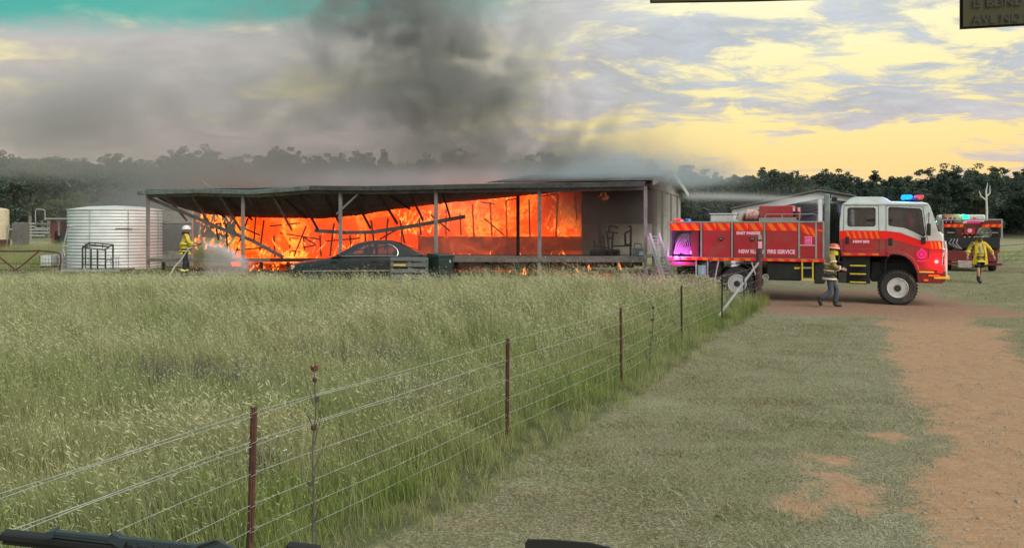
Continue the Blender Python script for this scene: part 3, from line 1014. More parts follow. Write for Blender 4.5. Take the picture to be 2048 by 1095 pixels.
# rear body: frame, lockers, floor
MB().box(((X_TAIL + X_BODY) / 2, 0, Z_FLOOR - 0.02), (X_BODY - X_TAIL, 2.36, 0.08)).build('tray_floor', M['alu'], truck)
MB().box(((X_TAIL + X_BODY) / 2 + 0.55, 0, (Z_TOP + Z_FLOOR) / 2), (X_BODY - X_TAIL - 1.1, 2.2, Z_TOP - Z_FLOOR - 0.06)).build('water_tank', M['dred'], truck)
MB().box(((X_TAIL + X_BODY) / 2, 1.17, (Z_TOP + Z_FLOOR) / 2), (X_BODY - X_TAIL, 0.05, Z_TOP - Z_FLOOR)).build('side_panel', M['red'], truck)
mb = MB()
for px in (1336, 1402.5, 1464, 1529, 1598, 1632, 1647):
    x = TP(px, 480)[0]
    mb.box((x, -1.185, (Z_TOP + Z_FLOOR) / 2), (0.055 if px > 1340 else 0.03, 0.05, Z_TOP - Z_FLOOR - 0.02))
mb.box(((X_TAIL + X_BODY) / 2, -1.187, Z_TOP + 0.005), (X_BODY - X_TAIL, 0.06, 0.045))
mb.build('body_frame', M['alu'], truck, bevel=0.004)


def stripes(x0, x1, z0, z1, n, y, parent, slope=1.0, flip=False, zz=None):
    """alternating slanted film pieces across a panel; zz(x) may give a slanting band (z0, z1 at x)"""
    mbr = MB()
    wv = (x1 - x0) / n
    sk = slope * (z1 - z0) * 0.7
    lo = zz if zz else (lambda x: (z0, z1))
    for k in range(n + 2):
        a = x0 + (k - 1) * wv
        q = [(a + sk, 0), (a + wv + sk, 0), (a + wv, 1), (a, 1)]
        if flip:
            q = [(a, 0), (a + wv, 0), (a + wv + sk, 1), (a + sk, 1)]
        # clip to the panel in x
        poly = q
        for lim, sgn in ((x0, 1), (x1, -1)):
            out = []
            for i in range(len(poly)):
                p, s = poly[i - 1], poly[i]
                ip, is_ = (p[0] - lim) * sgn >= 0, (s[0] - lim) * sgn >= 0
                if ip != is_:
                    f = (lim - p[0]) / (s[0] - p[0])
                    out.append((lim, p[1] + f * (s[1] - p[1])))
                if is_:
                    out.append(s)
            poly = out
            if not poly:
                break
        if len(poly) < 3:
            continue
        mbr.cur = k % 2
        pts = []
        for (x, f) in poly:
            a0, a1 = lo(x)
            pts.append((x, a0 + (a1 - a0) * f))
        mbr.prism(pts, NEAR, y, y - 0.004)
    return mbr.build('reflective_stripe', [M['redrefl'], M['orgrefl']], parent)


zs0, zs1 = TP(1500, 461)[1], TP(1500, 445.5)[1]
# open hose reel bay at the tail
bay0, bay1 = TP(1340, 480)[0], TP(1400, 480)[0]
MB().box(((bay0 + bay1) / 2, -0.75, (Z_TOP + Z_FLOOR) / 2), (bay1 - bay0 + 0.08, 0.05, Z_TOP - Z_FLOOR)).build('bay_back', mat('dark bay lining', (0.05, 0.045, 0.05), 0.7), truck)
MB().box(((bay0 + bay1) / 2, -1.18, (zs0 + zs1) / 2), (bay1 - bay0, 0.03, zs1 - zs0)).build('bay_header', M['red'], truck)
stripes(bay0 + 0.01, bay1 - 0.01, zs0, zs1, 6, -1.197, truck)
reel = MB()
cxr, czr = (bay0 + bay1) / 2 + 0.05, (Z_FLOOR + zs0) / 2
for k in range(9):
    rr = 0.12 + 0.028 * k
    pp = [(cxr + rr * math.cos(a) * 1.15, -1.02 - 0.01 * (k % 3), czr + rr * math.sin(a)) for a in np.linspace(0, 2 * math.pi, 22)]
    reel.tube(pp, 0.014, 5)
for s in range(4):
    pp = [(bay0 + 0.12 + s * 0.05, -1.10, Z_FLOOR + 0.1), (bay0 + 0.2 + s * 0.08, -1.12, czr), (bay0 + 0.42 + 0.08 * s, -1.12, zs0 - 0.12), (bay0 + 0.5 + 0.07 * s, -1.08, czr - 0.1)]
    reel.tube(pp, 0.022, 6)
reel.build('hose_reel', mat('grey rubber hose', (0.22, 0.2, 0.2), 0.6), truck, smooth=True)
MB().box((bay1 - 0.17, -1.14, czr), (0.24, 0.06, zs0 - Z_FLOOR - 0.06)).build('control_panel', M['dred'], truck)

lockers = [(1405, 1461, True, 2), (1467, 1527, True, 2), (1531.5, 1595.5, False, 1)]
for (pa, pb, lever, ncut) in lockers:
    xa, xb = TP(pa, 480)[0], TP(pb, 480)[0]
    d = MB().box(((xa + xb) / 2, -1.18, (Z_TOP + Z_FLOOR) / 2), (xb - xa, 0.035, Z_TOP - Z_FLOOR - 0.05)).build('locker_door', M['red'], truck, bevel=0.012)
    if ncut == 2:
        xm = (xa + xb) / 2
        stripes(xa + 0.015, xm - 0.006, zs0, zs1, 3, -1.199, d)
        stripes(xm + 0.006, xb - 0.015, zs0, zs1, 3, -1.199, d)
    else:
        stripes(xa + 0.015, xb - 0.015, zs0, zs1, 6, -1.199, d)
    if lever:
        hx, hz = TP(1442 if pa == 1405 else 1505, 478)
        MB().prism([(hx - 0.09, hz + 0.05), (hx + 0.09, hz + 0.05), (hx + 0.06, hz - 0.04), (hx, hz - 0.075), (hx - 0.06, hz - 0.04)], NEAR, -1.198, -1.22).build('handle', M['black'], d, bevel=0.01)
        MB().box((hx, -1.226, hz + 0.01), (0.09, 0.02, 0.025)).build('latch', M['alu'], d)
# slanting front panels of the body
xa, xb = TP(1600, 480)[0], TP(1631, 480)[0]
d = MB().box(((xa + xb) / 2, -1.18, (Z_TOP + Z_FLOOR) / 2), (xb - xa, 0.035, Z_TOP - Z_FLOOR - 0.05)).build('side_locker', M['red'], truck, bevel=0.008)
def slant(x):
    f = (x - xa) / (TP(1632, 470)[0] - xa)
    f = min(max(f, 0), 1)
    return (zs0 - 0.02 - 0.19 * f, zs1 - 0.02 - 0.19 * f)
stripes(xa + 0.01, xb, zs0, zs1, 4, -1.199, d, zz=slant)
tx, tz = TP(1609.5, 488)
MB().prism([(tx, tz), (tx + 0.21, tz), (tx + 0.21, tz + 0.24), (tx, tz + 0.24)], NEAR, -1.199, -1.203).build('emblem_panel', M['pink'], d)
MB().prism([(tx + 0.015, tz + 0.015), (tx + 0.195, tz + 0.015), (tx + 0.195, tz + 0.225), (tx + 0.015, tz + 0.225)], NEAR, -1.204, -1.207).build('emblem_inset', M['hotpink'], d)
MB().lathe([(0.0, -0.003), (0.075, -0.003), (0.075, 0.003), (0.06, 0.003), (0.0, 0.003)], 16, (tx + 0.105, -1.209, tz + 0.11), 'Y').build('emblem_disc', mat('rose film', (0.95, 0.16, 0.42), 0.5), d)
MB().box(((xa + xb) / 2, -1.2, tz - 0.035), (xb - xa, 0.006, 0.025)).build('pin_stripe', M['pink'], d)
xc, xd = TP(1633.5, 480)[0], TP(1646, 480)[0]
d = MB().box(((xc + xd) / 2, -1.18, (Z_TOP + Z_FLOOR) / 2), (xd - xc, 0.035, Z_TOP - Z_FLOOR - 0.05)).build('side_locker', M['red'], truck, bevel=0.008)
stripes(xc, xd, 0, 1, 2, -1.199, d, zz=lambda x: (zs0 - 0.21, zs1 - 0.21))
# striped edge under the lockers
stripes(TP(1362, 518)[0], X_BODY, Z_FLOOR - 0.085, Z_FLOOR - 0.005, 26, -1.196, truck, slope=0.6)
MB().box(((X_TAIL + X_BODY) / 2, -1.17, Z_FLOOR - 0.045), (X_BODY - X_TAIL, 0.045, 0.09)).build('edge_rail', M['dred'], truck)
# writing on the lockers
def tw(body, p0, p1, size, m=None, par=truck, y=-1.203, bold=0.009, kx=None):
    x, z = TP(*p0)
    x1, _ = TP(*p1)
    o = text(body, size, m or M['pink'], par, (x, y, z), bold=bold)
    bpy.context.view_layer.update()
    wd = o.dimensions.x
    if wd > 1e-4:
        o.scale = ((x1 - x) / wd, 1, 1)
    return o
tw('EAST PARKES', (1473, 468.5), (1521, 468.5), 0.125)
tw('NSW RURAL', (1477, 506), (1530, 506), 0.17)
tw('FIRE SERVICE', (1534.5, 506.5), (1590, 506.5), 0.17)
bx, bz = TP(1517, 487)
MB().box((bx + 0.05, -1.215, bz - 0.04), (0.12, 0.02, 0.22)).build('notice_plate', M['pink'], truck)
MB().box((bx + 0.05, -1.215, bz + 0.2), (0.11, 0.02, 0.14)).build('notice_plate', mat('pale green plate', (0.3, 0.42, 0.36), 0.5), truck)

# things carried on top of the body
ZT = Z_TOP + 0.03
xa, xb = TP(1518, 430, -0.7)[0], TP(1586, 430, -0.7)[0]
zc_ = TP(1550, 411, -0.7)[1]
MB().box(((xa + xb) / 2, -0.2, (zc_ + ZT + 0.12) / 2), (xb - xa, 1.0, zc_ - ZT - 0.12)).build('pump_cover', M['red'], truck, bevel=0.03)
MB().box((xb + 0.10, -0.15, (zc_ + ZT) / 2), (0.13, 0.9, zc_ - ZT - 0.1)).build('pump_cover_end', M['dred'], truck, bevel=0.03)
MB().box(((xa + xb) / 2 + 0.05, -0.2, ZT + 0.06), (xb - xa + 0.1, 1.05, 0.12)).build('pump_base', M['alu'], truck)
for px in (1588, 1598):
    x = TP(px, 420, -0.7)[0]
    MB().box((x, -0.72, (zc_ + ZT) / 2 + 0.12), (0.07, 0.02, 0.12)).build('reflector', M['pink'], truck)
hs = MB()
x0h = TP(1492, 430, -0.7)[0]
for k in range(6):
    hs.lathe([(0.05, -0.06), (0.19, -0.06), (0.19, 0.06), (0.05, 0.06)], 18, (x0h + 0.06 + k * 0.055, -0.6 + 0.06 * (k % 2), ZT + 0.20), 'X', rot=(0, 0.25, 0), ring=True)
hs.build('rolled_hose', mat('red striped hose', (0.5, 0.30, 0.27), 0.8, var=0.7, scale=18), truck, smooth=True)
MB().tube([(TP(1478, 430, -.6)[0], -0.6, ZT + 0.02), (TP(1483, 430, -.6)[0], -0.6, ZT + 0.22), (TP(1489, 430, -.6)[0], -0.6, ZT + 0.28)], [0.12, 0.13, 0.09], 10).build('canvas_roll', M['hose'], truck, smooth=True)
xq, xr = TP(1424, 440, 0.2)[0], TP(1472, 440, 0.2)[0]
MB().box(((xq + xr) / 2, 0.3, ZT + 0.10), (xr - xq, 0.9, 0.26)).build('tank_hatch', M['white'], truck, bevel=0.04)
MB().box(((xq + xr) / 2, 0.3, ZT + 0.25), (xr - xq + 0.06, 0.96, 0.04)).build('hatch_lid', M['white'], truck, bevel=0.015)
MB().tube([(xq - 0.25, 0.2, ZT), (xq - 0.25, 0.2, ZT + 0.30), (xq - 0.1, 0.15, ZT + 0.38), (xq - 0.28, 0.1, ZT + 0.46)], [0.05, 0.045, 0.04, 0.03], 8).build('water_monitor', M['black'], truck, smooth=True)
rl = MB()
xg0, xg1 = TP(1530, 436)[0], TP(1628, 436)[0]
rl.tube([(xg0, -1.1, ZT), (xg0, -1.1, ZT + 0.18), (xg0 + 0.05, -1.1, ZT + 0.22), (xg1, -1.1, ZT + 0.22), (xg1 + 0.08, -1.1, ZT + 0.16), (xg1 + 0.08, -1.1, ZT)], 0.012, 6)
for f in (0.35, 0.7):
    rl.tube([(xg0 + (xg1 - xg0) * f, -1.1, ZT), (xg0 + (xg1 - xg0) * f, -1.1, ZT + 0.22)], 0.012, 6)
rl.build('hand_rail', M['alu'], truck, smooth=True)

# lamps
M['lred'] = emis_mat('red beacon light', (1.0, 0.03, 0.05), 3.0)
M['lblue'] = emis_mat('blue beacon light', (0.01, 0.22, 1.0), 2.6)
M['lpurple'] = emis_mat('purple strobe light', (1.0, 0.10, 1.0), 5.0)
M['lgreen'] = emis_mat('green beacon light', (0.02, 1.0, 0.30), 2.6)
M['lens_r'] = mat('red beacon lens', (0.7, 0.03, 0.04), 0.15, coat=0.5)
M['lens_b'] = mat('blue beacon lens', (0.04, 0.10, 0.5), 0.15, coat=0.5)


def lamp(name, parent, loc, c, watt, radius=0.05):
    l = bpy.data.lights.new(name, 'POINT')
    l.energy = watt
    l.color = c
    l.shadow_soft_size = radius
    o = bpy.data.objects.new(name, l)
    col.objects.link(o)
    o.parent = parent
    o.location = loc
    return o


dome = [(0.0, 0.12), (0.06, 0.115), (0.10, 0.09), (0.125, 0.05), (0.13, 0.0)]
xl, zl = TP(1357, 443, -0.9)
MB().lathe(dome[::-1], 18, (xl, -0.9, ZT - 0.02), sx=1.5).build('tail_beacon', M['lens_r'], truck, smooth=True)
MB().lathe([(r * 0.5, z * 0.7) for r, z in dome[::-1]], 14, (xl - 0.05, -0.95, ZT + 0.012), sx=1.5).build('tail_beacon_bulb', M['lred'], truck, smooth=True)
MB().lathe(dome[::-1], 18, (xl + 0.25, -0.6, ZT - 0.02)).build('blue_beacon', M['lens_b'], truck, smooth=True)
xl, zl = TP(1353, 515)
MB().box((xl, -1.215, zl), (0.24, 0.05, 0.09)).build('strobe_housing', M['black'], truck, bevel=0.01)
MB().lathe([(0.0, -0.03), (0.055, -0.015), (0.06, 0.0), (0.06, 0.02), (0, 0.02)][::-1], 16, (xl, -1.245, zl), 'Y', sx=1.25).build('strobe', M['lpurple'], truck, smooth=True)
lamp('strobe_light', truck, (xl, -1.40, zl), (1.0, 0.10, 1.0), 60)
xl2, zl2 = TP(1382, 505)
MB().box((xl2, -1.12, zl2), (0.10, 0.05, 0.10)).build('side_lamp', M['lpurple'], truck, bevel=0.02)

# under the tray: tank, boxes, steps, guards, hoses
def nb(name, pa, pb, m, y0=-1.16, y1=-0.5, bev=0.02):
    (x0, z1), (x1, z0) = TP(*pa), TP(*pb)
    return MB().box(((x0 + x1) / 2, (y0 + y1) / 2, (z0 + z1) / 2), (abs(x1 - x0), abs(y1 - y0), abs(z1 - z0))).build(name, m, truck, bevel=bev)
nb('fuel_tank', (1532, 524), (1602, 562), M['black'], -1.1, -0.35, 0.05)
nb('side_rail', (1524, 563), (1606, 566), M['alu'], -1.16, -1.1, 0.0)
nb('under_box', (1628, 522), (1648, 568), M['black'], -1.1, -0.4)
fs = MB()
(x0, z1), (x1, z0) = TP(1603, 523), TP(1627, 561)
for x in (x0 + 0.02, x1 - 0.02):
    fs.box((x, -1.17, (z0 + z1) / 2), (0.04, 0.04, z1 - z0))
fs.box(((x0 + x1) / 2, -1.17, z0 + 0.02), (x1 - x0 - 0.08, 0.04, 0.04))
fs.build('step_frame', M['yelrefl'], truck)
MB().box(((x0 + x1) / 2, -1.1, z0 + 0.06), (x1 - x0 - 0.09, 0.16, 0.04)).build('step_tread', M['alu'], truck)
MB().box(((x0 + x1) / 2, -1.1, (z0 + z1) / 2 + 0.1), (x1 - x0 - 0.09, 0.16, 0.05)).build('step_tread', M['alu'], truck)
nb('step_recess', (1604, 524), (1626, 560), M['black'], -1.0, -0.6, 0.0)
nb('yellow_tag', (1588, 534), (1600, 538), M['yelrefl'], -1.12, -1.11, 0.0)
MB().lathe([(0.06, -0.02), (0.105, -0.02), (0.105, 0.02), (0.06, 0.02)], 18, (TP(1531, 554)[0], -1.16, TP(1531, 554)[1]), 'Y', ring=True).build('outlet_ring', M['galv'], truck, smooth=True)
(x0, z1), (x1, z0) = TP(1392, 521), TP(1415, 553)
fs = MB()
for x in (x0, x1):
    fs.box((x, -1.17, (z0 + z1) / 2), (0.035, 0.05, z1 - z0))
fs.box(((x0 + x1) / 2, -1.17, z0), (x1 - x0, 0.05, 0.035))
fs.build('valve_frame', M['galv'], truck)
MB().box(((x0 + x1) / 2, -1.12, (z0 + z1) / 2 - 0.05), (x1 - x0 - 0.1, 0.05, (z1 - z0) * 0.6)).build('valve_panel', mat('pale teal enamel', (0.22, 0.42, 0.38), 0.5), truck)
nb('rear_locker', (1416, 524), (1440, 556), M['chassis'], -1.05, -0.4)
gd = MB()
arc = [(RAX + 0.66 * math.cos(a), 0.55 + 0.62 * math.sin(a)) for a in np.linspace(R(8), R(172), 14)]
for a, b in zip(arc, arc[1:]):
    gd.bar((a[0], -1.02, a[1]), (b[0], -1.02, b[1]), 0.34, 0.02, up=(0, 0, 1))
gd.build('rear_mudguard', M['black'], truck, smooth=False)
for (pa, pb, pc, pd) in (((1437, 522), (1432, 545), (1430, 562), (1434, 580)), ((1503, 524), (1508, 540), (1512, 552), (1514, 572))):
    pts = [TP(*p) for p in (pa, pb, pc, pd)]
    MB().tube([(p[0], -1.19, p[1]) for p in pts], 0.022, 6).build('drain_hose', M['hose'], truck, smooth=True)
nb('tail_bumper', (1340, 523), (1392, 531), M['dred'], -1.15, 1.15)

# gap between body and cab: exhaust stack and hose clutter
(x0, z1), (x1, z0) = TP(1649, 388, -0.9), TP(1660, 520, -0.9)
MB().box(((x0 + x1) / 2, -0.9, (z0 + z1) / 2), (x1 - x0, 0.24, z1 - z0)).build('roll_bar', mat('grey green enamel', (0.22, 0.25, 0.24), 0.5), truck, bevel=0.03)
mb = MB()
for k in range(9):
    xx = TP(random.uniform(1663, 1675), 450, -0.7)[0]
    z0_, z1_ = random.uniform(0.9, 1.6), random.uniform(2.1, 3.0)
    mb.tube([(xx, -0.8 + 0.1 * random.random(), z0_), (xx + random.uniform(-.08, .08), -0.8, (z0_ + z1_) / 2), (xx + random.uniform(-.05, .1), -0.8, z1_)], random.uniform(0.015, 0.045), 6)
mb.build('hose_rack', M['black'], truck, smooth=True)
(x0, z1), (x1, z0) = TP(1661, 408, 0.0), TP(1676, 540, 0.0)
MB().box(((x0 + x1) / 2, 0.2, (z0 + z1) / 2), (x1 - x0, 1.8, z1 - z0)).build('rack_frame', M['black'], truck)
for (px, py) in ((1657, 392), (1669, 398)):
    x, z = TP(px, py, -0.9)
    MB().box((x, -0.9, z), (0.16, 0.12, 0.14)).build('work_lamp', M['black'], truck, bevel=0.02)

# ---- cab
P = lambda px, py: TP(px, py)
ZB = TP(1700, 512)[1]
cab_top = [P(1682, 512), P(1679, 478), P(1679.5, 440), P(1684, 409), P(1694, 404.5), P(1745, 404.5), P(1800, 405), P(1846, 406), P(1858, 409)]
front = [P(1866, 430), P(1876, 462), P(1884, 470), P(1885.5, 500), P(1884, 535), P(1880, 541)]
bottom = [P(1833, 541), P(1829, 530), P(1822, 520), P(1810, 511), P(1795, 507), P(1778, 507), P(1771, 512)]
beltU = lambda: [P(1679, 462), P(1690, 461), P(1770, 461.5), P(1800, 465), P(1838, 479.5), P(1855, 482), P(1885, 482)]
win_r = [P(1695, 418), P(1698, 415), P(1748, 415), P(1751, 418), P(1751, 449), P(1748, 452.5), P(1698, 452.5), P(1695, 449)]
win_f = [P(1777, 416), P(1780, 413.5), P(1840, 417), P(1843.5, 421), P(1850, 470), P(1847, 473), P(1830, 464), P(1808, 455), P(1780, 451.5), P(1777, 449)]
upper = cab_top[1:] + front[:3] + beltU()[::-1][:-1]
# order: start at rear belt, over the roof, down the front, back along the belt line
upper = [P(1679, 462)] + cab_top[2:] + front[:3] + [P(1885, 482), P(1855, 482), P(1838, 479.5), P(1800, 465), P(1770, 461.5), P(1690, 461)]
lower = [P(1679, 462), P(1690, 461), P(1770, 461.5), P(1800, 465), P(1838, 479.5), P(1855, 482), P(1885, 482)] + front[3:] + bottom + [P(1682, 512)]
for y0, y1 in ((-1.20, -1.14), (1.14, 1.20)):
    MB().prism(upper, NEAR, y0, y1, holes=(win_r, win_f)).build('cab_side_upper', M['white'], truck, bevel=0.008)
    MB().prism(lower, NEAR, y0, y1).build('cab_side_lower', M['red'], truck, bevel=0.008)
# roof skin, back and front sheets lofted across the cab
def loft(line, y0, y1, th, name, m, parent=truck):
    mb = MB()
    vs, fs = [], []
    n = len(line)
    for (x, z) in line:
        for k, y in enumerate((y0, y0 * 0.5, 0, y1 * 0.5, y1)):
            crown = (1 - (y / max(abs(y0), 1e-6)) ** 2)
            vs.append((x, y, z + crown * th))
    for i in range(n - 1):
        for k in range(4):
            a = i * 5 + k
            fs.append((a, a + 1, a + 6, a + 5))
    o = mb.add(vs, fs).build(name, m, parent, smooth=True)
    s = o.modifiers.new('thickness', 'SOLIDIFY')
    s.thickness = 0.03
    return o
loft([P(1684, 409), P(1694, 404.5), P(1745, 404.5), P(1800, 405), P(1846, 406), P(1858, 409)], -1.14, 1.14, 0.07, 'roof', M['white'])
hump = [P(1690, 404), P(1700, 396), P(1708, 393), P(1765, 393), P(1773, 396), P(1782, 402), P(1786, 404)]
MB().prism(hump, NEAR, -0.95, 0.95).build('roof_pod', M['white'], truck, bevel=0.05, seg=3)
MB().bar((P(1686, 408)[0], -1.205, P(1686, 408)[1]), (P(1856, 408.5)[0], -1.205, P(1856, 408.5)[1]), 0.03, 0.025).build('rain_gutter', M['white'], truck)
loft([P(1682, 512), P(1679, 478), P(1679.5, 440), P(1684, 409)], -1.14, 1.14, 0.0, 'cab_back', M['white'])
# windscreen and nose
ws0, ws1 = P(1859, 411), P(1879, 463)
mb = MB()
vs, fs = [], []
for f in np.linspace(0, 1, 4):
    for y in np.linspace(-1.12, 1.12, 9):
        bulge = 0.10 * (1 - (y / 1.12) ** 2)
        vs.append((ws0[0] + (ws1[0] - ws0[0]) * f + bulge - 0.02, y, ws0[1] + (ws1[1] - ws0[1]) * f))
for i in range(3):
    for k in range(8):
        a = i * 9 + k
        fs.append((a, a + 1, a + 10, a + 9))
o = mb.add(vs, fs).build('windscreen', M['glass'], truck, smooth=True)
o.modifiers.new('thickness', 'SOLIDIFY').thickness = 0.01
nose = [P(1879, 464), P(1885, 470), P(1886.5, 500), P(1885, 535), P(1881, 541)]
mb = MB()
vs, fs = [], []
for (x, z) in nose:
    for y in np.linspace(-1.15, 1.15, 9):
        vs.append((x + 0.12 * (1 - (y / 1.15) ** 2) - 0.02, y, z))
for i in range(len(nose) - 1):
    mb.cur = 0
    for k in range(8):
        a = i * 9 + k
        fs.append((a, a + 1, a + 10, a + 9))
o = mb.add(vs, fs).build('nose_panel', M['white'], truck, smooth=True)
o.modifiers.new('thickness', 'SOLIDIFY').thickness = 0.03
MB().box((P(1884, 520)[0] + 0.1, 0, P(1884, 520)[1] - 0.02), (0.06, 1.7, 0.28)).build('grille', M['black'], truck, bevel=0.02)
# window panes and rubbers
for nm, poly in (('window', win_r), ('window', win_f)):
    cxp = sum(p[0] for p in poly) / len(poly)
    czp = sum(p[1] for p in poly) / len(poly)
    for y0, y1 in ((-1.168, -1.160), (1.160, 1.168)):
        wn = MB().prism(poly, NEAR, y0, y1).build(nm, M['glass'], truck)
        ringp = [((p[0] - cxp) * 0.955 + cxp, (p[1] - czp) * 0.94 + czp) for p in poly]
        s = -1 if y0 < 0 else 1
        MB().prism(poly, NEAR, s * 1.1655 + s * 0.006, s * 1.205, holes=(ringp,)).build('window_rubber', M['black'], wn)
# doors: seams, handles, stripe
def seam(pts):
    mb = MB()
    for a, b in zip(pts, pts[1:]):
        (xa, za), (xb, zb) = P(*a), P(*b)
        mb.bar((xa, -1.201, za), (xb, -1.201, zb), 0.012, 0.006, up=(0, 1, 0))
    return mb
seam([(1688, 511), (1687, 470), (1688, 413), (1691, 411), (1757, 411), (1758, 470), (1758, 511)]).build('door_seam', M['black'], truck)
seam([(1772, 506), (1772, 411), (1846, 413), (1853, 470), (1857, 483), (1857, 515)]).build('door_seam', M['black'], truck)
band_t = [(1679, 462), (1690, 461.3), (1770, 461.8), (1800, 465.3), (1838, 479.8), (1855, 482.3), (1884.5, 482.3)]
band_b = [(1884.5, 498), (1858, 497), (1830, 491.5), (1800, 482), (1775, 477.5), (1679, 477.5)]
MB().prism([P(*p) for p in band_t + band_b], NEAR, -1.201, -1.205).build('reflective_stripe', M['redrefl'], truck)
for k in range(6):
    a = 1693 + k * 11.5
    MB().prism([P(a + 4, 477), P(a + 8.5, 477), P(a + 3.5, 462.5), P(a - 1, 462.5)], NEAR, -1.206, -1.208).build('chevron_piece', M['orgrefl'], truck)
for k in range(3):
    a = 1860 + k * 8
    MB().prism([P(a + 3, 497), P(a + 7, 497), P(a + 4, 483), P(a, 483)], NEAR, -1.206, -1.208).build('chevron_piece', M['orgrefl'] if k < 2 else M['yelrefl'], truck)
for px, py in ((1695, 480), (1781, 483)):
    x, z = P(px, py)
    MB().box((x, -1.21, z), (0.11, 0.03, 0.22)).build('door_handle', M['black'], truck, bevel=0.02)
(xa, za), (xb, zb) = P(1686, 505.5), P(1758, 510.5)
stripes(xa, xb, zb, za, 5, -1.206, truck)
MB().box(((xa + xb) / 2, -1.2005, P(1700, 497)[1]), (xb - xa - 0.05, 0.006, 0.02)).build('pressed_line', mat('worn red edge', (0.45, 0.06, 0.07), 0.4), truck)
tw('NSW RFS', (1706, 485), (1739, 485), 0.10)
# arch flare
fa = MB()
arc_o = [P(1772, 513), P(1777, 503), P(1795, 501.5), P(1812, 505.5), P(1826, 515), P(1834, 529), P(1840, 543)]
arc_i = [P(1833, 543), P(1828, 531), P(1821, 521), P(1809, 512), P(1795, 508), P(1780, 508.5), P(1778, 513)]
fa.prism(arc_o + arc_i, NEAR, -1.19, -1.26)
fa.build('wheel_arch', M['red'], truck, bevel=0.015)
ins = MB()
arc = [P(1770, 545), P(1772, 520), P(1780, 510), P(1797, 508), P(1812, 513), P(1825, 525), P(1834, 545)]
for a, b in zip(arc, arc[1:]):
    ins.bar((a[0], -0.95, a[1]), (b[0], -0.95, b[1]), 0.4, 0.02)
ins.build('arch_liner', M['black'], truck)
MB().box((0.0, 0, 0.98), (1.5, 1.5, 0.62)).build('engine', M['chassis'], truck, bevel=0.05)  # solid block added to stop light coming through the wheel arch
MB().box((0.05, 0.9, 1.15), (1.9, 0.5, 0.6)).build('far_guard', M['black'], truck)
MB().box((-1.3, 0, 0.95), (0.9, 1.3, 0.5)).build('gearbox', M['chassis'], truck, bevel=0.05)
# crest on the front corner: ring, shield and scroll
cx_, cz_ = P(1843, 508)
MB().lathe([(0.085, -0.003), (0.135, -0.003), (0.135, 0.003), (0.085, 0.003)], 28, (cx_, -1.204, cz_), 'Y', ring=True).build('crest_ring', M['hotpink'], truck)
MB().lathe([(0.0, -0.004), (0.06, -0.004), (0.06, 0.003), (0.0, 0.003)], 20, (cx_, -1.204, cz_), 'Y').build('crest_boss', M['hotpink'], truck)
MB().prism([(cx_ - 0.04, cz_ + 0.135), (cx_ + 0.04, cz_ + 0.135), (cx_ + 0.055, cz_ + 0.19), (cx_ + 0.02, cz_ + 0.165), (cx_, cz_ + 0.2), (cx_ - 0.02, cz_ + 0.165), (cx_ - 0.055, cz_ + 0.19)], NEAR, -1.201, -1.207).build('crest_crown', M['hotpink'], truck)
MB().prism([(cx_ - 0.13, cz_ - 0.20), (cx_, cz_ - 0.23), (cx_ + 0.13, cz_ - 0.20), (cx_ + 0.13, cz_ - 0.17), (cx_, cz_ - 0.195), (cx_ - 0.13, cz_ - 0.17)], NEAR, -1.201, -1.207).build('crest_scroll', M['hotpink'], truck)
# interior
(sx0, sz0), (sx1, sz1) = P(1690, 470), P(1730, 430)
for sx in (P(1715, 460)[0], P(1800, 460)[0]):
    for y in (-0.6, 0.6):
        MB().box((sx, y, ZB + 0.35), (0.5, 0.5, 0.14)).build('seat', mat('grey seat cloth', (0.16, 0.16, 0.16), 0.8), truck, bevel=0.04)
        MB().box((sx - 0.25, y, ZB + 0.72), (0.12, 0.48, 0.7), (0, -0.12, 0)).build('seat_back', M['black'], truck, bevel=0.04)
x, z = P(1818, 445)
MB().bar((x, -1.0, z + 0.30), (x + 0.05, -0.95, z - 0.15), 0.05, 0.16).build('seat_belt', mat('bright red webbing', (0.8, 0.05, 0.08), 0.6), truck)
MB().box((P(1862, 470)[0], 0, ZB + 0.55), (0.3, 2.2, 0.35)).build('dashboard', M['black'], truck, bevel=0.05)
o = MB().lathe([(0.20, -0.015), (0.23, -0.015), (0.23, 0.015), (0.20, 0.015)], 20, (0, 0, 0), ring=True).build('steering_wheel', M['black'], truck)
o.location = (P(1845, 458)[0], -0.6, P(1845, 458)[1])
o.rotation_euler = (0, R(-50), 0)
MB().box(((P(1682, 512)[0] + P(1770, 512)[0]) / 2, 0, ZB + 0.03), (P(1770, 512)[0] - P(1682, 512)[0], 2.24, 0.06)).build('cab_floor', M['black'], truck)
x, z = P(1865, 482)
o = MB().box((P(1857, 460)[0], -1.38, P(1857, 462)[1] + 0.05), (0.10, 0.2, 0.36)).build('mirror', M['black'], truck, bevel=0.03)
MB().tube([(P(1858, 425)[0], -1.2, P(1858, 425)[1]), (P(1857, 440)[0], -1.36, P(1857, 440)[1]), (P(1857, 455)[0], -1.38, P(1857, 455)[1])], 0.012, 6).build('mirror_arm', M['black'], o)
x, z = P(1847, 481)
MB().box((x, -1.22, z), (0.12, 0.04, 0.2)).build('door_handle', M['black'], truck, bevel=0.02)
# cab steps
for py in (530.5, 547, 563.5):
    (xa, za), (xb, zb) = P(1700, py), P(1732, py)
    s = MB().box(((xa + xb) / 2, -1.08, za - 0.03), (xb - xa, 0.22, 0.05)).build('cab_step', M['chassis'], truck)
    MB().box(((xa + xb) / 2, -1.195, za), (xb - xa, 0.02, 0.035)).build('step_edge', M['yelrefl'], s)
nb('step_well', (1684, 513), (1740, 568), M['black'], -0.98, -0.5, 0.0)
nb('battery_box', (1676, 545), (1692, 566), M['chassis'], -1.1, -0.6)
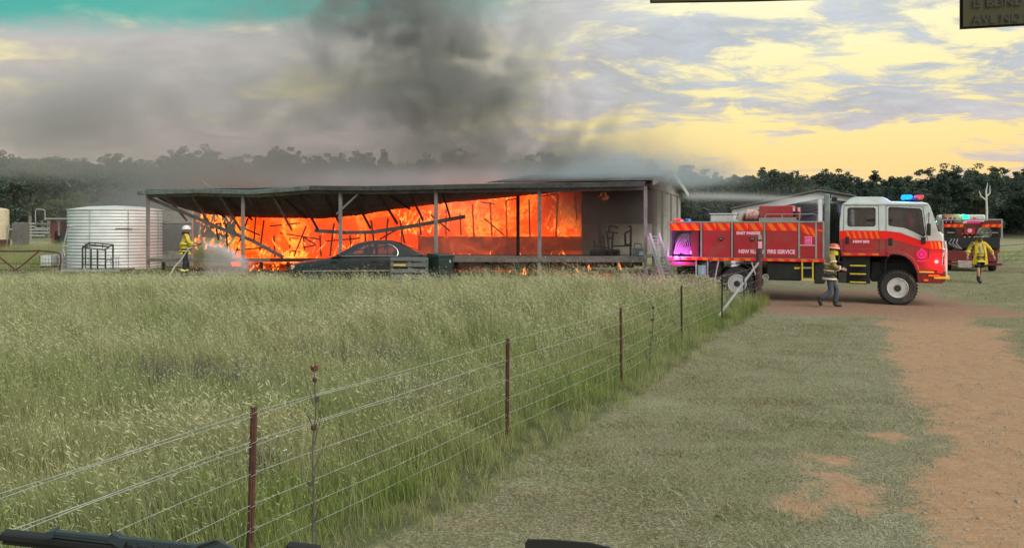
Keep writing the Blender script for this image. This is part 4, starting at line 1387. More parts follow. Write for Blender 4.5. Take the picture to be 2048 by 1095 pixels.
# bumper corner, yellow strip, bull bar, lamps
xb0, xb1 = P(1835, 550)[0], P(1884, 550)[0]
z0, z1 = P(1850, 566)[1], P(1850, 542)[1]
MB().prism([(xb0, z0), (xb1, z0), (xb1 + 0.1, z0 + 0.1), (xb1 + 0.1, z1), (xb0 - 0.03, z1)], NEAR, -1.19, 1.19).build('bumper', M['dred'], truck, bevel=0.02)
MB().box(((xb0 + P(1868, 545)[0]) / 2, -1.2, P(1850, 543.5)[1]), (P(1868, 545)[0] - xb0, 0.02, 0.05)).build('yellow_strip', M['yelrefl'], truck)
xf = P(1868, 555)[0]
MB().box((P(1884, 555)[0], -0.6, P(1884, 555)[1]), (P(1900, 555)[0] - xf, 1.2, 0.07)).build('bumper_step', M['yelrefl'], truck)
x, z = P(1852, 560)
MB().box((x, -1.2, z), (0.12, 0.02, 0.06)).build('side_reflector', M['orgrefl'], truck)
bb = MB()
xb = P(1896, 520)[0] - 0.05
for y in (-1.12, -0.5, 0.5, 1.12):
    bb.tube([(xb, y, P(1896, 556)[1]), (xb, y, P(1896, 500)[1]), (xb - 0.03, y, P(1896, 482)[1])], 0.04, 8)
for py in (500, 530, 550):
    bb.tube([(xb, -1.14, P(1896, py)[1]), (xb, 1.14, P(1896, py)[1])], 0.035, 8)
bb.tube([(P(1884, 498)[0], -1.15, P(1884, 498)[1]), (xb, -1.12, P(1896, 499)[1])], 0.03, 8)
bb.build('bull_bar', mat('pale alloy bar', (0.60, 0.60, 0.58), 0.4, 0.2), truck, smooth=True)
x, z = P(1878, 538)
MB().box((x + 0.03, -1.19, z), (0.16, 0.03, 0.26)).build('corner_lamp', M['lens_r'], truck, bevel=0.02)
MB().box((P(1868, 551)[0], -1.2, P(1868, 551)[1]), (0.3, 0.02, 0.05)).build('side_reflector', M['orgrefl'], truck)
x, z = P(1873, 523)
MB().lathe([(0.0, -0.03), (0.04, -0.02), (0.05, 0.0), (0.05, 0.03), (0, 0.03)][::-1], 16, (x, -1.215, z), 'Y').build('red_strobe', emis_mat('bright red strobe', (1.0, 0.12, 0.12), 5.0), truck, smooth=True)
lamp('red_strobe_light', truck, (x + 0.02, -1.40, z), (1.0, 0.05, 0.06), 9)
# roof light bar
x0, z0 = P(1803, 403)
x1, z1 = P(1846, 403)
zr = P(1825, 404)[1]
lb = MB().box(((x0 + x1) / 2, 0, zr + 0.09), (0.34, 1.7, 0.05)).build('light_bar', M['black'], truck, bevel=0.01)
xm = (x0 + x1) / 2
MB().box((xm - 0.13, -0.45, zr + 0.17), (0.30, 0.75, 0.13)).build('blue_lens', M['lblue'], lb, bevel=0.04)
MB().box((xm + 0.20, -0.45, zr + 0.16), (0.26, 0.75, 0.12)).build('red_lens', M['lens_r'], lb, bevel=0.04)
MB().box((xm + 0.20, -0.84, zr + 0.16), (0.10, 0.03, 0.06)).build('red_bulb', M['lred'], lb)
MB().box((xm, 0.45, zr + 0.16), (0.5, 0.7, 0.12)).build('blue_lens', M['lens_b'], lb, bevel=0.04)
lamp('blue_beacon_light', truck, (xm - 0.12, -0.9, zr + 0.22), (0.03, 0.25, 1.0), 35)
for q in range(3):
    x, z = P(1777 + q * 4, 404)
    MB().tube([(x, 0.3, z), (x, 0.3, z + 0.5)], 0.008, 5).build('aerial', M['black'], truck)

# ------------------------------------------------------------------ dark sedan
car = thing('dark_sedan', 'dark green sedan parked in the long grass in front of the fire', 'car', (-4.84, 27.4, 0.43), R(180))
paint = mat('dark green car paint', (0.009, 0.011, 0.010), 0.34, var=0.15, dirt=(0.04, 0.04, 0.035), dirt_amt=0.4, coat=0.25)
chrome = mat('bright trim', (0.6, 0.6, 0.6), 0.25, 0.9, var=0.05)
# stations along x (front positive): x, half width low, half width belt, z low, z belt
st = [(2.38, 0.55, 0.50, 0.34, 0.62), (2.30, 0.74, 0.68, 0.24, 0.70), (2.05, 0.86, 0.80, 0.20, 0.76), (1.5, 0.90, 0.84, 0.19, 0.83), (0.95, 0.90, 0.84, 0.19, 0.92),
      (0.3, 0.90, 0.85, 0.19, 0.95), (-0.6, 0.90, 0.85, 0.19, 0.97), (-1.3, 0.90, 0.84, 0.20, 0.99), (-1.9, 0.88, 0.80, 0.22, 1.0), (-2.28, 0.80, 0.70, 0.28, 0.97), (-2.38, 0.62, 0.56, 0.40, 0.88)]
mb = MB()
vs, fs = [], []
for (x, wl, wb, zl, zb) in st:
    zm = zl + (zb - zl) * 0.62
    ring = [(0, zl), (wl * 0.9, zl), (wl, zl + 0.12), (wl + 0.005, zm), (wb + 0.01, zb - 0.05), (wb - 0.06, zb), (wb * 0.5, zb + 0.02), (0, zb + 0.03)]
    full = ring + [(-y, z) for (y, z) in ring[-2:0:-1]]
    vs += [(x, y, z) for (y, z) in full]
nr = 14
for i in range(len(st) - 1):
    for k in range(nr):
        fs.append((i * nr + k, i * nr + (k + 1) % nr, (i + 1) * nr + (k + 1) % nr, (i + 1) * nr + k))
fs += [tuple(range(nr)), tuple((len(st) - 1) * nr + k for k in range(nr))[::-1]]
o = mb.add(vs, fs).build('body', paint, car, smooth=True, angle=60)
ss = o.modifiers.new('smooth', 'SUBSURF')
ss.levels = ss.render_levels = 2
# greenhouse: pillars and roof as a lofted shell, panes set into it
rl_ = [(1.02, 0.93), (0.80, 1.02), (0.30, 1.30), (0.05, 1.385), (-0.35, 1.425), (-0.8, 1.42), (-1.15, 1.35), (-1.75, 1.08), (-1.95, 1.0)]
vs, fs = [], []
for (x, z) in rl_:
    f = (z - 0.93) / 0.5
    wd = 0.80 - 0.20 * f
    for y, dz_ in ((-wd, 0), (-wd * 0.75, 0.035 * min(1, f + .2)), (0, 0.05 * min(1, f + .2)), (wd * 0.75, 0.035 * min(1, f + .2)), (wd, 0)):
        vs.append((x, y, z + dz_))
for i in range(len(rl_) - 1):
    for k in range(4):
        fs.append((i * 5 + k, i * 5 + k + 1, (i + 1) * 5 + k + 1, (i + 1) * 5 + k))
roofm = MB()
roofm.v, roofm.f, roofm.mi = [], [], []
mats_i = []
for idx, f in enumerate(fs):
    seg = idx // 4
    roofm.f.append(f)
    roofm.mi.append(1 if seg in (1,) or seg == 6 else 0)
roofm.v = vs
o = roofm.build('roof_shell', [paint, M['dglass']], car, smooth=True, angle=50)
o.modifiers.new('thickness', 'SOLIDIFY').thickness = 0.02
side_out = [(1.02, 0.93), (0.80, 1.02), (0.30, 1.30), (0.05, 1.385), (-0.35, 1.425), (-0.8, 1.42), (-1.15, 1.35), (-1.75, 1.08), (-1.95, 0.98)]
wf = [(0.62, 1.0), (0.22, 1.24), (0.02, 1.33), (-0.18, 1.36), (-0.18, 0.99)]
wr = [(-0.27, 0.99), (-0.27, 1.365), (-0.75, 1.36), (-0.80, 1.35), (-0.80, 0.99)]
wq = [(-0.84, 0.99), (-0.84, 1.34), (-0.97, 1.29), (-1.10, 1.17), (-1.13, 1.06), (-1.10, 0.99)]
for s in (1, -1):
    fn = lambda a, b, d: (a, s * (0.80 - 0.20 * (b - 0.93) / 0.5 + d), b)
    MB().prism(side_out, fn, -0.015, 0.0, holes=(wf, wr, wq)).build('pillar_frame', paint, car)
    for wnd in (wf, wr, wq):
        MB().prism(wnd, fn, -0.012, -0.006).build('window', M['dglass'], car)
    MB().bar((0.70, s * 0.80, 0.975), (-1.12, s * 0.80, 0.985), 0.015, 0.02).build('window_trim', chrome, car)
    MB().tube([fn(a, b, 0.004) for a, b in ((-0.82, 1.355), (-0.99, 1.30), (-1.13, 1.18), (-1.165, 1.06), (-1.13, 0.985))], 0.012, 5).build('window_trim', chrome, car)
    MB().bar((1.9, s * 0.912, 0.50), (-1.9, s * 0.912, 0.52), 0.012, 0.035).build('rub_strip', chrome, car)
    for x in (1.42, -1.40):
        o_ = (x, s * 0.80, 0.32)
        w_ = MB().lathe([(0.20, -0.1), (0.30, -0.105), (0.325, -0.07), (0.325, 0.07), (0.30, 0.105), (0.20, 0.1)], 28, o_, 'Y', ring=True).build('tyre', M['tyre'], car, smooth=True)
        rm = MB()
        rm.lathe([(0.205, 0.06), (0.215, 0.105), (0.19, 0.10), (0.18, 0.03), (0.0, 0.03)] if s < 0 else [(0.205, -0.06), (0.215, -0.105), (0.19, -0.10), (0.18, -0.03), (0.0, -0.03)], 28, o_, 'Y')
        for k in range(7):
            a = 2 * math.pi * k / 7
            rm.bar((x + 0.04 * math.cos(a), s * 0.885, 0.32 + 0.04 * math.sin(a)), (x + 0.2 * math.cos(a), s * 0.895, 0.32 + 0.2 * math.sin(a)), 0.045, 0.03, up=(0, 1, 0))
        rm.build('rim', M['galv'], car, smooth=True)
        arcp = [(x + 0.375 * math.cos(a), 0.32 + 0.36 * math.sin(a)) for a in np.linspace(R(-15), R(195), 16)]
        MB().prism(arcp, lambda a, b, d: (a, s * d, b), 0.70, 0.909).build('wheel_well', M['black'], car)
    MB().box((2.2, s * 0.62, 0.60), (0.12, 0.26, 0.13), (0, 0, -s * 0.35)).build('headlight', mat('headlamp glass', (0.5, 0.52, 0.52), 0.1, coat=1), car, bevel=0.02)
    MB().box((0.72, s * 0.93, 1.0), (0.10, 0.16, 0.11)).build('mirror', paint, car, bevel=0.03)
    MB().bar((0.98, s * 0.895, 0.80), (0.80, s * 0.895, 0.80), 0.02, 0.03).build('door_handle', paint, car)
    MB().bar((-0.32, s * 0.905, 0.80), (-0.50, s * 0.905, 0.80), 0.02, 0.03).build('door_handle', paint, car)
    MB().bar((-0.22, s * 0.90, 0.3), (-0.22, s * 0.865, 0.95), 0.008, 0.01).build('door_seam', M['black'], car)
for y in (-0.36, 0.36):
    MB().box((0.2, y, 0.62), (0.5, 0.46, 0.5)).build('seat', M['black'], car, bevel=0.06)
    MB().box((-0.05, y, 0.98), (0.14, 0.44, 0.55), (0, -0.2, 0)).build('seat_back', M['black'], car, bevel=0.05)
MB().box((-1.0, 0, 0.85), (0.2, 1.2, 0.55), (0, -0.25, 0)).build('seat_back', M['black'], car, bevel=0.06)
MB().box((2.36, 0, 0.42), (0.06, 1.0, 0.12)).build('number_plate_bar', M['black'], car, bevel=0.01)

bag = MB().lathe([(0.0, 0.0), (0.36, 0.01), (0.40, 0.06), (0.36, 0.12), (0.2, 0.15), (0.0, 0.15)], 18, at(816, 519, 26.9), sx=1.0, sy=0.5).build('yellow_bag', mat('yellow fabric', (0.62, 0.44, 0.07), 0.8), None, smooth=True)
bag.modifiers.new('s', 'SUBSURF').levels = 1
tag(bag, 'yellow folded jacket lying on the boot of the dark sedan', 'jacket')

# grey slatted plastic pallet standing on edge
c = at(818, 0, 26.2)
pal = thing('plastic_pallet', 'grey slatted pallet standing on edge beside the dark wheelie bin', 'pallet', (c.x, 26.2, gz(c.x, 26.2)), R(-4))
gp = mat('grey recycled plastic', (0.13, 0.135, 0.13), 0.65)
zt = 2.4 - 64 * 26.2 / 1650 - gz(c.x, 26.2)
for k in range(5):
    z = zt - 0.06 - k * (zt - 0.1) / 4.6
    MB().box((0, 0, z), (1.2, 0.03, 0.12)).build('slat', gp, pal, bevel=0.008)
for x in (-0.56, 0, 0.56):
    MB().box((x, 0.065, zt / 2), (0.09, 0.09, zt - 0.02)).build('bearer', gp, pal, bevel=0.008)
MB().bar((-0.5, -0.02, zt - 0.25), (-0.1, -0.02, zt - 0.25), 0.012, 0.04).build('strap', M['yelrefl'], pal)

# wheelie bin
c = at(880, 0, 26.3)
wb = thing('wheelie_bin', 'dark green wheelie bin with its lid shut next to the grey pallet', 'wheelie bin', (c.x, 26.4, gz(c.x, 26.4)), R(38))
gm_ = mat('dark green bin plastic', (0.018, 0.036, 0.030), 0.45, var=0.2)
vs = []
for z, hx, hy in ((0.06, 0.22, 0.25), (0.95, 0.29, 0.35)):
    vs += [(-hx, -hy, z), (hx, -hy, z), (hx, hy, z), (-hx, hy, z)]
MB().add(vs, [(0, 1, 2, 3), (7, 6, 5, 4), (0, 1, 5, 4), (1, 2, 6, 5), (2, 3, 7, 6), (3, 0, 4, 7)]).build('body', gm_, wb, bevel=0.03)
MB().box((0, 0, 0.98), (0.62, 0.76, 0.05)).build('rim', gm_, wb, bevel=0.015)
MB().box((0, -0.02, 1.03), (0.60, 0.74, 0.07), (0.05, 0, 0)).build('lid', gm_, wb, bevel=0.025)
MB().tube([(-0.25, 0.40, 0.95), (0.25, 0.40, 0.95)], 0.02, 8).build('handle', gm_, wb, smooth=True)
for x in (-0.24, 0.24):
    MB().lathe([(0.0, -0.03), (0.10, -0.03), (0.10, 0.03), (0.0, 0.03)], 16, (x, 0.27, 0.10), 'X').build('wheel', M['black'], wb, smooth=True)
MB().box((0.15, -0.335, 0.86), (0.03, 0.012, 0.14)).build('sticker', M['white'], wb)

# ------------------------------------------------------------------ corrugated water tank
TKX, TKY, TKR = -18.7, 39.0, 2.06
tk = thing('water_tank', 'round corrugated steel rainwater tank standing left of the burning house', 'water tank', (TKX, TKY, 0.30))
zt = 2.4 + 31.5 * 37 / 1650 - 0.30
prof = []
nrib = 19
for k in range(nrib * 6 + 1):
    z = 0.06 + (zt - 0.06) * k / (nrib * 6)
    prof.append((TKR + 0.016 * math.cos(k / 6 * 2 * math.pi), z))
MB().lathe(prof, 96, (0, 0, 0)).build('wall', M['tank'], tk, smooth=True, angle=80)
MB().lathe([(TKR + 0.04, zt - 0.02), (TKR + 0.04, zt + 0.02), (1.2, zt + 0.16), (0.0, zt + 0.22)], 64).build('roof', M['tank'], tk, smooth=True)
MB().lathe([(TKR + 0.1, 0), (TKR + 0.1, 0.06), (0, 0.06)], 48).build('base', M['sooty'], tk)
MB().bar((TKR * 0.42, -TKR * 0.93, 1.95), (TKR * 0.72, -TKR * 0.76, 1.95), 0.03).build('pipe_bracket', M['rust'], tk)
for k in range(3):
    a = R(-95 + 44 * k)
    MB().bar((TKR * 1.02 * math.cos(a), TKR * 1.02 * math.sin(a), 0.1), (TKR * 1.02 * math.cos(a), TKR * 1.02 * math.sin(a), zt), 0.02).build('seam_strip', M['galv'], tk)

# ------------------------------------------------------------------ yard clutter at the left
def ibc(px0, px1, py0, py1, Y, label):
    a, b = at(px0, py1, Y), at(px1, py0, Y)
    wd, h = b.x - a.x, b.z - a.z
    t_ = thing('caged_tote', label, 'water tote', ((a.x + b.x) / 2, Y + wd / 2, a.z))
    MB().box((0, 0, 0.14 + (h - 0.14) / 2), (wd * 0.93, wd * 0.93, h - 0.16)).build('bottle', M['ibc'], t_, bevel=0.05)
    MB().box((0, 0, 0.07), (wd, wd, 0.12)).build('pallet_base', M['black'], t_)
    cg = MB()
    for s in (-1, 1):
        for k in range(5):
            o_ = -wd / 2 + wd * k / 4
            cg.bar((o_, s * wd / 2, 0.12), (o_, s * wd / 2, h), 0.013)
            cg.bar((s * wd / 2, o_, 0.12), (s * wd / 2, o_, h), 0.013)
        for k in range(4):
            z = 0.16 + (h - 0.18) * k / 3
            cg.bar((-wd / 2, s * (wd / 2 + 0.012), z), (wd / 2, s * (wd / 2 + 0.012), z), 0.013)
            cg.bar((s * (wd / 2 + 0.012), -wd / 2, z), (s * (wd / 2 + 0.012), wd / 2, z), 0.013)
    cg.build('cage', M['galv'], t_)
    return t_
ibc(79, 103, 510, 538, 38.0, 'white caged plastic tote at the left end of the yard junk')
ibc(105, 124, 508, 538, 38.6, 'second white caged tote, between the pipe gate and the tank')
# flat trailer with a cage frame on it
Y = 35.2
tr = thing('flat_trailer', 'low flat trailer frame standing in the grass before the tank', 'trailer', (at(175, 0, Y).x, Y, gz(-18, Y)))
zd = at(0, 540, Y).z - gz(-18, Y)
x0, x1 = at(104, 0, Y).x - at(175, 0, Y).x, at(240, 0, Y).x - at(175, 0, Y).x
MB().box(((x0 + x1) / 2, 0.7, zd), (x1 - x0, 1.4, 0.06)).build('deck', M['pipe'], tr)
MB().bar((x0, 0, zd - 0.02), (x1, 0, zd - 0.02), 0.05, 0.10).build('side_rail', M['galv'], tr)
for sx in (x0 + 0.05, x0 + 0.55):
    MB().bar((sx, 0, zd), (sx + (0.35 if sx < x0 + 0.3 else -0.3), -0.1, -0.02), 0.05).build('stand_leg', M['galv'], tr)
ms = MB()
for px in range(124, 150, 4):
    ms.bar(at(px, 514, Y) - tr.location, at(px, 538, Y) - tr.location, 0.018)
for py in (514, 522, 530):
    ms.bar(at(124, py, Y) - tr.location, at(150, py, Y) - tr.location, 0.018)
ms.build('mesh_side', M['galv'], tr)
ms = MB()
for px in range(222, 242, 5):
    ms.bar(at(px, 514, Y) - tr.location, at(px, 540, Y) - tr.location, 0.018)
for py in (514, 526):
    ms.bar(at(220, py, Y) - tr.location, at(240, py, Y) - tr.location, 0.018)
ms.build('mesh_side', M['pipe'], tr)
cgx = thing('steel_cage', 'dark steel cage frame with a bent top standing on the flat trailer', 'cage', (at(195, 0, Y).x, Y + 0.1, at(0, 539, Y).z))
O = cgx.location
def cp(px, py, dy=0.0):
    return at(px, py, Y + 0.1 + dy) - O
cm = M['chassis']
for (a, b) in (((165, 494), (165, 539)), ((182, 498), (182, 539)), ((195, 499), (195, 538)), ((211, 497), (211, 537)), ((226, 488), (226, 538))):
    MB().bar(cp(*a), cp(*b), 0.05).build('upright', cm, cgx)
for (a, b) in (((165, 494), (211, 500)), ((165, 494), (180, 485)), ((180, 485), (226, 489)), ((211, 498), (226, 489)), ((165, 516), (212, 518)), ((165, 528), (211, 531)), ((172, 492), (210, 492)), ((176, 488), (218, 494))):
    MB().bar(cp(*a), cp(*b), 0.045).build('rail', cm, cgx)
for (px, py) in ((174, 487), (190, 486), (205, 488)):
    MB().bar(cp(px, py + 6, 0), cp(px, py, 0.9), 0.04).build('rail', cm, cgx)
for (a, b) in (((171, 487), (171, 539)), ((226, 519), (213, 519))):
    MB().bar(cp(*a, 0.9), cp(*b, 0.9), 0.04).build('upright', cm, cgx)
# leaning pipe stand
ps = thing('pipe_stand', 'thin pale pipe stand leaning at the left edge of the tank', 'pipe stand', (0, 0, 0))
for (a, b, r_) in (((137, 452), (126, 495), 0.035), ((126, 495), (124, 515), 0.03), ((124, 493), (144, 491), 0.035), ((136, 452), (146, 453), 0.06), ((126, 495), (130, 512), 0.02)):
    MB().tube([at(*a, 36.6), at(*b, 36.6)], r_, 7).build('pipe', M['galv'], ps, smooth=True)
for a, b in (((131, 532), (140, 528)),):
    MB().bar(at(134, 540, 36.5), at(142, 528, 36.5), 0.03).build('brace', M['galv'], ps)
MB().tube([at(124, 515, 36.6), at(124, 545, 36.6)], 0.03, 7).build('pipe', M['galv'], ps, smooth=True)
# pipe gate left
pg = thing('pipe_gate', 'brown pipe farm gate with a diagonal brace at the left edge of the paddock', 'gate', (0, 0, 0))
Y = 31.0
def gp_(pts, r_=0.03, name='pipe', m=None, par=pg, YY=None):
    MB().tube([at(px, py, YY or Y) for px, py in pts], r_, 7).build(name, m or M['rust'], par, smooth=True)
gp_([(-60, 502), (60, 502), (78, 501), (112, 504), (121, 509), (122, 520), (119, 545)], 0.032, 'frame')
gp_([(-60, 480), (0, 515), (40, 546)], 0.03, 'brace')
gp_([(78, 502), (40, 534), (26, 541)], 0.025, 'brace')
gp_([(-60, 526), (118, 527)], 0.012, 'wire')
gp_([(-60, 540), (118, 540)], 0.012, 'wire')
# stock yards far left
sy = thing('stock_yard', 'weathered timber and pipe cattle yard rails far behind the pipe gate', 'cattle yard', (0, 0, 0))
Y = 75.0
for px in (12, 26, 40, 45, 58, 72, 84, 88, 98):
    MB().bar(at(px, 441 + (px % 7), Y), at(px, 474, Y), 0.14).build('yard_post', M['timber'], sy)
for (py, x0, x1) in ((446, 28, 74), (452, 38, 70), (458, 14, 96), (464, 30, 98), (470, 26, 90), (456, 70, 98), (447, 72, 100)):
    MB().bar(at(x0, py, Y - .15), at(x1, py + 1, Y - .15), 0.07, 0.14).build('yard_rail', M['timber'] if py % 2 else M['galv'], sy)
MB().tube([at(71, 445, Y), at(71, 420, Y), at(73, 418, Y), at(88, 419, Y), at(90, 421, Y), at(90, 440, Y)], 0.04, 6).build('race_arch', M['galv'], sy, smooth=True)
# open hay shed behind the yards
Y = 80.0
ls = thing('lean_to_shed', 'dark open lean-to shed with a thin pale roof edge beyond the cattle yard', 'shed', (0, 0, 0))
p0, p1 = at(92, 437, Y), at(180, 437, Y)
MB().box(((p0.x + p1.x) / 2, Y + 2.5, p0.z), (p1.x - p0.x, 5.6, 0.12)).build('roof', M['galv'], ls)
q0 = at(100, 470, Y)
MB().box(((at(116, 0, Y).x + p1.x) / 2, Y + 4.5, (p0.z + 0.45) / 2), (p1.x - at(116, 0, Y).x, 0.1, p0.z - 0.45)).build('back_wall', M['chassis'], ls)
for px in (96, 118, 140, 178):
    MB().bar(at(px, 437, Y), at(px, 471, Y), 0.14).build('post', M['timber'], ls)
MB().box((at(107, 0, Y).x, Y + 1, 1.6), (0.9, 1.2, 2.2)).build('rusty_bin', M['dred'], ls)
MB().box((at(120, 0, Y).x, Y + 1, 1.1), (1.5, 1.2, 1.4)).build('dark_crate', M['black'], ls)
# cream tank stand at the far left edge
Y = 62.0
ct = thing('cream_tank', 'cream painted upright tank at the far left edge of the yard', 'tank', (at(-6, 0, Y).x, Y, gz(-30, Y)))
h_ = at(0, 417, Y).z - gz(-30, Y)
MB().lathe([(0.80, 0.9), (0.80, h_ - 0.1), (0.6, h_), (0.0, h_ + 0.1)], 24).build('wall', mat('cream paint', (0.55, 0.47, 0.33), 0.6), ct, smooth=True)
MB().lathe([(0.85, 0.0), (0.85, 0.9), (0.0, 0.9)], 16).build('stand', M['rust'], ct)
MB().bar((1.0, -0.1, h_ - 1.2), (0.72, -0.1, 0.0), 0.08).build('brace', M['galv'], ct)
MB().box((1.5, 0.5, 1.3), (0.8, 0.8, 1.7)).build('side_box', M['pipe'], ct)

# ------------------------------------------------------------------ shed behind the truck
YS = 38.5
sh = thing('open_shed', 'open fronted farm shed with pale gable trim seen over the fire truck', 'shed', (0, 0, 0))
wcl = mat('pale lilac white cladding', (0.55, 0.55, 0.62), 0.6, var=0.06)
def sp(px, py, d=0.0):
    return at(px, py, YS) + Vector((0.35 * d, d, 0))
dark = mat('shed lining with beacon light', (0.20, 0.13, 0.36), 0.8, var=0.3, scale=1.2)  # violet of the beacon light painted into the lining colour
lft, pk, rgt = (1462, 418), (1638, 381), (1712, 393)
for k in range(10):
    for (a, b) in ((lft, pk), (pk, rgt)):
        d0, d1 = -0.3 + k * 0.85, -0.3 + (k + 1) * 0.85 - 0.012
        q = [sp(*a, d0), sp(*b, d0), sp(*b, d1), sp(*a, d1)]
        MB().add([tuple(p + Vector((0, 0, 0.06))) for p in q] + [tuple(p) for p in q], [(0, 1, 2, 3), (7, 6, 5, 4), (0, 1, 5, 4), (1, 2, 6, 5), (2, 3, 7, 6), (3, 0, 4, 7)]).build('roof_sheet', M['iron'], sh)
MB().prism([(1464, 420), (1638, 384), (1638, 397), (1500, 424), (1464, 433)], lambda a, b, d: tuple(sp(a, b, d)), 0.0, 0.06).build('gable_trim', wcl, sh)
MB().prism([(1638, 384), (1708, 395), (1708, 404), (1645, 397), (1638, 397)], lambda a, b, d: tuple(sp(a, b, d)), 0.0, 0.06).build('gable_trim', wcl, sh)
for (a, b) in (((1637, 396), (1645, 540)), ((1463, 426), (1471, 540)), ((1702, 400), (1709, 540))):
    p, q = sp(a[0], a[1]), sp(b[0], b[1])
    MB().box(((p.x + q.x) / 2, YS + 0.1, (p.z + q.z) / 2), (q.x - p.x, 0.16, p.z - q.z)).build('corner_post', wcl, sh)
p, q = sp(1470, 440, 8.0), sp(1708, 540, 8.0)
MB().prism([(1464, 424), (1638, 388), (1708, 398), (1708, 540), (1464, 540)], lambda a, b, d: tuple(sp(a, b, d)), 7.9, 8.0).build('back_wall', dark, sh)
for k in range(4):
    f = k / 4
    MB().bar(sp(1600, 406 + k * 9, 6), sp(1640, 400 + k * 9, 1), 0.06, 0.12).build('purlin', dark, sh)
for (px) in (1466, 1706):
    MB().prism([(0, 0.2), (0, 3.2), (8, 3.2), (8, 0.2)], lambda a, b, d: (sp(px, 400, a).x + d, YS + a + 0.2, b), 0, 0.06).build('side_wall', wcl, sh)

# ------------------------------------------------------------------ second fire truck, seen from behind
Y2 = 39.0
t2 = thing('tanker_truck', 'second red fire truck seen from the rear with a green beacon on its roof', 'fire truck', (at(1944, 0, Y2).x, Y2, 0.2), R(-24))
def q2(px, py, dy=0.0):
    p = at(px, py, Y2)
    return (p.x - t2.location.x) * 1.06, dy, p.z - 0.2
bt, bbm = q2(0, 439)[2], q2(0, 524)[2]
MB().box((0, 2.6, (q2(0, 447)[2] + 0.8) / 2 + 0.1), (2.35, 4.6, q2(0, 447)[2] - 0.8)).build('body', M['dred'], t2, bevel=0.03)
frm = MB()
for px in (1895, 1993):
    x = q2(px, 0)[0]
    frm.box((x, 0.05, (bt + q2(0, 480)[2]) / 2), (0.07, 0.07, bt - q2(0, 480)[2]))
frm.box((0, 0.05, bt), (2.5, 0.07, 0.06))
frm.build('rear_frame', M['alu'], t2)
def st2(pa, pb):
    mb = MB()
    (x0, _, z1), (x1, _, z0) = q2(*pa), q2(*pb)
    n = 6
    for k in range(n):
        mb.cur = k % 2
        a, b = x0 + (x1 - x0) * k / n, x0 + (x1 - x0) * (k + 1) / n
        mb.prism([(a, z0), (b, z0), (b + 0.03, z1), (a + 0.03, z1)], lambda a, b, d: (a, d, b), 0.0, 0.02)
    mb.build('reflective_stripe', [M['redrefl'], M['orgrefl']], t2)
st2((1896, 448), (1929, 454))
st2((1960, 448), (1993, 454))
x, _, z = q2(1944, 444)
MB().box((x, 0.03, z), (0.7, 0.03, 0.11)).build('rear_sign', M['hotpink'], t2)
MB().box((x - 0.30, 0.01, z), (0.16, 0.02, 0.11)).build('rear_sign_end', M['pink'], t2)
MB().box((q2(1978, 0)[0], 0.06, z), (0.7, 0.03, 0.14)).build('rear_panel', M['dred'], t2)
x, _, z = q2(1941, 461)
MB().box((x, 0.24, z - 0.02), (0.45, 0.1, 0.3)).build('pump_panel', M['red'], t2)
MB().lathe([(0.0, -0.01), (0.10, -0.01), (0.10, 0.01), (0, 0.01)], 18, (x, 0.17, z), 'Y').build('gauge', M['pink'], t2)
for k, px in enumerate((1909, 1966, 1982)):
    x, _, z = q2(px, 465)
    rr = MB()
    for j in range(5):
        r_ = 0.10 + 0.05 * j
        rr.tube([(x + r_ * math.cos(a), 0.2 - 0.02 * (j % 2), z + r_ * 0.9 * math.sin(a)) for a in np.linspace(0, 2 * math.pi, 20)], 0.02, 5)
    rr.build('hose_coil', M['chassis'] if k != 1 else M['hose'], t2, smooth=True)
    MB().box((x, 0.16, z), (0.3, 0.03, 0.05)).build('hose_bracket', M['alu'], t2)
MB().box((0, 0.2, q2(0, 485)[2]), (2.3, 0.3, 0.5)).build('rear_recess', M['black'], t2)
hs2 = MB()
for k in range(3):
    hs2.tube([q2(1910 + k * 5, 478, 0.0), q2(1905 + k * 6, 487, -0.1), q2(1918 + k * 4, 496 + k, -0.15), q2(1912 + 5 * k, 500, -0.1)], 0.04, 6)
hs2.build('loose_hose', M['pipe'], t2, smooth=True)
for k in range(8):
    x, _, z = q2(1928 + k * 4, 468 + (k * 7) % 14)
    MB().box((x, 0.12, z), (0.08, 0.12, 0.10)).build('valve', M['alu'] if k % 2 else M['red'], t2, bevel=0.02)
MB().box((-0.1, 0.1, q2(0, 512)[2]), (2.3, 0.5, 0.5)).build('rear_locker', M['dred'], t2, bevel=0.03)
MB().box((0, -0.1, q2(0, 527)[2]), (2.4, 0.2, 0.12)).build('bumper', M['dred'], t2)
x, _, z = q2(1931, 528)
MB().box((x, -0.22, z), (0.58, 0.05, 0.34)).build('rear_plate', mat('pale plate', (0.42, 0.33, 0.32), 0.6, var=0.3, scale=9), t2, bevel=0.04)
for x in (-0.95, 0.95):
    for y in (1.2, 4.8):
        MB().lathe([(0.25, -0.14), (0.46, -0.15), (0.5, -0.08), (0.5, 0.08), (0.46, 0.15), (0.25, 0.14)], 24, (x, y, 0.5), 'X').build('wheel', M['tyre'], t2, smooth=True)
MB().box((-0.05, 5.6, 1.75), (2.2, 1.5, 2.0)).build('cab', M['white'], t2, bevel=0.08)
MB().box((-0.7, 1.2, q2(0, 436)[2] + 0.02), (0.9, 1.6, 0.34)).build('top_locker', mat('faded red lid', (0.42, 0.12, 0.12), 0.5), t2, bevel=0.03)
for k in range(5):
    MB().box((-1.14 + k * 0.1, 0.3, q2(0, 440)[2]), (0.05, 0.4, 0.26), (0, 0.35, 0)).build('rack_slat', M['pink'] if k % 2 else M['dred'], t2)
MB().box((-1.32, 2.4, (bt + 1.0) / 2 + 0.1), (0.2, 4.0, bt - 1.0)).build('side_lockers', M['alu'], t2)
x, _, z = q2(1935, 434)
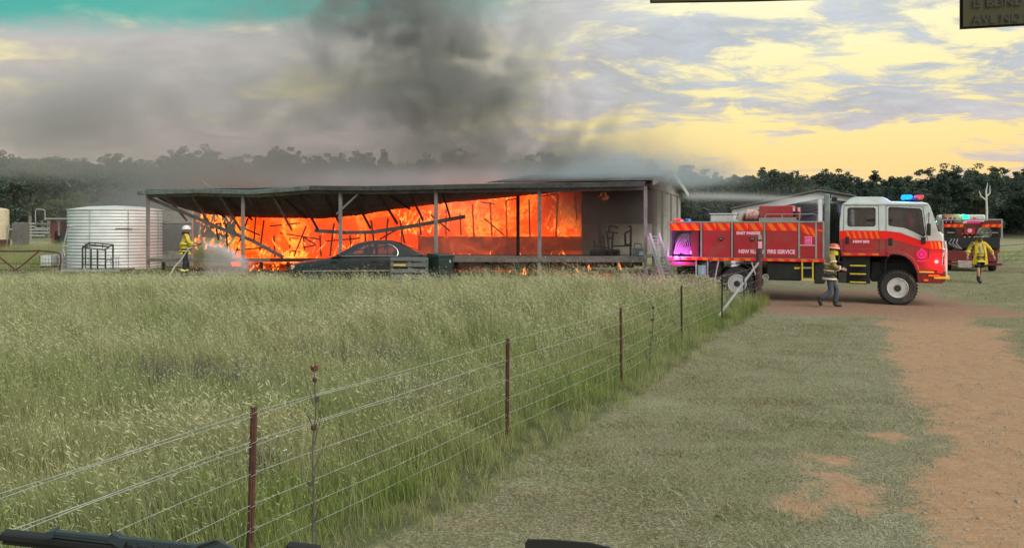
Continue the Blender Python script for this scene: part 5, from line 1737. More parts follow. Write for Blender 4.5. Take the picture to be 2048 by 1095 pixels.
MB().lathe([(0.14, 0), (0.14, 0.1), (0.11, 0.2), (0.0, 0.23)], 18, (x, 0.4, z - 0.1)).build('green_beacon', M['lgreen'], t2, smooth=True)
lamp('green_beacon_light', t2, (x, 0.15, z + 0.25), (0.05, 1.0, 0.45), 40)
MB().lathe([(0.1, 0), (0.1, 0.08), (0.0, 0.14)], 14, (q2(1949, 0)[0], 0.3, z - 0.1)).build('red_beacon', M['lens_r'], t2, smooth=True)

# ------------------------------------------------------------------ gate and bare tree at the right
rg = thing('mesh_gate', 'grey pipe gate with wire mesh at the right edge behind the walking man', 'gate', (0, 0, 0))
Y = 43.0
gp_([(1988, 541), (1988, 496), (1992, 492), (2100, 484)], 0.03, 'frame', M['pipe'], rg)
gp_([(1988, 538), (2100, 540)], 0.03, 'frame', M['pipe'], rg)
gp_([(1988, 538), (2060, 488)], 0.02, 'brace', M['pipe'], rg)
for k in range(5):
    gp_([(1988, 501 + k * 8), (2100, 496 + k * 9)], 0.004, 'wire', M['galv'], rg)
MB().bar(at(1986, 545, Y), at(1986, 488, Y), 0.12).build('gate_post', M['timber'], rg)
rf = thing('wire_run', 'low wire fence run between the gate and the second truck', 'fence', (0, 0, 0))
Y = 46.0
for px in (1890, 1960, 1986.5):
    MB().bar(at(px, 542, Y), at(px, 492, Y), 0.06).build('picket', M['pipe'], rf)
for py in (498, 508, 519, 530):
    gp_([(1700, py), (1986, py)], 0.0025, 'wire', M['galv'], rf)

# ------------------------------------------------------------------ paddock fence
fence = thing('paddock_fence', 'star picket and plain wire fence running from the verge to the truck', 'fence', (0, 0, 0))
WH = [1.13, 0.93, 0.71, 0.50, 0.33, 0.17]
galvw = mat('weathered galvanised wire', (0.30, 0.32, 0.29), 0.6, 0.1, var=0.25)
for i, (x, y) in enumerate(FENCE[:-1]):
    g0 = gz(x, y)
    mb = MB()
    lean = random.uniform(-0.015, 0.02) + (-0.012 if i == 1 else 0)
    top = Vector((x + (0.0), y, g0 + 1.16 + random.uniform(-0.02, 0.02)))
    bot = Vector((x - 0.04 if i == 1 else x + lean, y, g0 - 0.3))
    for k in range(3):                      # three flanges of the star section
        a = R(90 + 120 * k + 20)
        o_ = Vector((math.cos(a), math.sin(a), 0)) * 0.014
        mb.bar(bot + o_, top + o_, 0.030 if k else 0.008, 0.008 if k else 0.030, up=(math.cos(a), math.sin(a), 0))
    mb.tube([bot, top], 0.0085, 6)
    mb.build('star_picket', M['rust'] if i < 4 else mat('blackened picket', (0.035, 0.028, 0.024), 0.9), fence)
xs_, ys_ = FENCE[-1]
strainer = MB().tube([(xs_, ys_, gz(xs_, ys_) - 0.3), (xs_, ys_, 0.9), (xs_ + 0.01, ys_, 1.66)], [0.105, 0.10, 0.095], 12).build('strainer_post', mat('dark red brown timber post', (0.075, 0.04, 0.035), 0.9, var=0.4, scale=9, bump=0.5), fence, smooth=True)
stx, sty = 4.55, 19.4
MB().tube([(xs_ - 0.05, ys_ - 0.1, 1.23), (stx + 0.55, sty + 1.0, 0.14)], 0.035, 8).build('stay_pipe', M['galv'], fence, smooth=True)
for wi, h in enumerate(WH):
    pts = []
    for (xa, ya), (xb, yb) in zip(FENCE, FENCE[1:]):
        for k in range(6):
            f = k / 6
            x, y = xa + (xb - xa) * f, ya + (yb - ya) * f
            zz = gz(xa, ya) * (1 - f) + gz(xb, yb) * f + h - 0.012 * math.sin(math.pi * f) + random.uniform(-0.006, 0.006)
            pts.append((x - 0.012, y, zz))
    pts.append((FENCE[-1][0], FENCE[-1][1] - 0.1, gz(*FENCE[-1]) + h + 0.04))
    MB().tube(pts, 0.0030 if wi < 2 else 0.0024, 5).build('wire', galvw, fence, smooth=True)
    if wi in (0, 1):                         # the two upper wires run double near the road
        MB().tube([(p[0] + 0.01, p[1], p[2] - 0.018 + 0.014 * math.sin(k * 1.9)) for k, p in enumerate(pts[:10])], 0.0028, 5).build('wire', galvw, fence, smooth=True)
for i, (x, y) in enumerate(FENCE[1:4]):
    for h in WH[:5]:
        MB().tube([(x - 0.02, y - 0.02, gz(x, y) + h - 0.02), (x + 0.025, y - 0.02, gz(x, y) + h), (x + 0.02, y + 0.02, gz(x, y) + h + 0.015), (x - 0.02, y - 0.02, gz(x, y) + h + 0.01)], 0.0025, 4).build('wire_tie', galvw, fence)


# thin bare saplings at the fence
def sapling(name, label, base, h, lean, m, leaves, seed, rr=0.008):
    random.seed(seed)
    t_ = thing(name, label, 'sapling', base)
    mb = MB()
    pts = [(0, 0, -0.05)]
    for k in range(1, 9):
        f = k / 8
        pts.append((lean * f + random.uniform(-0.012, 0.012), random.uniform(-0.01, 0.01), h * f))
    mb.tube(pts, [rr * (1.15 - 0.75 * k / 8) for k in range(9)], 6)
    mb.build('stem', m, t_, smooth=True)
    for k in range(7):
        f = random.uniform(0.15, 0.85)
        p = Vector((lean * f, 0, h * f))
        a = random.uniform(0, 6.28)
        q = p + Vector((math.cos(a) * 0.10, math.sin(a) * 0.10, 0.22)) * random.uniform(0.6, 1.3)
        MB().tube([p, (p + q) / 2 + Vector((0, 0, -0.01)), q], [0.004, 0.003, 0.0015], 5).build('twig', m, t_)
    for (px, pz, s, mm) in leaves:
        lf = MB()
        for j in range(3):
            a = random.uniform(0, 6.28)
            d = Vector((math.cos(a) * 0.4, math.sin(a) * 0.4, random.uniform(0.5, 1))).normalized() * s
            sd = d.cross(Vector((0.3, 1, 0.2))).normalized() * s * 0.28
            p = Vector((px, 0, pz))
            lf.add([p, p + d * 0.5 + sd, p + d, p + d * 0.5 - sd], [(0, 1, 2), (0, 2, 3)])
        o = lf.build('leaf', mm, t_, fixn=False)
        o.modifiers.new('thickness', 'SOLIDIFY').thickness = 0.002
    return t_


bark = mat('grey brown bark', (0.10, 0.085, 0.075), 0.9, var=0.4, scale=30)
redleaf = mat('dark red leaf', (0.11, 0.025, 0.028), 0.7, var=0.3)
grnleaf = mat('dull green leaf', (0.09, 0.14, 0.06), 0.7, var=0.3)
sx_, sy_ = at(628, 0, 6.0).x, 6.0
sapling('sapling', 'thin bare sapling with dark red leaves at its tip beside the nearest picket', (sx_, sy_, 0), 1.36, 0.0, bark,
        [(0.0, 1.33, 0.06, redleaf), (0.012, 1.25, 0.05, redleaf), (0.01, 1.1, 0.07, bark), (0.0, 0.9, 0.05, redleaf), (-0.02, 0.5, 0.06, grnleaf)], 3, 0.009)
sapling('sapling', 'slender twiggy sapling with a few green leaves beyond the third picket', (at(1296, 0, 12.9).x, 12.9, 0), 1.1, 0.09, bark,
        [(0.03, 0.5, 0.07, grnleaf), (0.05, 0.7, 0.07, grnleaf), (0.09, 1.08, 0.07, grnleaf), (0.0, 0.3, 0.07, grnleaf), (0.07, 0.9, 0.06, grnleaf)], 5, 0.008)

# ------------------------------------------------------------------ people
def skin_mesh(name, joints, bones, rad, m, parent, root, sub=2):
    """one continuous surface grown round a skeleton"""
    names = []
    for a, b in bones:
        for k in (a, b):
            if k not in names:
                names.append(k)
    me = bpy.data.meshes.new(name)
    me.from_pydata([joints[k] for k in names], [(names.index(a), names.index(b)) for a, b in bones], [])
    me.materials.append(m)
    o = link(name, me, parent)
    o.modifiers.new('skin', 'SKIN')
    sk = me.skin_vertices[0].data
    for i, k in enumerate(names):
        r = rad[k]
        sk[i].radius = r if isinstance(r, tuple) else (r, r)
        sk[i].use_root = (k == root)
    s = o.modifiers.new('smooth', 'SUBSURF')
    s.levels = s.render_levels = sub
    o.modifiers['skin'].use_smooth_shade = True
    return o


skin_c = mat('skin', (0.42, 0.24, 0.17), 0.55, var=0.08)
yel = mat('yellow turnout cloth', (0.56, 0.42, 0.035), 0.85, var=0.22, scale=7, bump=0.4, bscale=18)
khaki = mat('dusty khaki turnout cloth', (0.27, 0.22, 0.075), 0.85, var=0.25, scale=7, bump=0.4, bscale=18)
navy = mat('dark navy trousers', (0.012, 0.015, 0.024), 0.85, var=0.3, bump=0.4, bscale=20)
denim = mat('faded blue jeans', (0.055, 0.07, 0.09), 0.85, var=0.3, bump=0.4, bscale=20)
bandm = mat('pale reflective tape', (0.80, 0.62, 0.50), 0.4, var=0.06)
bandy = mat('lime reflective tape', (0.80, 0.75, 0.20), 0.4, var=0.06)
boot = mat('black boot leather', (0.02, 0.018, 0.016), 0.6)
hair = mat('dark hair', (0.03, 0.022, 0.018), 0.8)


def hand(parent, wrist, direction, palm_n, grip=0.6, side=1):
    w, d, n = Vector(wrist), Vector(direction).normalized(), Vector(palm_n).normalized()
    s = d.cross(n).normalized()
    mb = MB()
    mb.tube([w - d * 0.02, w + d * 0.03, w + d * 0.09], [0.026, 0.036, 0.038], 8)
    for k, (l, o_) in enumerate(((0.075, -0.030), (0.085, -0.010), (0.080, 0.010), (0.062, 0.029))):
        p = w + d * 0.085 + s * o_
        d2 = (d * (1 - 0.5 * grip) + n * grip).normalized()
        d3 = (d * (1 - 1.4 * grip) + n * grip * 1.3).normalized()
        mb.tube([p - d * 0.01, p + d * l * 0.4, p + d * l * 0.4 + d2 * l * 0.35, p + d * l * 0.4 + d2 * l * 0.35 + d3 * l * 0.25], [0.010, 0.0098, 0.009, 0.007], 6)
    t0 = w + d * 0.035 - s * 0.03 * side
    td = (d * 0.6 - s * side * 0.7 + n * 0.4).normalized()
    mb.tube([t0, t0 + td * 0.035, t0 + td * 0.035 + (td + n * grip).normalized() * 0.03], [0.013, 0.011, 0.008], 6)
    return mb.build('hand', skin_c, parent, smooth=True)


BODY = [('pelvis', 'waist'), ('waist', 'chest'), ('chest', 'neck'), ('neck', 'head'), ('head', 'crown'), ('chest', 'shL'), ('shL', 'elL'), ('elL', 'wrL'), ('chest', 'shR'), ('shR', 'elR'), ('elR', 'wrR'),
        ('pelvis', 'hipL'), ('hipL', 'knL'), ('knL', 'anL'), ('anL', 'toL'), ('pelvis', 'hipR'), ('hipR', 'knR'), ('knR', 'anR'), ('anR', 'toR')]
RB = dict(pelvis=(0.15, 0.11), waist=(0.14, 0.10), chest=(0.165, 0.115), neck=0.06, head=0.092, crown=0.078, shL=0.065, elL=0.045, wrL=0.030, shR=0.065, elR=0.045, wrR=0.030,
          hipL=0.09, knL=0.058, anL=0.042, toL=0.036, hipR=0.09, knR=0.058, anR=0.042, toR=0.036)


def person(label, loc, rz, J, top_m, leg_m, group=None, shorts=False, coat_low=0.06):
    t_ = thing('person', label, 'person', loc, rz, group)
    J = {k: Vector(v) for k, v in J.items()}
    skin_mesh('body', J, BODY, RB, skin_c, t_, 'pelvis')
    # face: the figure looks along local +x
    hd, f = J['head'], J['face'] if 'face' in J else Vector((1, 0, 0))
    f = f.normalized()
    s = Vector((-f.y, f.x, 0)).normalized()
    up = Vector((0, 0, 1))
    mb = MB()
    mb.tube([hd + f * 0.085 + up * 0.02, hd + f * 0.112 - up * 0.012, hd + f * 0.095 - up * 0.02], [0.009, 0.016, 0.012], 6)
    for sd in (-1, 1):
        mb.tube([hd + s * sd * 0.088 + up * 0.03, hd + s * sd * 0.098, hd + s * sd * 0.088 - up * 0.03], [0.008, 0.014, 0.008], 6)
    mb.build('nose_ears', skin_c, t_, smooth=True)
    mb = MB()
    for sd in (-1, 1):
        mb.lathe([(0.0, -0.009), (0.009, 0.0), (0.0, 0.009)], 8, hd + f * 0.088 + s * sd * 0.034 + up * 0.022)
    mb.bar(hd + f * 0.094 - up * 0.05 - s * 0.022, hd + f * 0.094 - up * 0.05 + s * 0.022, 0.006)
    mb.build('eyes_mouth', hair, t_)
    JJ = dict(J)
    JJ['hem'] = J['pelvis'] - Vector((0, 0, coat_low))
    cu = lambda a, b, k: J[a].lerp(J[b], k)
    JJ['cuL'], JJ['cuR'] = cu('elL', 'wrL', 0.86), cu('elR', 'wrR', 0.86)
    JJ['nk'] = cu('chest', 'neck', 0.75)
    RC = dict(hem=(0.195, 0.155), pelvis=(0.19, 0.15), waist=(0.18, 0.14), chest=(0.20, 0.15), nk=0.085, shL=0.095, elL=0.072, cuL=0.055, shR=0.095, elR=0.072, cuR=0.055)
    skin_mesh('jacket', JJ, [('hem', 'pelvis'), ('pelvis', 'waist'), ('waist', 'chest'), ('chest', 'nk'), ('chest', 'shL'), ('shL', 'elL'), ('elL', 'cuL'), ('chest', 'shR'), ('shR', 'elR'), ('elR', 'cuR')], RC, top_m, t_, 'pelvis')
    RT = dict(pelvis=(0.165, 0.125), hipL=0.11, knL=0.08, anL=0.072, hipR=0.11, knR=0.08, anR=0.072)
    if shorts:
        for q in 'LR':
            JJ['kn' + q] = J['hip' + q].lerp(J['kn' + q], 0.88)
        RT.update(knL=0.115, knR=0.115)
        skin_mesh('shorts', JJ, [('pelvis', 'hipL'), ('hipL', 'knL'), ('pelvis', 'hipR'), ('hipR', 'knR')], RT, leg_m, t_, 'pelvis')
    else:
        skin_mesh('trousers', JJ, [('pelvis', 'hipL'), ('hipL', 'knL'), ('knL', 'anL'), ('pelvis', 'hipR'), ('hipR', 'knR'), ('knR', 'anR')], RT, leg_m, t_, 'pelvis')
    for q in 'LR':
        a, to = J['an' + q], J['to' + q]
        d = (to - a)
        sole = Vector((0, 0, -0.01))
        mb = MB()
        mb.tube([a + (J['kn' + q] - a).normalized() * 0.16, a + (J['kn' + q] - a).normalized() * 0.04, a - d * 0.25 + sole], [0.06, 0.06, 0.05], 10)
        mb.tube([a - d * 0.35 + sole, a + d * 0.2 + sole, to + d * 0.15, to + d * 0.42], [0.042, 0.056, 0.054, 0.036], 10)
        mb.build('boot', boot, t_, smooth=True)
    return t_, J


def helmet(parent, J, m, tilt=0.0, f=None, brim=0.03):
    hd = J['head']
    f = (J['face'] if 'face' in J else Vector((1, 0, 0))).normalized()
    rz = math.atan2(f.y, f.x)
    o = MB().lathe([(0.135 + brim, 0.0), (0.142 + brim, 0.008), (0.137, 0.018), (0.134, 0.06), (0.118, 0.11), (0.075, 0.148), (0.0, 0.16), (0.0, 0.15), (0.11, 0.1), (0.128, 0.018)], 24, (0, 0, 0), sx=1.12, sy=0.95, ring=True).build('helmet', m, parent, smooth=True)
    o.location = hd + Vector((0, 0, 0.035))
    o.rotation_euler = (0, tilt, rz)
    rg_ = MB().lathe([(0.138, 0.018), (0.1395, 0.02), (0.138, 0.05), (0.136, 0.05)], 24, (0, 0, 0), sx=1.12, sy=0.95, ring=True).build('helmet_band', bandm, o, smooth=True)
    return o


def band(parent, a, b, r, m=None, h=0.05):
    a, b = Vector(a), Vector(b)
    d = (b - a).normalized()
    r = r if isinstance(r, tuple) else (r, r)
    mb = MB()
    x = Vector((0, 1, 0)) if abs(d.z) > 0.5 else Vector((0, 0, 1))
    x = (x - d * x.dot(d)).normalized()
    y = d.cross(x)
    n = 20
    for k in range(n):
        q = []
        for kk in (k, k + 1):
            an = 2 * math.pi * kk / n
            q.append(x * math.cos(an) * r[0] + y * math.sin(an) * r[1])
        mb.add([a + q[0] - d * h / 2, a + q[1] - d * h / 2, a + q[1] + d * h / 2, a + q[0] + d * h / 2], [(0, 1, 2, 3)])
    o = mb.build('reflective_band', m or bandm, parent, smooth=True)
    o.modifiers.new('thickness', 'SOLIDIFY').thickness = 0.006
    return o


# A: firefighter at the left with the hose, facing the fire
Y = 32.2
p = at(370, 0, Y)
JA = dict(pelvis=(0, 0, 0.98), waist=(0.0, 0, 1.14), chest=(0.02, 0, 1.38), neck=(0.03, 0, 1.56), head=(0.05, 0, 1.68), crown=(0.05, 0, 1.77),
          shL=(0.02, 0.20, 1.48), elL=(0.14, 0.27, 1.24), wrL=(0.36, 0.10, 1.20), shR=(0.02, -0.20, 1.48), elR=(0.10, -0.29, 1.22), wrR=(0.28, -0.13, 1.14),
          hipL=(0, 0.10, 0.92), knL=(0.06, 0.13, 0.50), anL=(0.04, 0.15, 0.09), toL=(0.17, 0.17, 0.05), hipR=(0, -0.10, 0.92), knR=(-0.02, -0.14, 0.50), anR=(-0.10, -0.15, 0.09), toR=(0.03, -0.17, 0.05), face=(1, 0.15, 0))
gA = CAM_Z - (553 - HZ) * Y / F - 0.02
gA = max(gz(p.x, Y) - 0.02, gA)
pa_, J = person('firefighter in yellow jacket and white helmet aiming a hose at the fire', (p.x, Y, gz(p.x, Y)), R(30), JA, yel, navy)
pa_.scale = (1.06, 1.06, 1.06)
helmet(pa_, J, M['white'])
band(pa_, J['waist'] + Vector((0, 0, 0.05)), J['chest'], (0.235, 0.175), bandy)
band(pa_, Vector((0, 0, 0.93)), J['waist'], (0.235, 0.185), bandy, 0.04)
for q in 'LR':
    band(pa_, J['el' + q].lerp(J['wr' + q], 0.25), J['wr' + q], 0.085, bandy, 0.05)
    band(pa_, J['an' + q] + Vector((0, 0, 0.13)), J['kn' + q], 0.095, bandy, 0.06)
hand(pa_, J['wrL'], (0.9, -0.3, 0.1), (0, -0.5, -0.8), 0.7, 1)
hand(pa_, J['wrR'], (0.9, 0.3, 0.1), (0, 0.5, -0.8), 0.7, -1)
MB().lathe([(0.135, -0.02), (0.14, 0.0), (0.13, 0.06), (0.10, 0.08)], 16, J['head'] - Vector((0.03, 0, 0.13))).build('neck_flap', navy, pa_, smooth=True)
# hose and nozzle he holds
rzA = R(30)
def lw(v):
    v = Vector(v) * 1.06
    return Vector((p.x + v.x * math.cos(rzA) - v.y * math.sin(rzA), Y + v.x * math.sin(rzA) + v.y * math.cos(rzA), gz(p.x, Y) + v.z))
n0, n1 = lw((0.30, -0.02, 1.10)), lw((0.60, 0.0, 1.20))
NOZ = n1.copy()
hose = thing('fire_hose', 'hose and branch nozzle held by the firefighter, trailing back into the grass', 'hose', (0, 0, 0))
MB().tube([n0, n0.lerp(n1, 0.5), n1], [0.028, 0.03, 0.02], 8).build('nozzle', M['black'], hose, smooth=True)
hp = [n0, lw((0.05, -0.32, 1.0)), at(362, 520, 32.0), at(350, 532, 31.9), at(341, 548, 31.8), at(337, 562, 31.7), at(330, 572, 31.5), at(318, 575, 31.3), at(300, 577, 31)]
MB().tube(hp, 0.03, 8).build('hose_line', M['hose'], hose, smooth=True)

# B: firefighter hurrying past the cab
Y = 24.15
p = at(1659, 0, Y)
JB = dict(pelvis=(0, 0, 0.96), waist=(0.02, 0, 1.12), chest=(0.04, 0, 1.36), neck=(0.08, 0, 1.55), head=(0.13, 0, 1.67), crown=(0.14, 0, 1.76),
          shL=(0.04, 0.20, 1.46), elL=(-0.06, 0.28, 1.20), wrL=(0.10, 0.24, 1.02), shR=(0.04, -0.20, 1.46), elR=(0.08, -0.29, 1.20), wrR=(0.30, -0.20, 1.12),
          hipL=(0.02, 0.10, 0.90), knL=(0.22, 0.11, 0.50), anL=(0.17, 0.12, 0.09), toL=(0.30, 0.13, 0.05), hipR=(-0.01, -0.10, 0.90), knR=(0.02, -0.12, 0.47), anR=(-0.30, -0.13, 0.24), toR=(-0.27, -0.13, 0.11), face=(1, 0, 0))
pb_, J = person('firefighter in khaki coat and jeans hurrying past the cab of the big fire truck', (p.x, Y, gz(p.x, Y)), R(-12), JB, khaki, denim, coat_low=0.16)
helmet(pb_, J, mat('orange red helmet', (0.55, 0.09, 0.03), 0.4, coat=0.4), 0.1, brim=0.045)
band(pb_, J['waist'] + Vector((0, 0, 0.13)), J['chest'], (0.235, 0.175), bandm, 0.045)
band(pb_, J['waist'] - Vector((0, 0, 0.05)), J['chest'], (0.235, 0.18), bandm, 0.045)
band(pb_, Vector((0.0, 0, 0.83)), J['waist'], (0.25, 0.20), bandm, 0.05)
for q in 'LR':
    band(pb_, J['sh' + q].lerp(J['el' + q], 0.55), J['el' + q], 0.10, bandm, 0.05)
    band(pb_, J['el' + q].lerp(J['wr' + q], 0.6), J['wr' + q], 0.078, bandm, 0.05)
hand(pb_, J['wrL'], (0.7, 0, -0.5), (0, -1, 0), 0.5, 1)
hand(pb_, J['wrR'], (0.9, 0.1, -0.1), (0, 1, 0), 0.5, -1)
MB().lathe([(0.14, -0.03), (0.145, 0.0), (0.135, 0.08), (0.11, 0.10)], 16, J['head'] - Vector((0.03, 0, 0.12))).build('neck_flap', yel, pb_, smooth=True)

# C: man walking towards the camera in an open yellow jacket
Y = 31.5
p = at(1958, 0, Y)
JC = dict(pelvis=(0, 0, 0.94), waist=(0.0, 0, 1.10), chest=(0.01, 0, 1.33), neck=(0.03, 0, 1.51), head=(0.06, 0, 1.63), crown=(0.06, 0, 1.72),
          shL=(0.0, 0.20, 1.43), elL=(-0.04, 0.40, 1.22), wrL=(0.06, 0.48, 0.98), shR=(0.0, -0.20, 1.43), elR=(-0.02, -0.36, 1.20), wrR=(0.06, -0.42, 0.95),
          hipL=(0.0, 0.10, 0.88), knL=(-0.04, 0.10, 0.48), anL=(-0.32, 0.09, 0.24), toL=(-0.28, 0.09, 0.12), hipR=(0.02, -0.09, 0.88), knR=(0.10, -0.07, 0.48), anR=(0.10, -0.05, 0.09), toR=(0.23, -0.05, 0.05), face=(1, 0, 0))
pc_, J = person('man in open yellow jacket, khaki shirt and dark shorts walking towards the camera', (p.x, Y, gz(p.x, Y)), R(-90 - 8), JC, yel, navy, shorts=True, coat_low=0.02)
pc_.scale = (1.04, 1.04, 1.04)
JJ = {k: Vector(v) for k, v in J.items()}
JJ['a'], JJ['b'] = Vector((0.05, 0, 0.96)), Vector((0.055, 0, 1.15))
JJ['c'] = Vector((0.06, 0, 1.40))
skin_mesh('shirt', JJ, [('a', 'b'), ('b', 'c')], dict(a=(0.115, 0.15), b=(0.115, 0.15), c=(0.095, 0.12)), mat('pale khaki shirt', (0.40, 0.34, 0.17), 0.85, bump=0.3, bscale=18), pc_, 'b')
for sd in (-1, 1):
    MB().prism([(0.10, 1.47), (0.17, 1.38), (0.19, 1.1), (0.26, 0.70), (0.12, 0.66), (0.11, 1.1), (0.05, 1.40)], lambda a, b, d: (0.15 + d + 0.03 * math.sin(b * 8) - 0.5 * max(0, a - 0.12), sd * (a + 0.02), b), 0.0, 0.03).build('coat_front', yel, pc_, bevel=0.01)
    MB().tube([(0.09, sd * 0.06, 1.48), (0.03, sd * 0.10, 1.53), (-0.05, sd * 0.07, 1.54)], 0.03, 6).build('collar', yel, pc_, smooth=True)
MB().box((0.13, 0, 0.955), (0.1, 0.3, 0.05)).build('belt', boot, pc_)
band(pc_, J['elL'].lerp(J['wrL'], 0.3), J['wrL'], 0.086, mat('tan arm tape', (0.5, 0.35, 0.15), 0.5), 0.05)
band(pc_, J['elR'].lerp(J['wrR'], 0.3), J['wrR'], 0.086, bandy, 0.05)
helmet(pc_, J, mat('dark green cap', (0.03, 0.04, 0.035), 0.8), 0.1, brim=0.0)
MB().box(J['head'] + Vector((0.15, 0, 0.05)), (0.12, 0.17, 0.015), (0, 0.2, 0)).build('cap_peak', mat('dark cap peak', (0.03, 0.035, 0.03), 0.8), pc_, bevel=0.006)
bd = MB().lathe([(0.0, -0.09), (0.05, -0.07), (0.075, -0.02), (0.07, 0.02), (0, 0.02)], 14, J['head'] + Vector((0.035, 0, -0.05))).build('beard', mat('grey brown beard', (0.12, 0.08, 0.06), 0.9), pc_, smooth=True)
hand(pc_, J['wrL'], (0.15, 0.2, -0.9), (0, -1, 0), 0.4, 1)
hand(pc_, J['wrR'], (0.15, -0.1, -0.9), (0, 1, 0), 0.4, -1)

# ------------------------------------------------------------------ the vehicle the picture is taken from
cabv = thing('vehicle_front', 'dark dashboard, wiper and sun visor placards of the vehicle the scene is seen from', 'vehicle', (0, 0, 0))
wm = mat('black wiper rubber', (0.006, 0.007, 0.008), 0.6)
wg = mat('grey wiper steel', (0.028, 0.045, 0.052), 0.5, 0.1)
def A(px, py, Y=0.75):
    return at(px, py, Y)
MB().bar(A(5, 1068), A(470, 1118), 0.012, 0.008).build('wiper_blade', wm, cabv, bevel=0.002)
MB().bar(A(8, 1078), A(420, 1124), 0.004, 0.007).build('wiper_rubber', wm, cabv)
br = MB()
br.bar(A(105, 1066, 0.745), A(250, 1083, 0.745), 0.006, 0.004)
br.bar(A(100, 1062, 0.743), A(420, 1094, 0.743), 0.005, 0.003)
for k in range(4):
    br.bar(A(270 + k * 32, 1078 + k * 3.2, 0.743), A(272 + k * 32, 1094 + k * 3.2, 0.743), 0.006, 0.003)
br.bar(A(105, 1058, 0.744), A(107, 1070, 0.744), 0.012, 0.006)
br.bar(A(222, 1070, 0.744), A(252, 1086, 0.744), 0.008, 0.008)
br.build('wiper_bridge', wg, cabv)
MB().prism([(380, 1092), (428, 1077), (440, 1078), (475, 1097), (500, 1135), (350, 1135)], lambda a, b, d: tuple(A(a, b, 0.73 + d)), 0, 0.02).build('wiper_arm', wg, cabv, bevel=0.003)
MB().prism([(395, 1091), (427, 1081), (438, 1082), (425, 1086), (400, 1094)], lambda a, b, d: tuple(A(a, b, 0.728 + d)), 0, 0.0015).build('arm_groove', wm, cabv)
MB().bar(A(574, 1092, 0.75), A(640, 1100, 0.75), 0.01, 0.008).build('wiper_tip', wm, cabv, bevel=0.002)
MB().prism([(1050, 1085), (1056, 1076.5), (1100, 1077), (1180, 1083), (1250, 1100), (1260, 1150), (1048, 1150)], lambda a, b, d: tuple(A(a, b, 0.62 + d)), 0, 0.06).build('dash_device', wm, cabv, bevel=0.004)
MB().box((0, 0.80, 1.90), (1.9, 0.35, 0.12)).build('scuttle_panel', wm, cabv, bevel=0.02)
olive = mat('olive card', (0.048, 0.045, 0.018), 0.9, var=0.08)
edge = mat('dark card edge', (0.035, 0.022, 0.020), 0.7)
ink = mat('black ink', (0.004, 0.004, 0.004), 0.6)
MB().prism([(1919, 59.5), (2120, 48), (2120, -60), (1919, -60)], lambda a, b, d: tuple(A(a, b, 0.80 + d)), 0, 0.003).build('placard_back', edge, cabv)
MB().prism([(1926, 54), (2120, 43), (2120, -60), (1926, -60)], lambda a, b, d: tuple(A(a, b, 0.797 + d)), 0, 0.002).build('placard', olive, cabv)
tl = R(3.0)
k_ = 0.795 / F
text('AVL NO 5', 27 * k_, ink, cabv, A(1946, 47.5, 0.795), (R(90), -tl, 0), 'placard_text', 0.0002, 0.0)
text('IS BLIND', 27 * k_, ink, cabv, A(1946, 15, 0.795), (R(90), -tl, 0), 'placard_text', 0.0002, 0.0)
MB().prism([(1300, 7), (1500, 4), (1712, -2), (1712, -60), (1300, -60)], lambda a, b, d: tuple(A(a, b, 0.80 + d)), 0, 0.003).build('placard_back', edge, cabv)
MB().prism([(1303, 4), (1500, 1), (1700, -5), (1700, -60), (1303, -60)], lambda a, b, d: tuple(A(a, b, 0.797 + d)), 0, 0.002).build('placard', olive, cabv)
MB().box((0.35, 0.83, 2.70), (1.5, 0.08, 0.12)).build('header_rail', wm, cabv, bevel=0.01)

# ------------------------------------------------------------------ wooded ridge
def leaf_mat(name, c):
    m = bpy.data.materials.new(name)
    m.use_nodes = True
    t = NT(m.node_tree)
    oi = t.n('ShaderNodeObjectInfo')
    at_ = t.n('ShaderNodeAttribute', attribute_name='tone')
    base = t.mix(at_.outputs['Fac'], tuple(v * 0.55 for v in c), tuple(v * 1.5 for v in c))
    base = t.mix(t.m('MULTIPLY', oi.outputs['Random'], 0.6), base, t.mix(0.5, base, (0.075, 0.085, 0.06)))
    d = t.n('ShaderNodeBsdfDiffuse', {0: base})
    tr = t.n('ShaderNodeBsdfTranslucent', {0: base})
    t.n('ShaderNodeOutputMaterial', {0: t.n('ShaderNodeMixShader', {0: 0.25, 1: d, 2: tr})})
    return m


LM = [leaf_mat('grey green gum foliage', (0.082, 0.112, 0.086)), leaf_mat('dark pine foliage', (0.060, 0.088, 0.072)), leaf_mat('yellow green foliage', (0.105, 0.12, 0.05))]
barkm = mat('pale gum bark', (0.30, 0.27, 0.24), 0.9, var=0.3)
dbark = mat('dark rough bark', (0.06, 0.05, 0.045), 0.95, var=0.3)


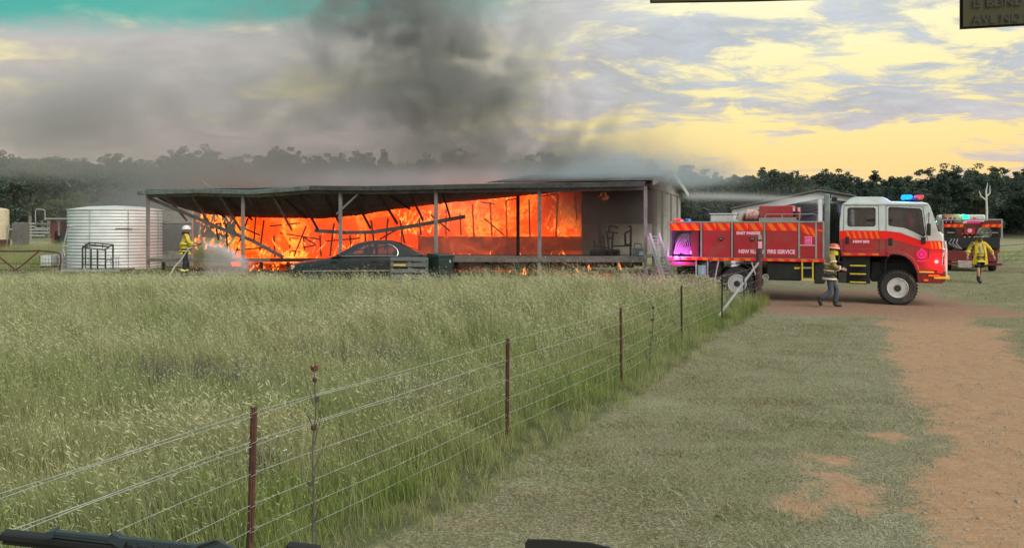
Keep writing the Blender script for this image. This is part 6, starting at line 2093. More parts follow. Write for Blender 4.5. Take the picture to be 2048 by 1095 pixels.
def make_tree(kind, seed, h=11.0):
    """returns (trunk mesh, crown mesh)"""
    r = np.random.default_rng(seed)
    tr = MB()
    clumps = []
    if kind == 'pine':
        tr.tube([(0, 0, -0.5), (0.05, 0, h * 0.5), (0, 0, h * 0.97)], [0.2, 0.13, 0.03], 6)
        for k in range(46):
            f = 0.14 + 0.86 * (k / 46)
            rad = (1 - f) ** 0.75 * h * 0.21 + 0.12
            a = r.uniform(0, 6.28)
            q = rad * r.uniform(0.35, 1.0)
            clumps.append((q * math.cos(a), q * math.sin(a), h * f + r.uniform(-.3, .3), 0.55 + rad * 0.28, 0.55))
            if k % 3 == 0:
                tr.tube([(0, 0, h * f - 0.2), (q * math.cos(a) * .8, q * math.sin(a) * .8, h * f)], [0.04, 0.015], 4)
    else:
        nl = 7
        tr.tube([(0, 0, -0.5), (r.uniform(-.2, .2), r.uniform(-.2, .2), h * 0.28), (r.uniform(-.4, .4), 0, h * 0.5)], [0.26, 0.2, 0.15], 7)
        for k in range(nl):
            a = 2 * math.pi * k / nl + r.uniform(-.5, .5)
            z0 = h * r.uniform(0.25, 0.5)
            rad = h * r.uniform(0.14, 0.30)
            z1 = h * r.uniform(0.58, 0.92)
            e = (rad * math.cos(a), rad * math.sin(a), z1 - 0.3)
            tr.tube([(0, 0, z0), (e[0] * .45, e[1] * .45, (z0 + z1) / 2 - 0.3), e], [0.12, 0.08, 0.03], 5)
            for j in range(8):
                clumps.append((e[0] + r.normal(0, h * .085), e[1] + r.normal(0, h * .085), z1 + r.normal(-0.6, h * .07), r.uniform(0.5, 1.1), 0.6))
        for k in range(18 if kind == 'gum' else 30):
            a, q = r.uniform(0, 6.28), h * 0.24 * math.sqrt(r.uniform(0, 1))
            clumps.append((q * math.cos(a), q * math.sin(a), h * r.uniform(0.16 if kind == 'bush' else 0.34, 0.7), r.uniform(0.6, 1.2), 0.7))
    V, Fc, T = [], [], []
    for (cx, cyy, cz, rr, fl) in clumps:
        n = int(34 + 34 * rr)
        p = r.normal(0, 1, (n, 3))
        p /= np.linalg.norm(p, axis=1)[:, None]
        p *= rr * (0.35 + 0.65 * r.random((n, 1)) ** 0.5)
        p[:, 2] *= fl
        p += (cx, cyy, cz)
        tone = np.clip(r.normal(0.5, 0.18) + r.normal(0, 0.15, n), 0, 1)
        s = r.uniform(0.13, 0.30, n)
        for q, sz, tn in zip(p, s, tone):
            d1 = r.normal(0, 1, 3)
            d1[2] -= 0.35
            d1 /= np.linalg.norm(d1)
            d2 = np.cross(d1, r.normal(0, 1, 3))
            d2 /= np.linalg.norm(d2)
            b = len(V)
            V += [q - d1 * sz, q + d2 * sz * 0.5, q + d1 * sz, q - d2 * sz * 0.5]
            Fc.append((b, b + 1, b + 2, b + 3))
            T += [tn] * 4
    me = bpy.data.meshes.new('crown')
    me.from_pydata([tuple(v) for v in V], [], Fc)
    a = me.attributes.new('tone', 'FLOAT', 'POINT')
    a.data.foreach_set('value', np.array(T, np.float32))
    return tr, me


protos = []
for kind, seed, lm, bm_ in (('gum', 1, 0, barkm), ('gum', 2, 0, dbark), ('bush', 3, 0, dbark), ('pine', 4, 1, dbark), ('pine', 5, 1, dbark), ('bush', 6, 2, dbark), ('gum', 7, 1, barkm)):
    trb, cme = make_tree(kind, seed)
    cme.materials.append(LM[lm])
    nm = {'gum': 'gum_tree', 'bush': 'spreading_tree', 'pine': 'cypress_pine'}[kind]
    protos.append([nm, trb, cme, bm_, None])
KINDW = {'gum_tree': 'open gum tree', 'spreading_tree': 'broad bushy tree', 'cypress_pine': 'pointed cypress pine'}
SECT = [(-9999, 150, 'above the cattle yard'), (150, 300, 'above the water tank'), (300, 480, 'behind the left roof end'), (480, 680, 'behind the fallen beam'),
        (680, 870, 'behind the dark sedan'), (870, 1080, 'behind the wheelie bin'), (1080, 1330, 'behind the right roof end'), (1330, 1480, 'above the fire truck tail'),
        (1480, 1680, 'above the open shed'), (1680, 1870, 'above the fire truck cab'), (1870, 1990, 'above the tanker truck'), (1990, 9999, 'above the mesh gate')]
RANK = ['front edge of the wood', 'second rank of the wood', 'middle of the wood', 'rear of the wood', 'skyline of the wood']


def put_tree(i, x, y, s, rz, label=None, group=None, sz=None):
    nm, trb, cme, bm_, root = protos[i]
    z = gz(x, y)
    sc = (s, s, sz or s)
    if root is None:
        root = thing(nm, label, 'tree', (x, y, z), rz, group)
        trb.build('trunk', bm_, root, smooth=True)
        link('crown', cme, root)
        root.scale = sc
        protos[i][4] = root
        return root
    o = dup(root, (x, y, z), rz, label, group, sc)
    return o


rt = random.Random(11)
rows = [(128, 1.0), (145, 1.05), (163, 1.1), (184, 1.15), (208, 1.2)]
for ri, (yy, sc) in enumerate(rows):
    half = yy * 0.68
    n = int(2 * half / (3.4 + 0.35 * ri))
    for k in range(n):
        x = -half + 2 * half * (k + rt.uniform(0.1, 0.9)) / n
        pxx = x / yy * F + 1024
        rightness = min(max((pxx - 1150) / 500, 0), 1)
        y = yy + rt.uniform(-7, 7)
        if rt.random() < 0.35 + 0.35 * rightness:
            i = rt.choice([3, 4])
            s = sc * rt.uniform(0.65, 1.0)
        else:
            i = rt.choice([0, 1, 2, 6, 2])
            s = sc * rt.uniform(0.75, 1.1)
        s *= 1.0 - 0.06 * rightness
        kd, sec = KINDW[protos[i][0]], [q[2] for q in SECT if q[0] <= pxx < q[1]][0]
        put_tree(i, x, y, s, rt.uniform(0, 6.28), '%s at the %s %s' % (kd, RANK[ri], sec), '%ss, %s, %s' % (kd, RANK[ri], sec))
# nearer trees at the left that read one by one
for (px, yy, i, s, lab) in ((10, 112, 2, 1.02, 'big dark bushy tree at the far left edge above the cream tank'),
                            (60, 118, 0, 1.05, 'pale limbed gum tree standing just right of the left edge tree'),
                            (118, 104, 5, 0.62, 'yellow green rounded tree above the dark lean-to shed'),
                            (165, 108, 5, 0.60, 'yellow green tree directly over the top of the water tank'),
                            (215, 122, 2, 0.95, 'dark bushy tree over the right half of the water tank')):
    put_tree(i, at(px, 0, yy).x, yy, s, rt.uniform(0, 6), lab, 'nearer trees at the left')
# bare pale trunk at the right
Y = 95
bt_ = thing('dead_tree', 'bare white dead tree trunk with short broken limbs at the right before the wood', 'tree', (at(1972, 0, Y).x, Y, gz(60, Y)))
z0 = CAM_Z - (421 - HZ) * Y / F - gz(60, Y)
z1 = CAM_Z - (376 - HZ) * Y / F - gz(60, Y)
wb_ = mat('bleached wood', (0.55, 0.53, 0.50), 0.9)
MB().tube([(0, 0, 0), (0.1, 0, z0), (0, 0, z1 - 0.3), (0.2, 0, z1 + 0.6)], [0.15, 0.12, 0.09, 0.03], 8).build('trunk', wb_, bt_, smooth=True)
MB().tube([(0, 0, z1 - 1.4), (-0.6, 0, z1 - 0.9), (-0.8, 0, z1 - 0.3)], [0.075, 0.07, 0.03], 6).build('limb', wb_, bt_, smooth=True)
MB().tube([(0, 0, z1 - 1.0), (0.5, 0.1, z1 - 0.6), (0.45, 0, z1 + 0.3)], [0.07, 0.07, 0.03], 6).build('limb', wb_, bt_, smooth=True)

# the rest of the wood, one mass behind the trees that can be told apart
far_src = bpy.data.collections.new('wood_sources')
for i, pr in enumerate(protos):
    o = bpy.data.objects.new('far_crown_%02d' % i, pr[2])
    far_src.objects.link(o)

# ------------------------------------------------------------------ grass
def blade_tuft(name, nb, h0, h1, spread, wid, lean, seed, m, heads=0.0, flatt=0.0):
    r = np.random.default_rng(seed)
    V, Fc, T, MI = [], [], [], []
    for k in range(nb):
        a, q = r.uniform(0, 6.28), spread * math.sqrt(r.uniform(0, 1))
        p = np.array([q * math.cos(a), q * math.sin(a), -0.02])
        h = r.uniform(h0, h1)
        la = r.uniform(0, 6.28)
        bend = np.array([math.cos(la), math.sin(la), 0]) * h * r.uniform(0.05, 0.45 + flatt) + np.array([-lean * h, 0, 0])
        wa = r.uniform(0, 3.14)
        wv = np.array([math.cos(wa), math.sin(wa), 0]) * wid * r.uniform(0.6, 1.2)
        tone = float(np.clip(r.normal(0.45, 0.28), 0, 1))
        b = len(V)
        hz = h * (1 - flatt * r.uniform(0.3, 0.9))
        mid = p + np.array([0, 0, hz * 0.55]) + bend * 0.30
        tip = p + np.array([0, 0, hz]) + bend
        V += [p - wv, p + wv, mid + wv * 0.75, mid - wv * 0.75, tip]
        Fc += [(b, b + 1, b + 2, b + 3), (b + 3, b + 2, b + 4)]
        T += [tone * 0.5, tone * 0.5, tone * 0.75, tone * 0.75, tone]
        if r.random() < heads:
            d = tip - mid
            d /= np.linalg.norm(d)
            d = d * 0.7 + bend / max(np.linalg.norm(bend), 1e-6) * 0.7 - np.array([0, 0, 0.1])
            d /= np.linalg.norm(d)
            l = r.uniform(0.035, 0.075)
            s = np.cross(d, r.normal(0, 1, 3))
            s = s / np.linalg.norm(s) * wid * 1.05
            b = len(V)
            V += [tip, tip + d * l * 0.5 + s, tip + d * l, tip + d * l * 0.5 - s]
            Fc += [(b, b + 1, b + 2, b + 3)]
            T += [1.6] * 4
    me = bpy.data.meshes.new(name)
    me.from_pydata([tuple(v) for v in V], [], Fc)
    at_ = me.attributes.new('tone', 'FLOAT', 'POINT')
    at_.data.foreach_set('value', np.array(T, np.float32))
    me.materials.append(m)
    return me


def grass_mat(name, dark, light, head, alt):
    m = bpy.data.materials.new(name)
    m.use_nodes = True
    t = NT(m.node_tree)
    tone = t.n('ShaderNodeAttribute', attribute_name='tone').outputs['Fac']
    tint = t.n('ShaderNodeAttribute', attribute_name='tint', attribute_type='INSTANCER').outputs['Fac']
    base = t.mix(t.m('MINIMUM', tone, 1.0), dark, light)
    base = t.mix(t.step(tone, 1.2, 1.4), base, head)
    base = t.mix(tint, base, t.mix(t.m('MINIMUM', tone, 1.0), tuple(v * 0.6 for v in alt), tuple(min(1, v * 1.3) for v in alt)))
    d = t.n('ShaderNodeBsdfDiffuse', {0: base})
    tr = t.n('ShaderNodeBsdfTranslucent', {0: base})
    t.n('ShaderNodeOutputMaterial', {0: t.n('ShaderNodeMixShader', {0: 0.3, 1: d, 2: tr})})
    return m


gm1 = grass_mat('paddock grass blades', (0.25, 0.255, 0.105), (0.50, 0.49, 0.25), (0.56, 0.54, 0.36), (0.23, 0.30, 0.085))
gm2 = grass_mat('pale seeding grass', (0.30, 0.30, 0.145), (0.53, 0.51, 0.30), (0.64, 0.60, 0.43), (0.36, 0.39, 0.20))
gm3 = grass_mat('mauve grey weeds', (0.12, 0.11, 0.08), (0.26, 0.22, 0.20), (0.34, 0.28, 0.28), (0.20, 0.22, 0.15))
gm4 = grass_mat('mown clippings', (0.13, 0.13, 0.05), (0.41, 0.40, 0.20), (0.5, 0.5, 0.38), (0.45, 0.43, 0.33))
gm5 = mat('white flower', (0.75, 0.75, 0.70), 0.8)
src = bpy.data.collections.new('grass_sources')          # not linked to the scene: only instanced from
def srcobj(i, me):
    o = bpy.data.objects.new('tuft_%02d' % i, me)
    src.objects.link(o)
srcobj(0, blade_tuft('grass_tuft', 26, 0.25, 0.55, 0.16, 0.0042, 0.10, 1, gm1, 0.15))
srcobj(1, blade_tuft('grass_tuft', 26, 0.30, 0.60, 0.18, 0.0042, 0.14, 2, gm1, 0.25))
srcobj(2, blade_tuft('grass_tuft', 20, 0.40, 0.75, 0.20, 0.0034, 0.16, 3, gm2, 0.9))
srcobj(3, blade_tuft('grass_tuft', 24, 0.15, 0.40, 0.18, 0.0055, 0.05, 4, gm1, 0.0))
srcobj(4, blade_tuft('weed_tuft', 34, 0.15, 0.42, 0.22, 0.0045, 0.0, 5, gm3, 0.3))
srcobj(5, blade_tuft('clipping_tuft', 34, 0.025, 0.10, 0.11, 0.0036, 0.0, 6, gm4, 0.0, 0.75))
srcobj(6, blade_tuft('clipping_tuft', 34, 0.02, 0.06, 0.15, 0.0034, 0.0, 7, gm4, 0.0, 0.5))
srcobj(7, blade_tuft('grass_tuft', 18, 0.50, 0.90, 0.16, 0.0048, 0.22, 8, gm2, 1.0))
r8 = np.random.default_rng(88)
mb = MB()
for k in range(5):
    c = Vector((r8.normal(0, .09), r8.normal(0, .09), r8.uniform(0.35, 0.55)))
    mb.lathe([(0.0, -0.006), (0.010, 0.0), (0.0, 0.008)], 6, c)
me = bpy.data.meshes.new('flower_tuft')
me.from_pydata(mb.v, [], mb.f)
me.materials.append(gm5)
srcobj(8, me)


gm6 = grass_mat('brown hay litter', (0.15, 0.11, 0.06), (0.40, 0.32, 0.20), (0.5, 0.5, 0.38), (0.42, 0.38, 0.28))
srcobj(9, blade_tuft('hay_tuft', 30, 0.02, 0.09, 0.16, 0.0034, 0.0, 19, gm6, 0.0, 0.8))


def scatter(name, pts, rz, scl, idx, tint, label=None, source=None):
    me = bpy.data.meshes.new(name)
    me.from_pydata(pts.tolist(), [], [])
    n = len(pts)
    for nm, tp, arr in (('rz', 'FLOAT', rz), ('scl', 'FLOAT', scl), ('tint', 'FLOAT', tint), ('idx', 'INT', idx)):
        a = me.attributes.new(nm, tp, 'POINT')
        a.data.foreach_set('value', np.asarray(arr, np.int32 if tp == 'INT' else np.float32))
    o = link(name, me)
    tag(o, label, None, None, 'stuff')
    ng = bpy.data.node_groups.new(name + '_scatter', 'GeometryNodeTree')
    ng.interface.new_socket('Geometry', in_out='INPUT', socket_type='NodeSocketGeometry')
    ng.interface.new_socket('Geometry', in_out='OUTPUT', socket_type='NodeSocketGeometry')
    t = NT(ng)
    gi, go = t.n('NodeGroupInput'), None
    ci = t.n('GeometryNodeCollectionInfo')
    ci.inputs['Collection'].default_value = source or src
    ci.inputs['Separate Children'].default_value = True
    ci.inputs['Reset Children'].default_value = True
    def na(nm, tp):
        nd = t.n('GeometryNodeInputNamedAttribute', data_type=tp)
        nd.inputs['Name'].default_value = nm
        return nd.outputs['Attribute']
    cx = t.n('ShaderNodeCombineXYZ', {2: na('rz', 'FLOAT')})
    ip = t.n('GeometryNodeInstanceOnPoints')
    t.set(ip, 'Points', gi.outputs[0])
    t.set(ip, 'Instance', ci.outputs[0])
    ip.inputs['Pick Instance'].default_value = True
    t.set(ip, 'Instance Index', na('idx', 'INT'))
    t.set(ip, 'Rotation', cx.outputs[0])
    t.set(ip, 'Scale', na('scl', 'FLOAT'))
    go = t.n('NodeGroupOutput')
    t.t.links.new(ip.outputs[0], go.inputs[0])
    md = o.modifiers.new('scatter', 'NODES')
    md.node_group = ng
    return o


def sample(dens, x0, x1, y0, y1):
    n = int(dens * (x1 - x0) * (y1 - y0))
    return rng.uniform(x0, x1, n), rng.uniform(y0, y1, n)


X, Yv = [], []
for (d, y0, y1) in ((62, 3.2, 9), (50, 9, 15), (40, 15, 24), (30, 24, 39)):
    x, y = sample(d, -0.68 * y1 - 1, 9, y0, y1)
    k = (x > -0.66 * y - 1.0)
    X.append(x[k])
    Yv.append(y[k])
x, y = np.concatenate(X), np.concatenate(Yv)
edge_ = fence_x(y) + 0.10 + 0.16 * pnoise(x, y, 3.0, 31) + 0.25 * S((y - 15) / 8)
k = (x < edge_) & (y < house_front_y(x) + 0.3 + 3.0 * S((-16.5 - x) / 1)) & ~((x > 6.6) & (y > 25.3))
k &= ~(((x - TKX) ** 2 + (y - TKY) ** 2) < 2.3 ** 2)
k &= ~((np.abs(x + 4.84) < 2.3) & (np.abs(y - 27.4) < 0.85))
k &= ~((np.abs(x - (at(370, 0, 32.2).x + 1.2)) < 1.4) & (y > 30.9))
x, y = x[k], y[k]
n = len(x)
fd = edge_[k] - x                                        # distance from the fence line
pn = pnoise(x, y, 0.55, 41) + 0.5 * pnoise(x, y, 1.7, 42)
idx = rng.choice([0, 0, 1, 1, 2, 3], n)
idx = np.where((pn > 0.2) & (rng.random(n) < 0.6), 2, idx)
idx = np.where((pnoise(x, y, 2.3, 44) < -0.5) & (rng.random(n) < 0.6), 3, idx)
idx = np.where((rng.random(n) < 0.20 * S((y - 9) / 9)), 7, idx)
idx = np.where((rng.random(n) < 0.006) & (y < 14), 8, idx)
lush = (fd < 1.1) & (rng.random(n) < 0.75)
idx = np.where(lush, rng.choice([0, 3, 1], n), idx)
weedy = (pnoise(x, y, 1.6, 51) > 0.72) & (y < 17) & (rng.random(n) < 0.4)
for wx, wy, wr in ((at(420, 0, 12.5).x, 12.5, 0.9), (at(890, 0, 11.5).x, 11.5, 0.6), (at(780, 0, 11.2).x, 11.2, 0.5), (at(310, 0, 13).x, 13, 0.8), (at(550, 0, 13.5).x, 13.5, 0.6), (at(740, 0, 14.5).x, 14.5, 0.7), (at(1180, 0, 13.0).x, 13.0, 0.4)):
    weedy |= (((x - wx) / 1.3) ** 2 + (y - wy) ** 2 < wr ** 2) & (rng.random(n) < 0.55)
idx = np.where(weedy & ~lush, 4, idx)
tint = np.clip(0.35 + 0.4 * pnoise(x, y, 0.8, 61) + rng.normal(0, 0.15, n) + 0.5 * np.exp(-fd / 0.8), 0, 1)
scl = (0.82 + 0.20 * pnoise(x, y, 0.7, 71) + 0.26 * pnoise(x, y, 2.6, 72) + rng.normal(0, 0.12, n)) * np.where(fd < 0.5, 0.8, 1.0)
scl = np.clip(scl * (0.92 + 0.25 * S((y - 12) / 14)), 0.4, 1.4)
# trodden and shorter towards the house and yard
scl = np.minimum(scl, np.clip((2.42 - 0.0625 * y - ground(x, y) + rng.normal(0, 0.06, n) + np.where((idx == 7) & (x > -1.5) & (rng.random(n) < 0.5), 0.28, 0) + np.where((idx == 7) & (rng.random(n) < 0.10), 0.08, 0)) / 0.66, 0.12, 2))
pts = np.stack([x, y, ground(x, y)], -1)
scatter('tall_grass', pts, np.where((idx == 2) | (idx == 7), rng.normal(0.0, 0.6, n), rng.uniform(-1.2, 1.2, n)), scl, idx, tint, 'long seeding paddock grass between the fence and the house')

# mown verge and track edges
X, Yv = [], []
for (d, y0, y1) in ((140, 4.0, 8), (100, 8, 13), (60, 13, 20), (32, 20, 46)):
    x, y = sample(d, -3.5, 0.66 * y1 + 1, y0, y1)
    k = (x < 0.66 * y + 1.0) & (x > fence_x(y) - 0.3)
    X.append(x[k])
    Yv.append(y[k])
x, y = np.concatenate(X), np.concatenate(Yv)
dd = zone_dirt(x, y) + 0.42 * pnoise(x, y, 3.5, 81) + 0.2 * pnoise(x, y, 9.0, 82)
keep = rng.random(len(x)) < np.clip(1.15 - 1.5 * dd, 0.05, 1.0) * np.where(y > 20, np.clip(1 - 1.2 * zone_dirt(x, y), 0.02, 1), 1)
keep &= ~((np.abs((x - TO.x) * math.cos(TRZ) + (y - TO.y) * math.sin(TRZ) + 2.8) < 4) & (y > 26.5) & (y < 33) & (x < 12))
x, y, dd = x[keep], y[keep], dd[keep]
n = len(x)
dry = np.clip(1 - np.abs(x - track_left(y)) / 2.2, 0, 1) * 0.75
tint = np.clip(dry - 0.1 + 0.4 * pnoise(x, y, 1.3, 91) + 0.42 * pnoise(x * 0.6, y * 3.4, 1.6, 92) + rng.normal(0, 0.3, n), 0, 1)
idx = rng.choice([5, 6], n)
hay = 0.30 + 0.55 * pnoise(x * 0.6, y * 2.6, 1.5, 97) + 0.35 * pnoise(x, y, 5.0, 98) + 0.5 * np.exp(-((x + 0.2) / 1.2) ** 2 - ((y - 6.2) / 1.3) ** 2)
idx = np.where(rng.random(n) < np.clip(hay, 0, 0.85), 9, idx)
tint = np.maximum(tint, np.clip(dd * 1.5, 0, 1))
green = (x - fence_x(y) < 0.7) & (rng.random(n) < 0.25)
idx = np.where(green, 3, idx)
scl = np.where(green, rng.uniform(0.25, 0.6, n), rng.uniform(0.75, 1.35, n) * (1 + 0.40 * pnoise(x * 0.5, y * 3.4, 1.5, 95)))
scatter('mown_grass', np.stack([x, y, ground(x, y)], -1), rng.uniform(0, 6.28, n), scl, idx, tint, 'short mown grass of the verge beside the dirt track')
# loose stones and litter on the track
stone_src = bpy.data.collections.new('stone_sources')
stm = mat('track stone', (0.30, 0.22, 0.16), 0.9, var=0.45, scale=60)
for i in range(3):
    mb = MB()
    mb.lathe([(0.0, -0.4), (0.8, -0.25), (1.0, 0.1), (0.55, 0.55), (0.0, 0.65)], 7, (0, 0, 0), sx=1.0 + 0.3 * i, sy=0.8)
    me = bpy.data.meshes.new('stone')
    me.from_pydata([(p[0] * random.uniform(.8, 1.2), p[1] * random.uniform(.8, 1.2), p[2]) for p in mb.v], [], mb.f)
    me.materials.append(stm)
    stone_src.objects.link(bpy.data.objects.new('stone_%02d' % i, me))
x, y = sample(70, -1, 16, 4.5, 26)
k = rng.random(len(x)) < np.clip(zone_dirt(x, y), 0, 1) * np.where(y > 14, 0.5, 1.0)
x, y = x[k], y[k]
n = len(x)
scatter('track_gravel', np.stack([x, y, ground(x, y)], -1), rng.uniform(0, 6.28, n), np.clip(rng.lognormal(-4.9, 0.5, n), 0.003, 0.03), rng.integers(0, 3, n), rng.random(n), 'loose stones on the dirt track', stone_src)
# rough grass of the far paddock
x = np.concatenate([rng.uniform(-75, -13, 9000), rng.uniform(10, 40, 3500)])
y = np.concatenate([rng.uniform(37, 75, 9000), rng.uniform(46, 75, 3500)])
k = (np.abs(x) < 0.72 * y) & ~(((x - TKX) ** 2 + (y - TKY) ** 2) < 2.6 ** 2) & ~((x > -16) & (x < 9) & (y < 52))
x, y = x[k], y[k]
n = len(x)
scatter('paddock_grass', np.stack([x, y, ground(x, y)], -1), rng.uniform(0, 6.28, n), rng.uniform(0.6, 1.3, n), rng.choice([2, 2, 3, 0], n), rng.uniform(0, 1, n), 'rough dry grass of the paddock beyond the yard')

# far wood
n = 420
y = rng.uniform(150, 262, n)
x = rng.uniform(-0.72, 0.72, n) * y
rgt_ = np.clip((x / y * F + 1024 - 1150) / 500, 0, 1)
idx = np.where(rng.random(n) < 0.25 + 0.3 * rgt_, rng.choice([3, 4], n), rng.choice([2, 0, 5, 2], n))
scatter('far_wood', np.stack([x, y, ground(x, y) - 1.5], -1), rng.uniform(0, 6.28, n), rng.uniform(0.8, 1.1, n) * (1 - 0.05 * rgt_), idx, rng.random(n), 'far off wood that closes the gaps between the nearer trees', far_src)

# ------------------------------------------------------------------ smoke and water spray
def vol_mat(name, c, dens, aniso=0.2):
    m = bpy.data.materials.new(name)
    m.use_nodes = True
    t = NT(m.node_tree)
    v = t.n('ShaderNodeVolumePrincipled', {'Color': c, 'Density': dens, 'Anisotropy': aniso})
    t.t.links.new(v.outputs[0], t.n('ShaderNodeOutputMaterial').inputs['Volume'])
    return m


def volume(name, lo, hi, res, m, build, label):
    """a cloud whose density is worked out on a grid by geometry nodes"""
    me = bpy.data.meshes.new(name)
    o = link(name, me)
    ng = bpy.data.node_groups.new(name + '_density', 'GeometryNodeTree')
    ng.interface.new_socket('Geometry', in_out='INPUT', socket_type='NodeSocketGeometry')
    ng.interface.new_socket('Geometry', in_out='OUTPUT', socket_type='NodeSocketGeometry')
    t = NT(ng)
    ps = t.n('GeometryNodeInputPosition').outputs[0]
    sx = t.n('ShaderNodeSeparateXYZ', {0: ps})
    d = build(t, ps, *sx.outputs)
    # fade to nothing at the faces of the box
    for ax, (a, b) in enumerate(zip(lo, hi)):
        w_ = (b - a) * 0.08
        d = t.m('MULTIPLY', d, t.step(sx.outputs[ax], a + 0.02, a + w_))
        d = t.m('MULTIPLY', d, t.step(sx.outputs[ax], b - 0.02, b - w_))
    vc = t.n('GeometryNodeVolumeCube', {'Density': t.m('MAXIMUM', d, 0.0), 'Background': 0.0, 'Min': lo, 'Max': hi, 'Resolution X': res[0], 'Resolution Y': res[1], 'Resolution Z': res[2]})
    sm = t.n('GeometryNodeSetMaterial', {0: vc.outputs[0]})
    sm.inputs['Material'].default_value = m
    go = t.n('NodeGroupOutput')
    t.t.links.new(sm.outputs[0], go.inputs[0])
    me.materials.append(m)
    md = o.modifiers.new('density', 'NODES')
    md.node_group = ng
    return tag(o, label, None, None, 'stuff')


def gauss(t, v, c, wd):
    q = t.m('DIVIDE', t.m('SUBTRACT', v, c), wd)
    return t.m('EXPONENT', t.m('MULTIPLY', t.m('MULTIPLY', q, q), -1.0))


def smoke_field(t, ps, x, y, z):
    mp = t.n('ShaderNodeVectorMath', {0: ps, 1: (1.0, 0.55, 1.1)}, operation='MULTIPLY').outputs[0]
    n0 = t.noise(mp, 0.17, 4, 0.55, 0.4)
    n1 = t.noise(mp, 0.42, 7, 0.62, 1.3)
    n2 = t.noise(mp, 0.13, 4, 0.5, 0.6)
    puff = t.step(n1, 0.43, 0.58)
    xw = t.m('ADD', x, t.m('MULTIPLY', t.m('SUBTRACT', n0, 0.5), 9.0))
    h = t.m('SUBTRACT', z, 4.4)
    thin = gauss(t, y, 41.5, 2.4)
    # broad brown column leaning up and to the left, rooted along the burning roof
    xc = t.m('MULTIPLY_ADD', h, -0.95, 2.4)
    colw = t.m('MULTIPLY_ADD', h, 0.02, 5.2)
    colm = t.m('MULTIPLY', t.m('MULTIPLY', gauss(t, xw, xc, colw), puff), t.step(z, 3.9, 5.0))
    colm = t.m('MULTIPLY', colm, thin)
    core = t.m('MULTIPLY', gauss(t, xw, t.m('MULTIPLY_ADD', h, -0.45, -0.6), 2.4), t.m('MULTIPLY', t.step(n1, 0.38, 0.56), t.step(z, 6.6, 9.0)))
    core = t.m('MULTIPLY', core, thin)
    # low veil streaming off the roof in front of the wood
    veil = t.m('MULTIPLY', gauss(t, z, 4.5, 1.9), t.m('MULTIPLY', t.step(x, -19.5, -12.0), t.step(x, 11.0, 4.0)))
    veil = t.m('MULTIPLY', veil, t.m('MULTIPLY_ADD', n1, 1.4, 0.1))
    # broad drift carried away to the left
    drift = t.m('MULTIPLY', gauss(t, z, 9.6, 2.4), t.m('MULTIPLY', t.step(x, 0.0, -8.0), t.step(t.m('MULTIPLY_ADD', n1, 0.35, t.m('MULTIPLY', n2, 0.65)), 0.42, 0.60)))
    lowl = t.m('MULTIPLY', gauss(t, x, -17.0, 4.0), t.m('MULTIPLY', gauss(t, z, 3.2, 2.2), 0.14))
    d = t.m('ADD', t.m('MULTIPLY', colm, 0.75), t.m('MULTIPLY', core, 0.60))
    d = t.m('ADD', d, t.m('MULTIPLY', veil, 0.24))
    d = t.m('ADD', d, lowl)
    inside = t.m('MULTIPLY', t.step(z, 4.5, 3.9), t.step(x, -15.5, -14.0))
    return t.m('MULTIPLY', d, t.m('SUBTRACT', 1.0, inside))


volume('smoke', (-34, 37.5, 0.6), (14, 48, 16.5), (170, 34, 76), vol_mat('grey brown smoke', (0.57, 0.585, 0.575), 1.0), smoke_field, 'dark smoke column and grey drift rising from the burning roof')


def verandah_smoke(t, ps, x, y, z):
    n1 = t.noise(ps, 0.7, 5, 0.6, 0.5)
    d = t.m('MULTIPLY', t.step(z, 1.8, 3.3), t.step(x, 0.2, 2.8))
    edge_s = t.m('MULTIPLY', gauss(t, x, 3.15, 0.55), 0.9)
    return t.m('ADD', t.m('MULTIPLY', d, t.m('MULTIPLY_ADD', n1, 1.6, -0.1)), t.m('MULTIPLY', edge_s, n1))


volume('verandah_smoke', (-0.5, 29.9, 1.3), (6.2, 36.0, 4.2), (56, 48, 28), vol_mat('brown smoke', (0.30, 0.265, 0.245), 0.85), verandah_smoke, 'brown smoke hanging under the right end of the verandah roof')


def roof_wisp(t, ps, x, y, z):
    n1 = t.noise(ps, 0.5, 5, 0.6, 0.6)
    dep = t.m('SUBTRACT', y, t.m('MULTIPLY_ADD', x, (HR.y - HL.y) / (HR.x - HL.x), HL.y - HL.x * (HR.y - HL.y) / (HR.x - HL.x)))
    d = t.m('MULTIPLY', gauss(t, x, 5.2, 2.4), gauss(t, z, 4.5, 0.6))
    along = t.m('MULTIPLY', gauss(t, z, 4.25, 0.5), t.m('MULTIPLY', t.step(x, -13.0, -6.0), 0.75))
    d = t.m('MULTIPLY', t.m('ADD', d, along), t.m('MULTIPLY', t.step(dep, -0.3, 1.5), t.step(dep, 8.0, 5.0)))
    return t.m('MULTIPLY', d, t.step(n1, 0.30, 0.75))


volume('roof_smoke', (-15.0, 29.5, 3.85), (9.5, 43.0, 6.0), (110, 54, 20), vol_mat('pale blue smoke', (0.66, 0.73, 0.77), 0.7), roof_wisp, 'pale blue smoke seeping from the right end of the roof')

def drift_field(t, ps, x, y, z):
    mp = t.n('ShaderNodeVectorMath', {0: ps, 1: (0.8, 0.5, 1.3)}, operation='MULTIPLY').outputs[0]
    n1 = t.noise(mp, 0.34, 7, 0.62, 1.0)
    n2 = t.noise(mp, 0.12, 4, 0.5, 0.6)
    nn = t.m('MULTIPLY_ADD', n1, 0.45, t.m('MULTIPLY', n2, 0.55))
    zc = t.m('MULTIPLY_ADD', x, 0.05, 9.9)
    d = t.m('MULTIPLY', gauss(t, z, zc, 2.7), t.m('MULTIPLY', t.step(x, 3.0, -5.0), t.step(x, -34.0, -27.0)))
    return t.m('MULTIPLY', d, t.m('MULTIPLY_ADD', t.step(nn, 0.38, 0.60), 0.36, 0.04))


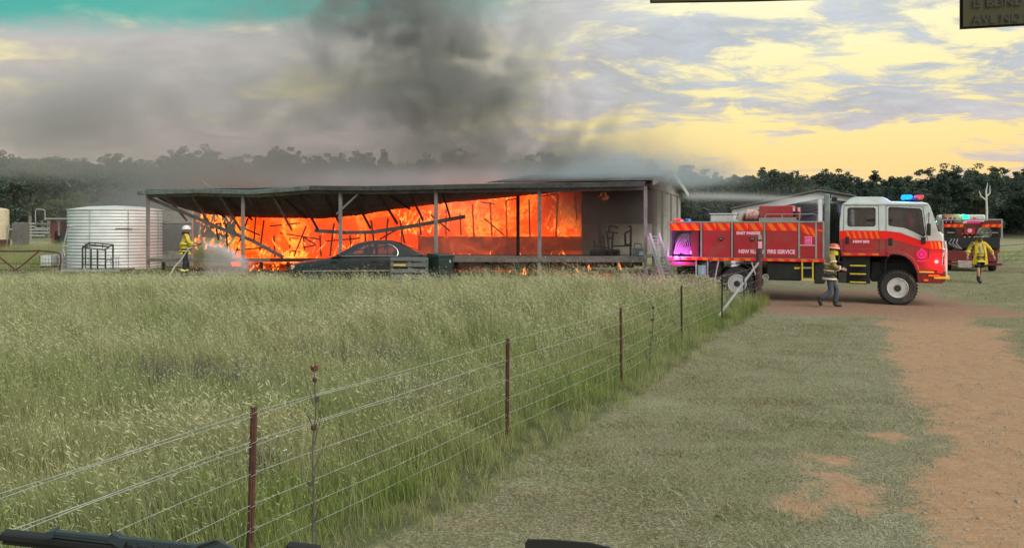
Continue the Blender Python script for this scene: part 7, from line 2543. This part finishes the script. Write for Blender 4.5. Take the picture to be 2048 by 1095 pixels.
volume('drift_smoke', (-36, 42.0, 4.5), (4, 50.0, 16.5), (120, 26, 60), vol_mat('pale drifting smoke', (0.80, 0.78, 0.77), 1.0), drift_field, 'pale grey smoke drifting across the sky to the left')


# thin smoke in front of the burning rooms, glowing with their light
def glow_field(t, ps, x, y, z):
    dep = t.m('SUBTRACT', y, t.m('MULTIPLY_ADD', x, (HR.y - HL.y) / (HR.x - HL.x), HL.y - HL.x * (HR.y - HL.y) / (HR.x - HL.x)))
    n1 = t.noise(ps, 0.8, 5, 0.6, 0.8)
    d = t.m('MULTIPLY', t.step(dep, 1.6, 2.4), t.step(dep, 4.0, 3.2))
    d = t.m('MULTIPLY', d, t.m('MULTIPLY', t.step(x, -12.0, -9.0), t.step(x, 5.6, 4.6)))
    d = t.m('MULTIPLY', d, t.m('MULTIPLY', t.step(z, 0.5, 1.4), t.step(z, 3.9, 3.2)))
    return t.m('MULTIPLY', d, t.m('MULTIPLY_ADD', n1, 1.6, -0.25))


volume('fire_haze', (-13.0, 30.0, 0.4), (6.0, 40.0, 4.0), (100, 64, 22), vol_mat('glowing haze', (0.75, 0.70, 0.66), 0.42), glow_field, 'thin smoke glowing orange in front of the burning rooms')

# water fan from the nozzle at the left
na_, nb_ = NOZ.copy(), Vector((at(500, 0, 33.5).x, 33.5, 0.9))


def spray_field(t, ps, x, y, z):
    f = t.m('DIVIDE', t.m('SUBTRACT', x, na_.x), nb_.x - na_.x)
    top = t.m('MULTIPLY_ADD', t.m('MULTIPLY', f, f), -0.95, na_.z + 0.08)
    below = t.m('SUBTRACT', top, z)
    yc = t.m('MULTIPLY_ADD', f, nb_.y - na_.y, na_.y)
    d = t.m('MULTIPLY', t.step(below, -0.03, 0.10), gauss(t, y, yc, t.m('MULTIPLY_ADD', f, 0.5, 0.18)))
    d = t.m('MULTIPLY', d, t.m('MULTIPLY', t.step(f, 0.0, 0.08), t.step(f, 1.08, 0.75)))
    d = t.m('MULTIPLY', d, t.m('MULTIPLY_ADD', t.step(below, 0.5, 0.0), 1.2, 0.55))
    return t.m('MULTIPLY', d, t.m('MULTIPLY_ADD', t.noise(t.n('ShaderNodeVectorMath', {0: ps, 1: (1.0, 1.0, 3.0)}, operation='MULTIPLY').outputs[0], 3.0, 4, 0.6), 2.6, -0.4))


volume('water_spray', (na_.x - 0.05, 31.6, 0.15), (nb_.x + 0.4, 34.8, na_.z + 0.3), (60, 40, 40), vol_mat('water spray', (0.95, 0.95, 0.96), 1.9, 0.0), spray_field, 'fan of water spray leaving the nozzle of the firefighter in white helmet')


# jet of water coming across from behind the shed
def jet_field(t, ps, x, y, z):
    f = t.m('DIVIDE', t.m('SUBTRACT', x, 8.0), 6.0)
    zc = t.m('MULTIPLY_ADD', t.m('POWER', t.m('MAXIMUM', f, 0.0), 2.0), -0.25, 3.72)
    wd = t.m('MULTIPLY_ADD', f, -0.06, 0.16)
    j = gauss(t, z, zc, wd)
    mist = t.m('MULTIPLY', gauss(t, z, t.m('ADD', zc, -0.15), 0.75), 0.16)
    n1 = t.noise(ps, 1.2, 5, 0.6, 0.5)
    d = t.m('MULTIPLY', t.m('ADD', j, t.m('MULTIPLY', mist, t.m('MULTIPLY_ADD', n1, 2.0, -0.3))), gauss(t, y, 37.5, 0.8))
    return d


volume('water_jet', (7.6, 36.0, 1.8), (14.8, 39.0, 5.0), (90, 24, 48), vol_mat('water mist', (0.95, 0.96, 0.96), 0.42, 0.0), jet_field, 'pale jet of water drifting as mist above the tray of the big fire truck')


# ------------------------------------------------------------------ lettering becomes plain meshes
bpy.context.view_layer.update()
dg = bpy.context.evaluated_depsgraph_get()
for o in [o for o in scene.objects if o.type == 'FONT']:
    me = bpy.data.meshes.new_from_object(o.evaluated_get(dg))
    nw = bpy.data.objects.new(o.name, me)
    col.objects.link(nw)
    nw.parent = o.parent
    nw.matrix_local = o.matrix_local.copy()
    nm = o.name
    bpy.data.objects.remove(o)
    nw.name = nm
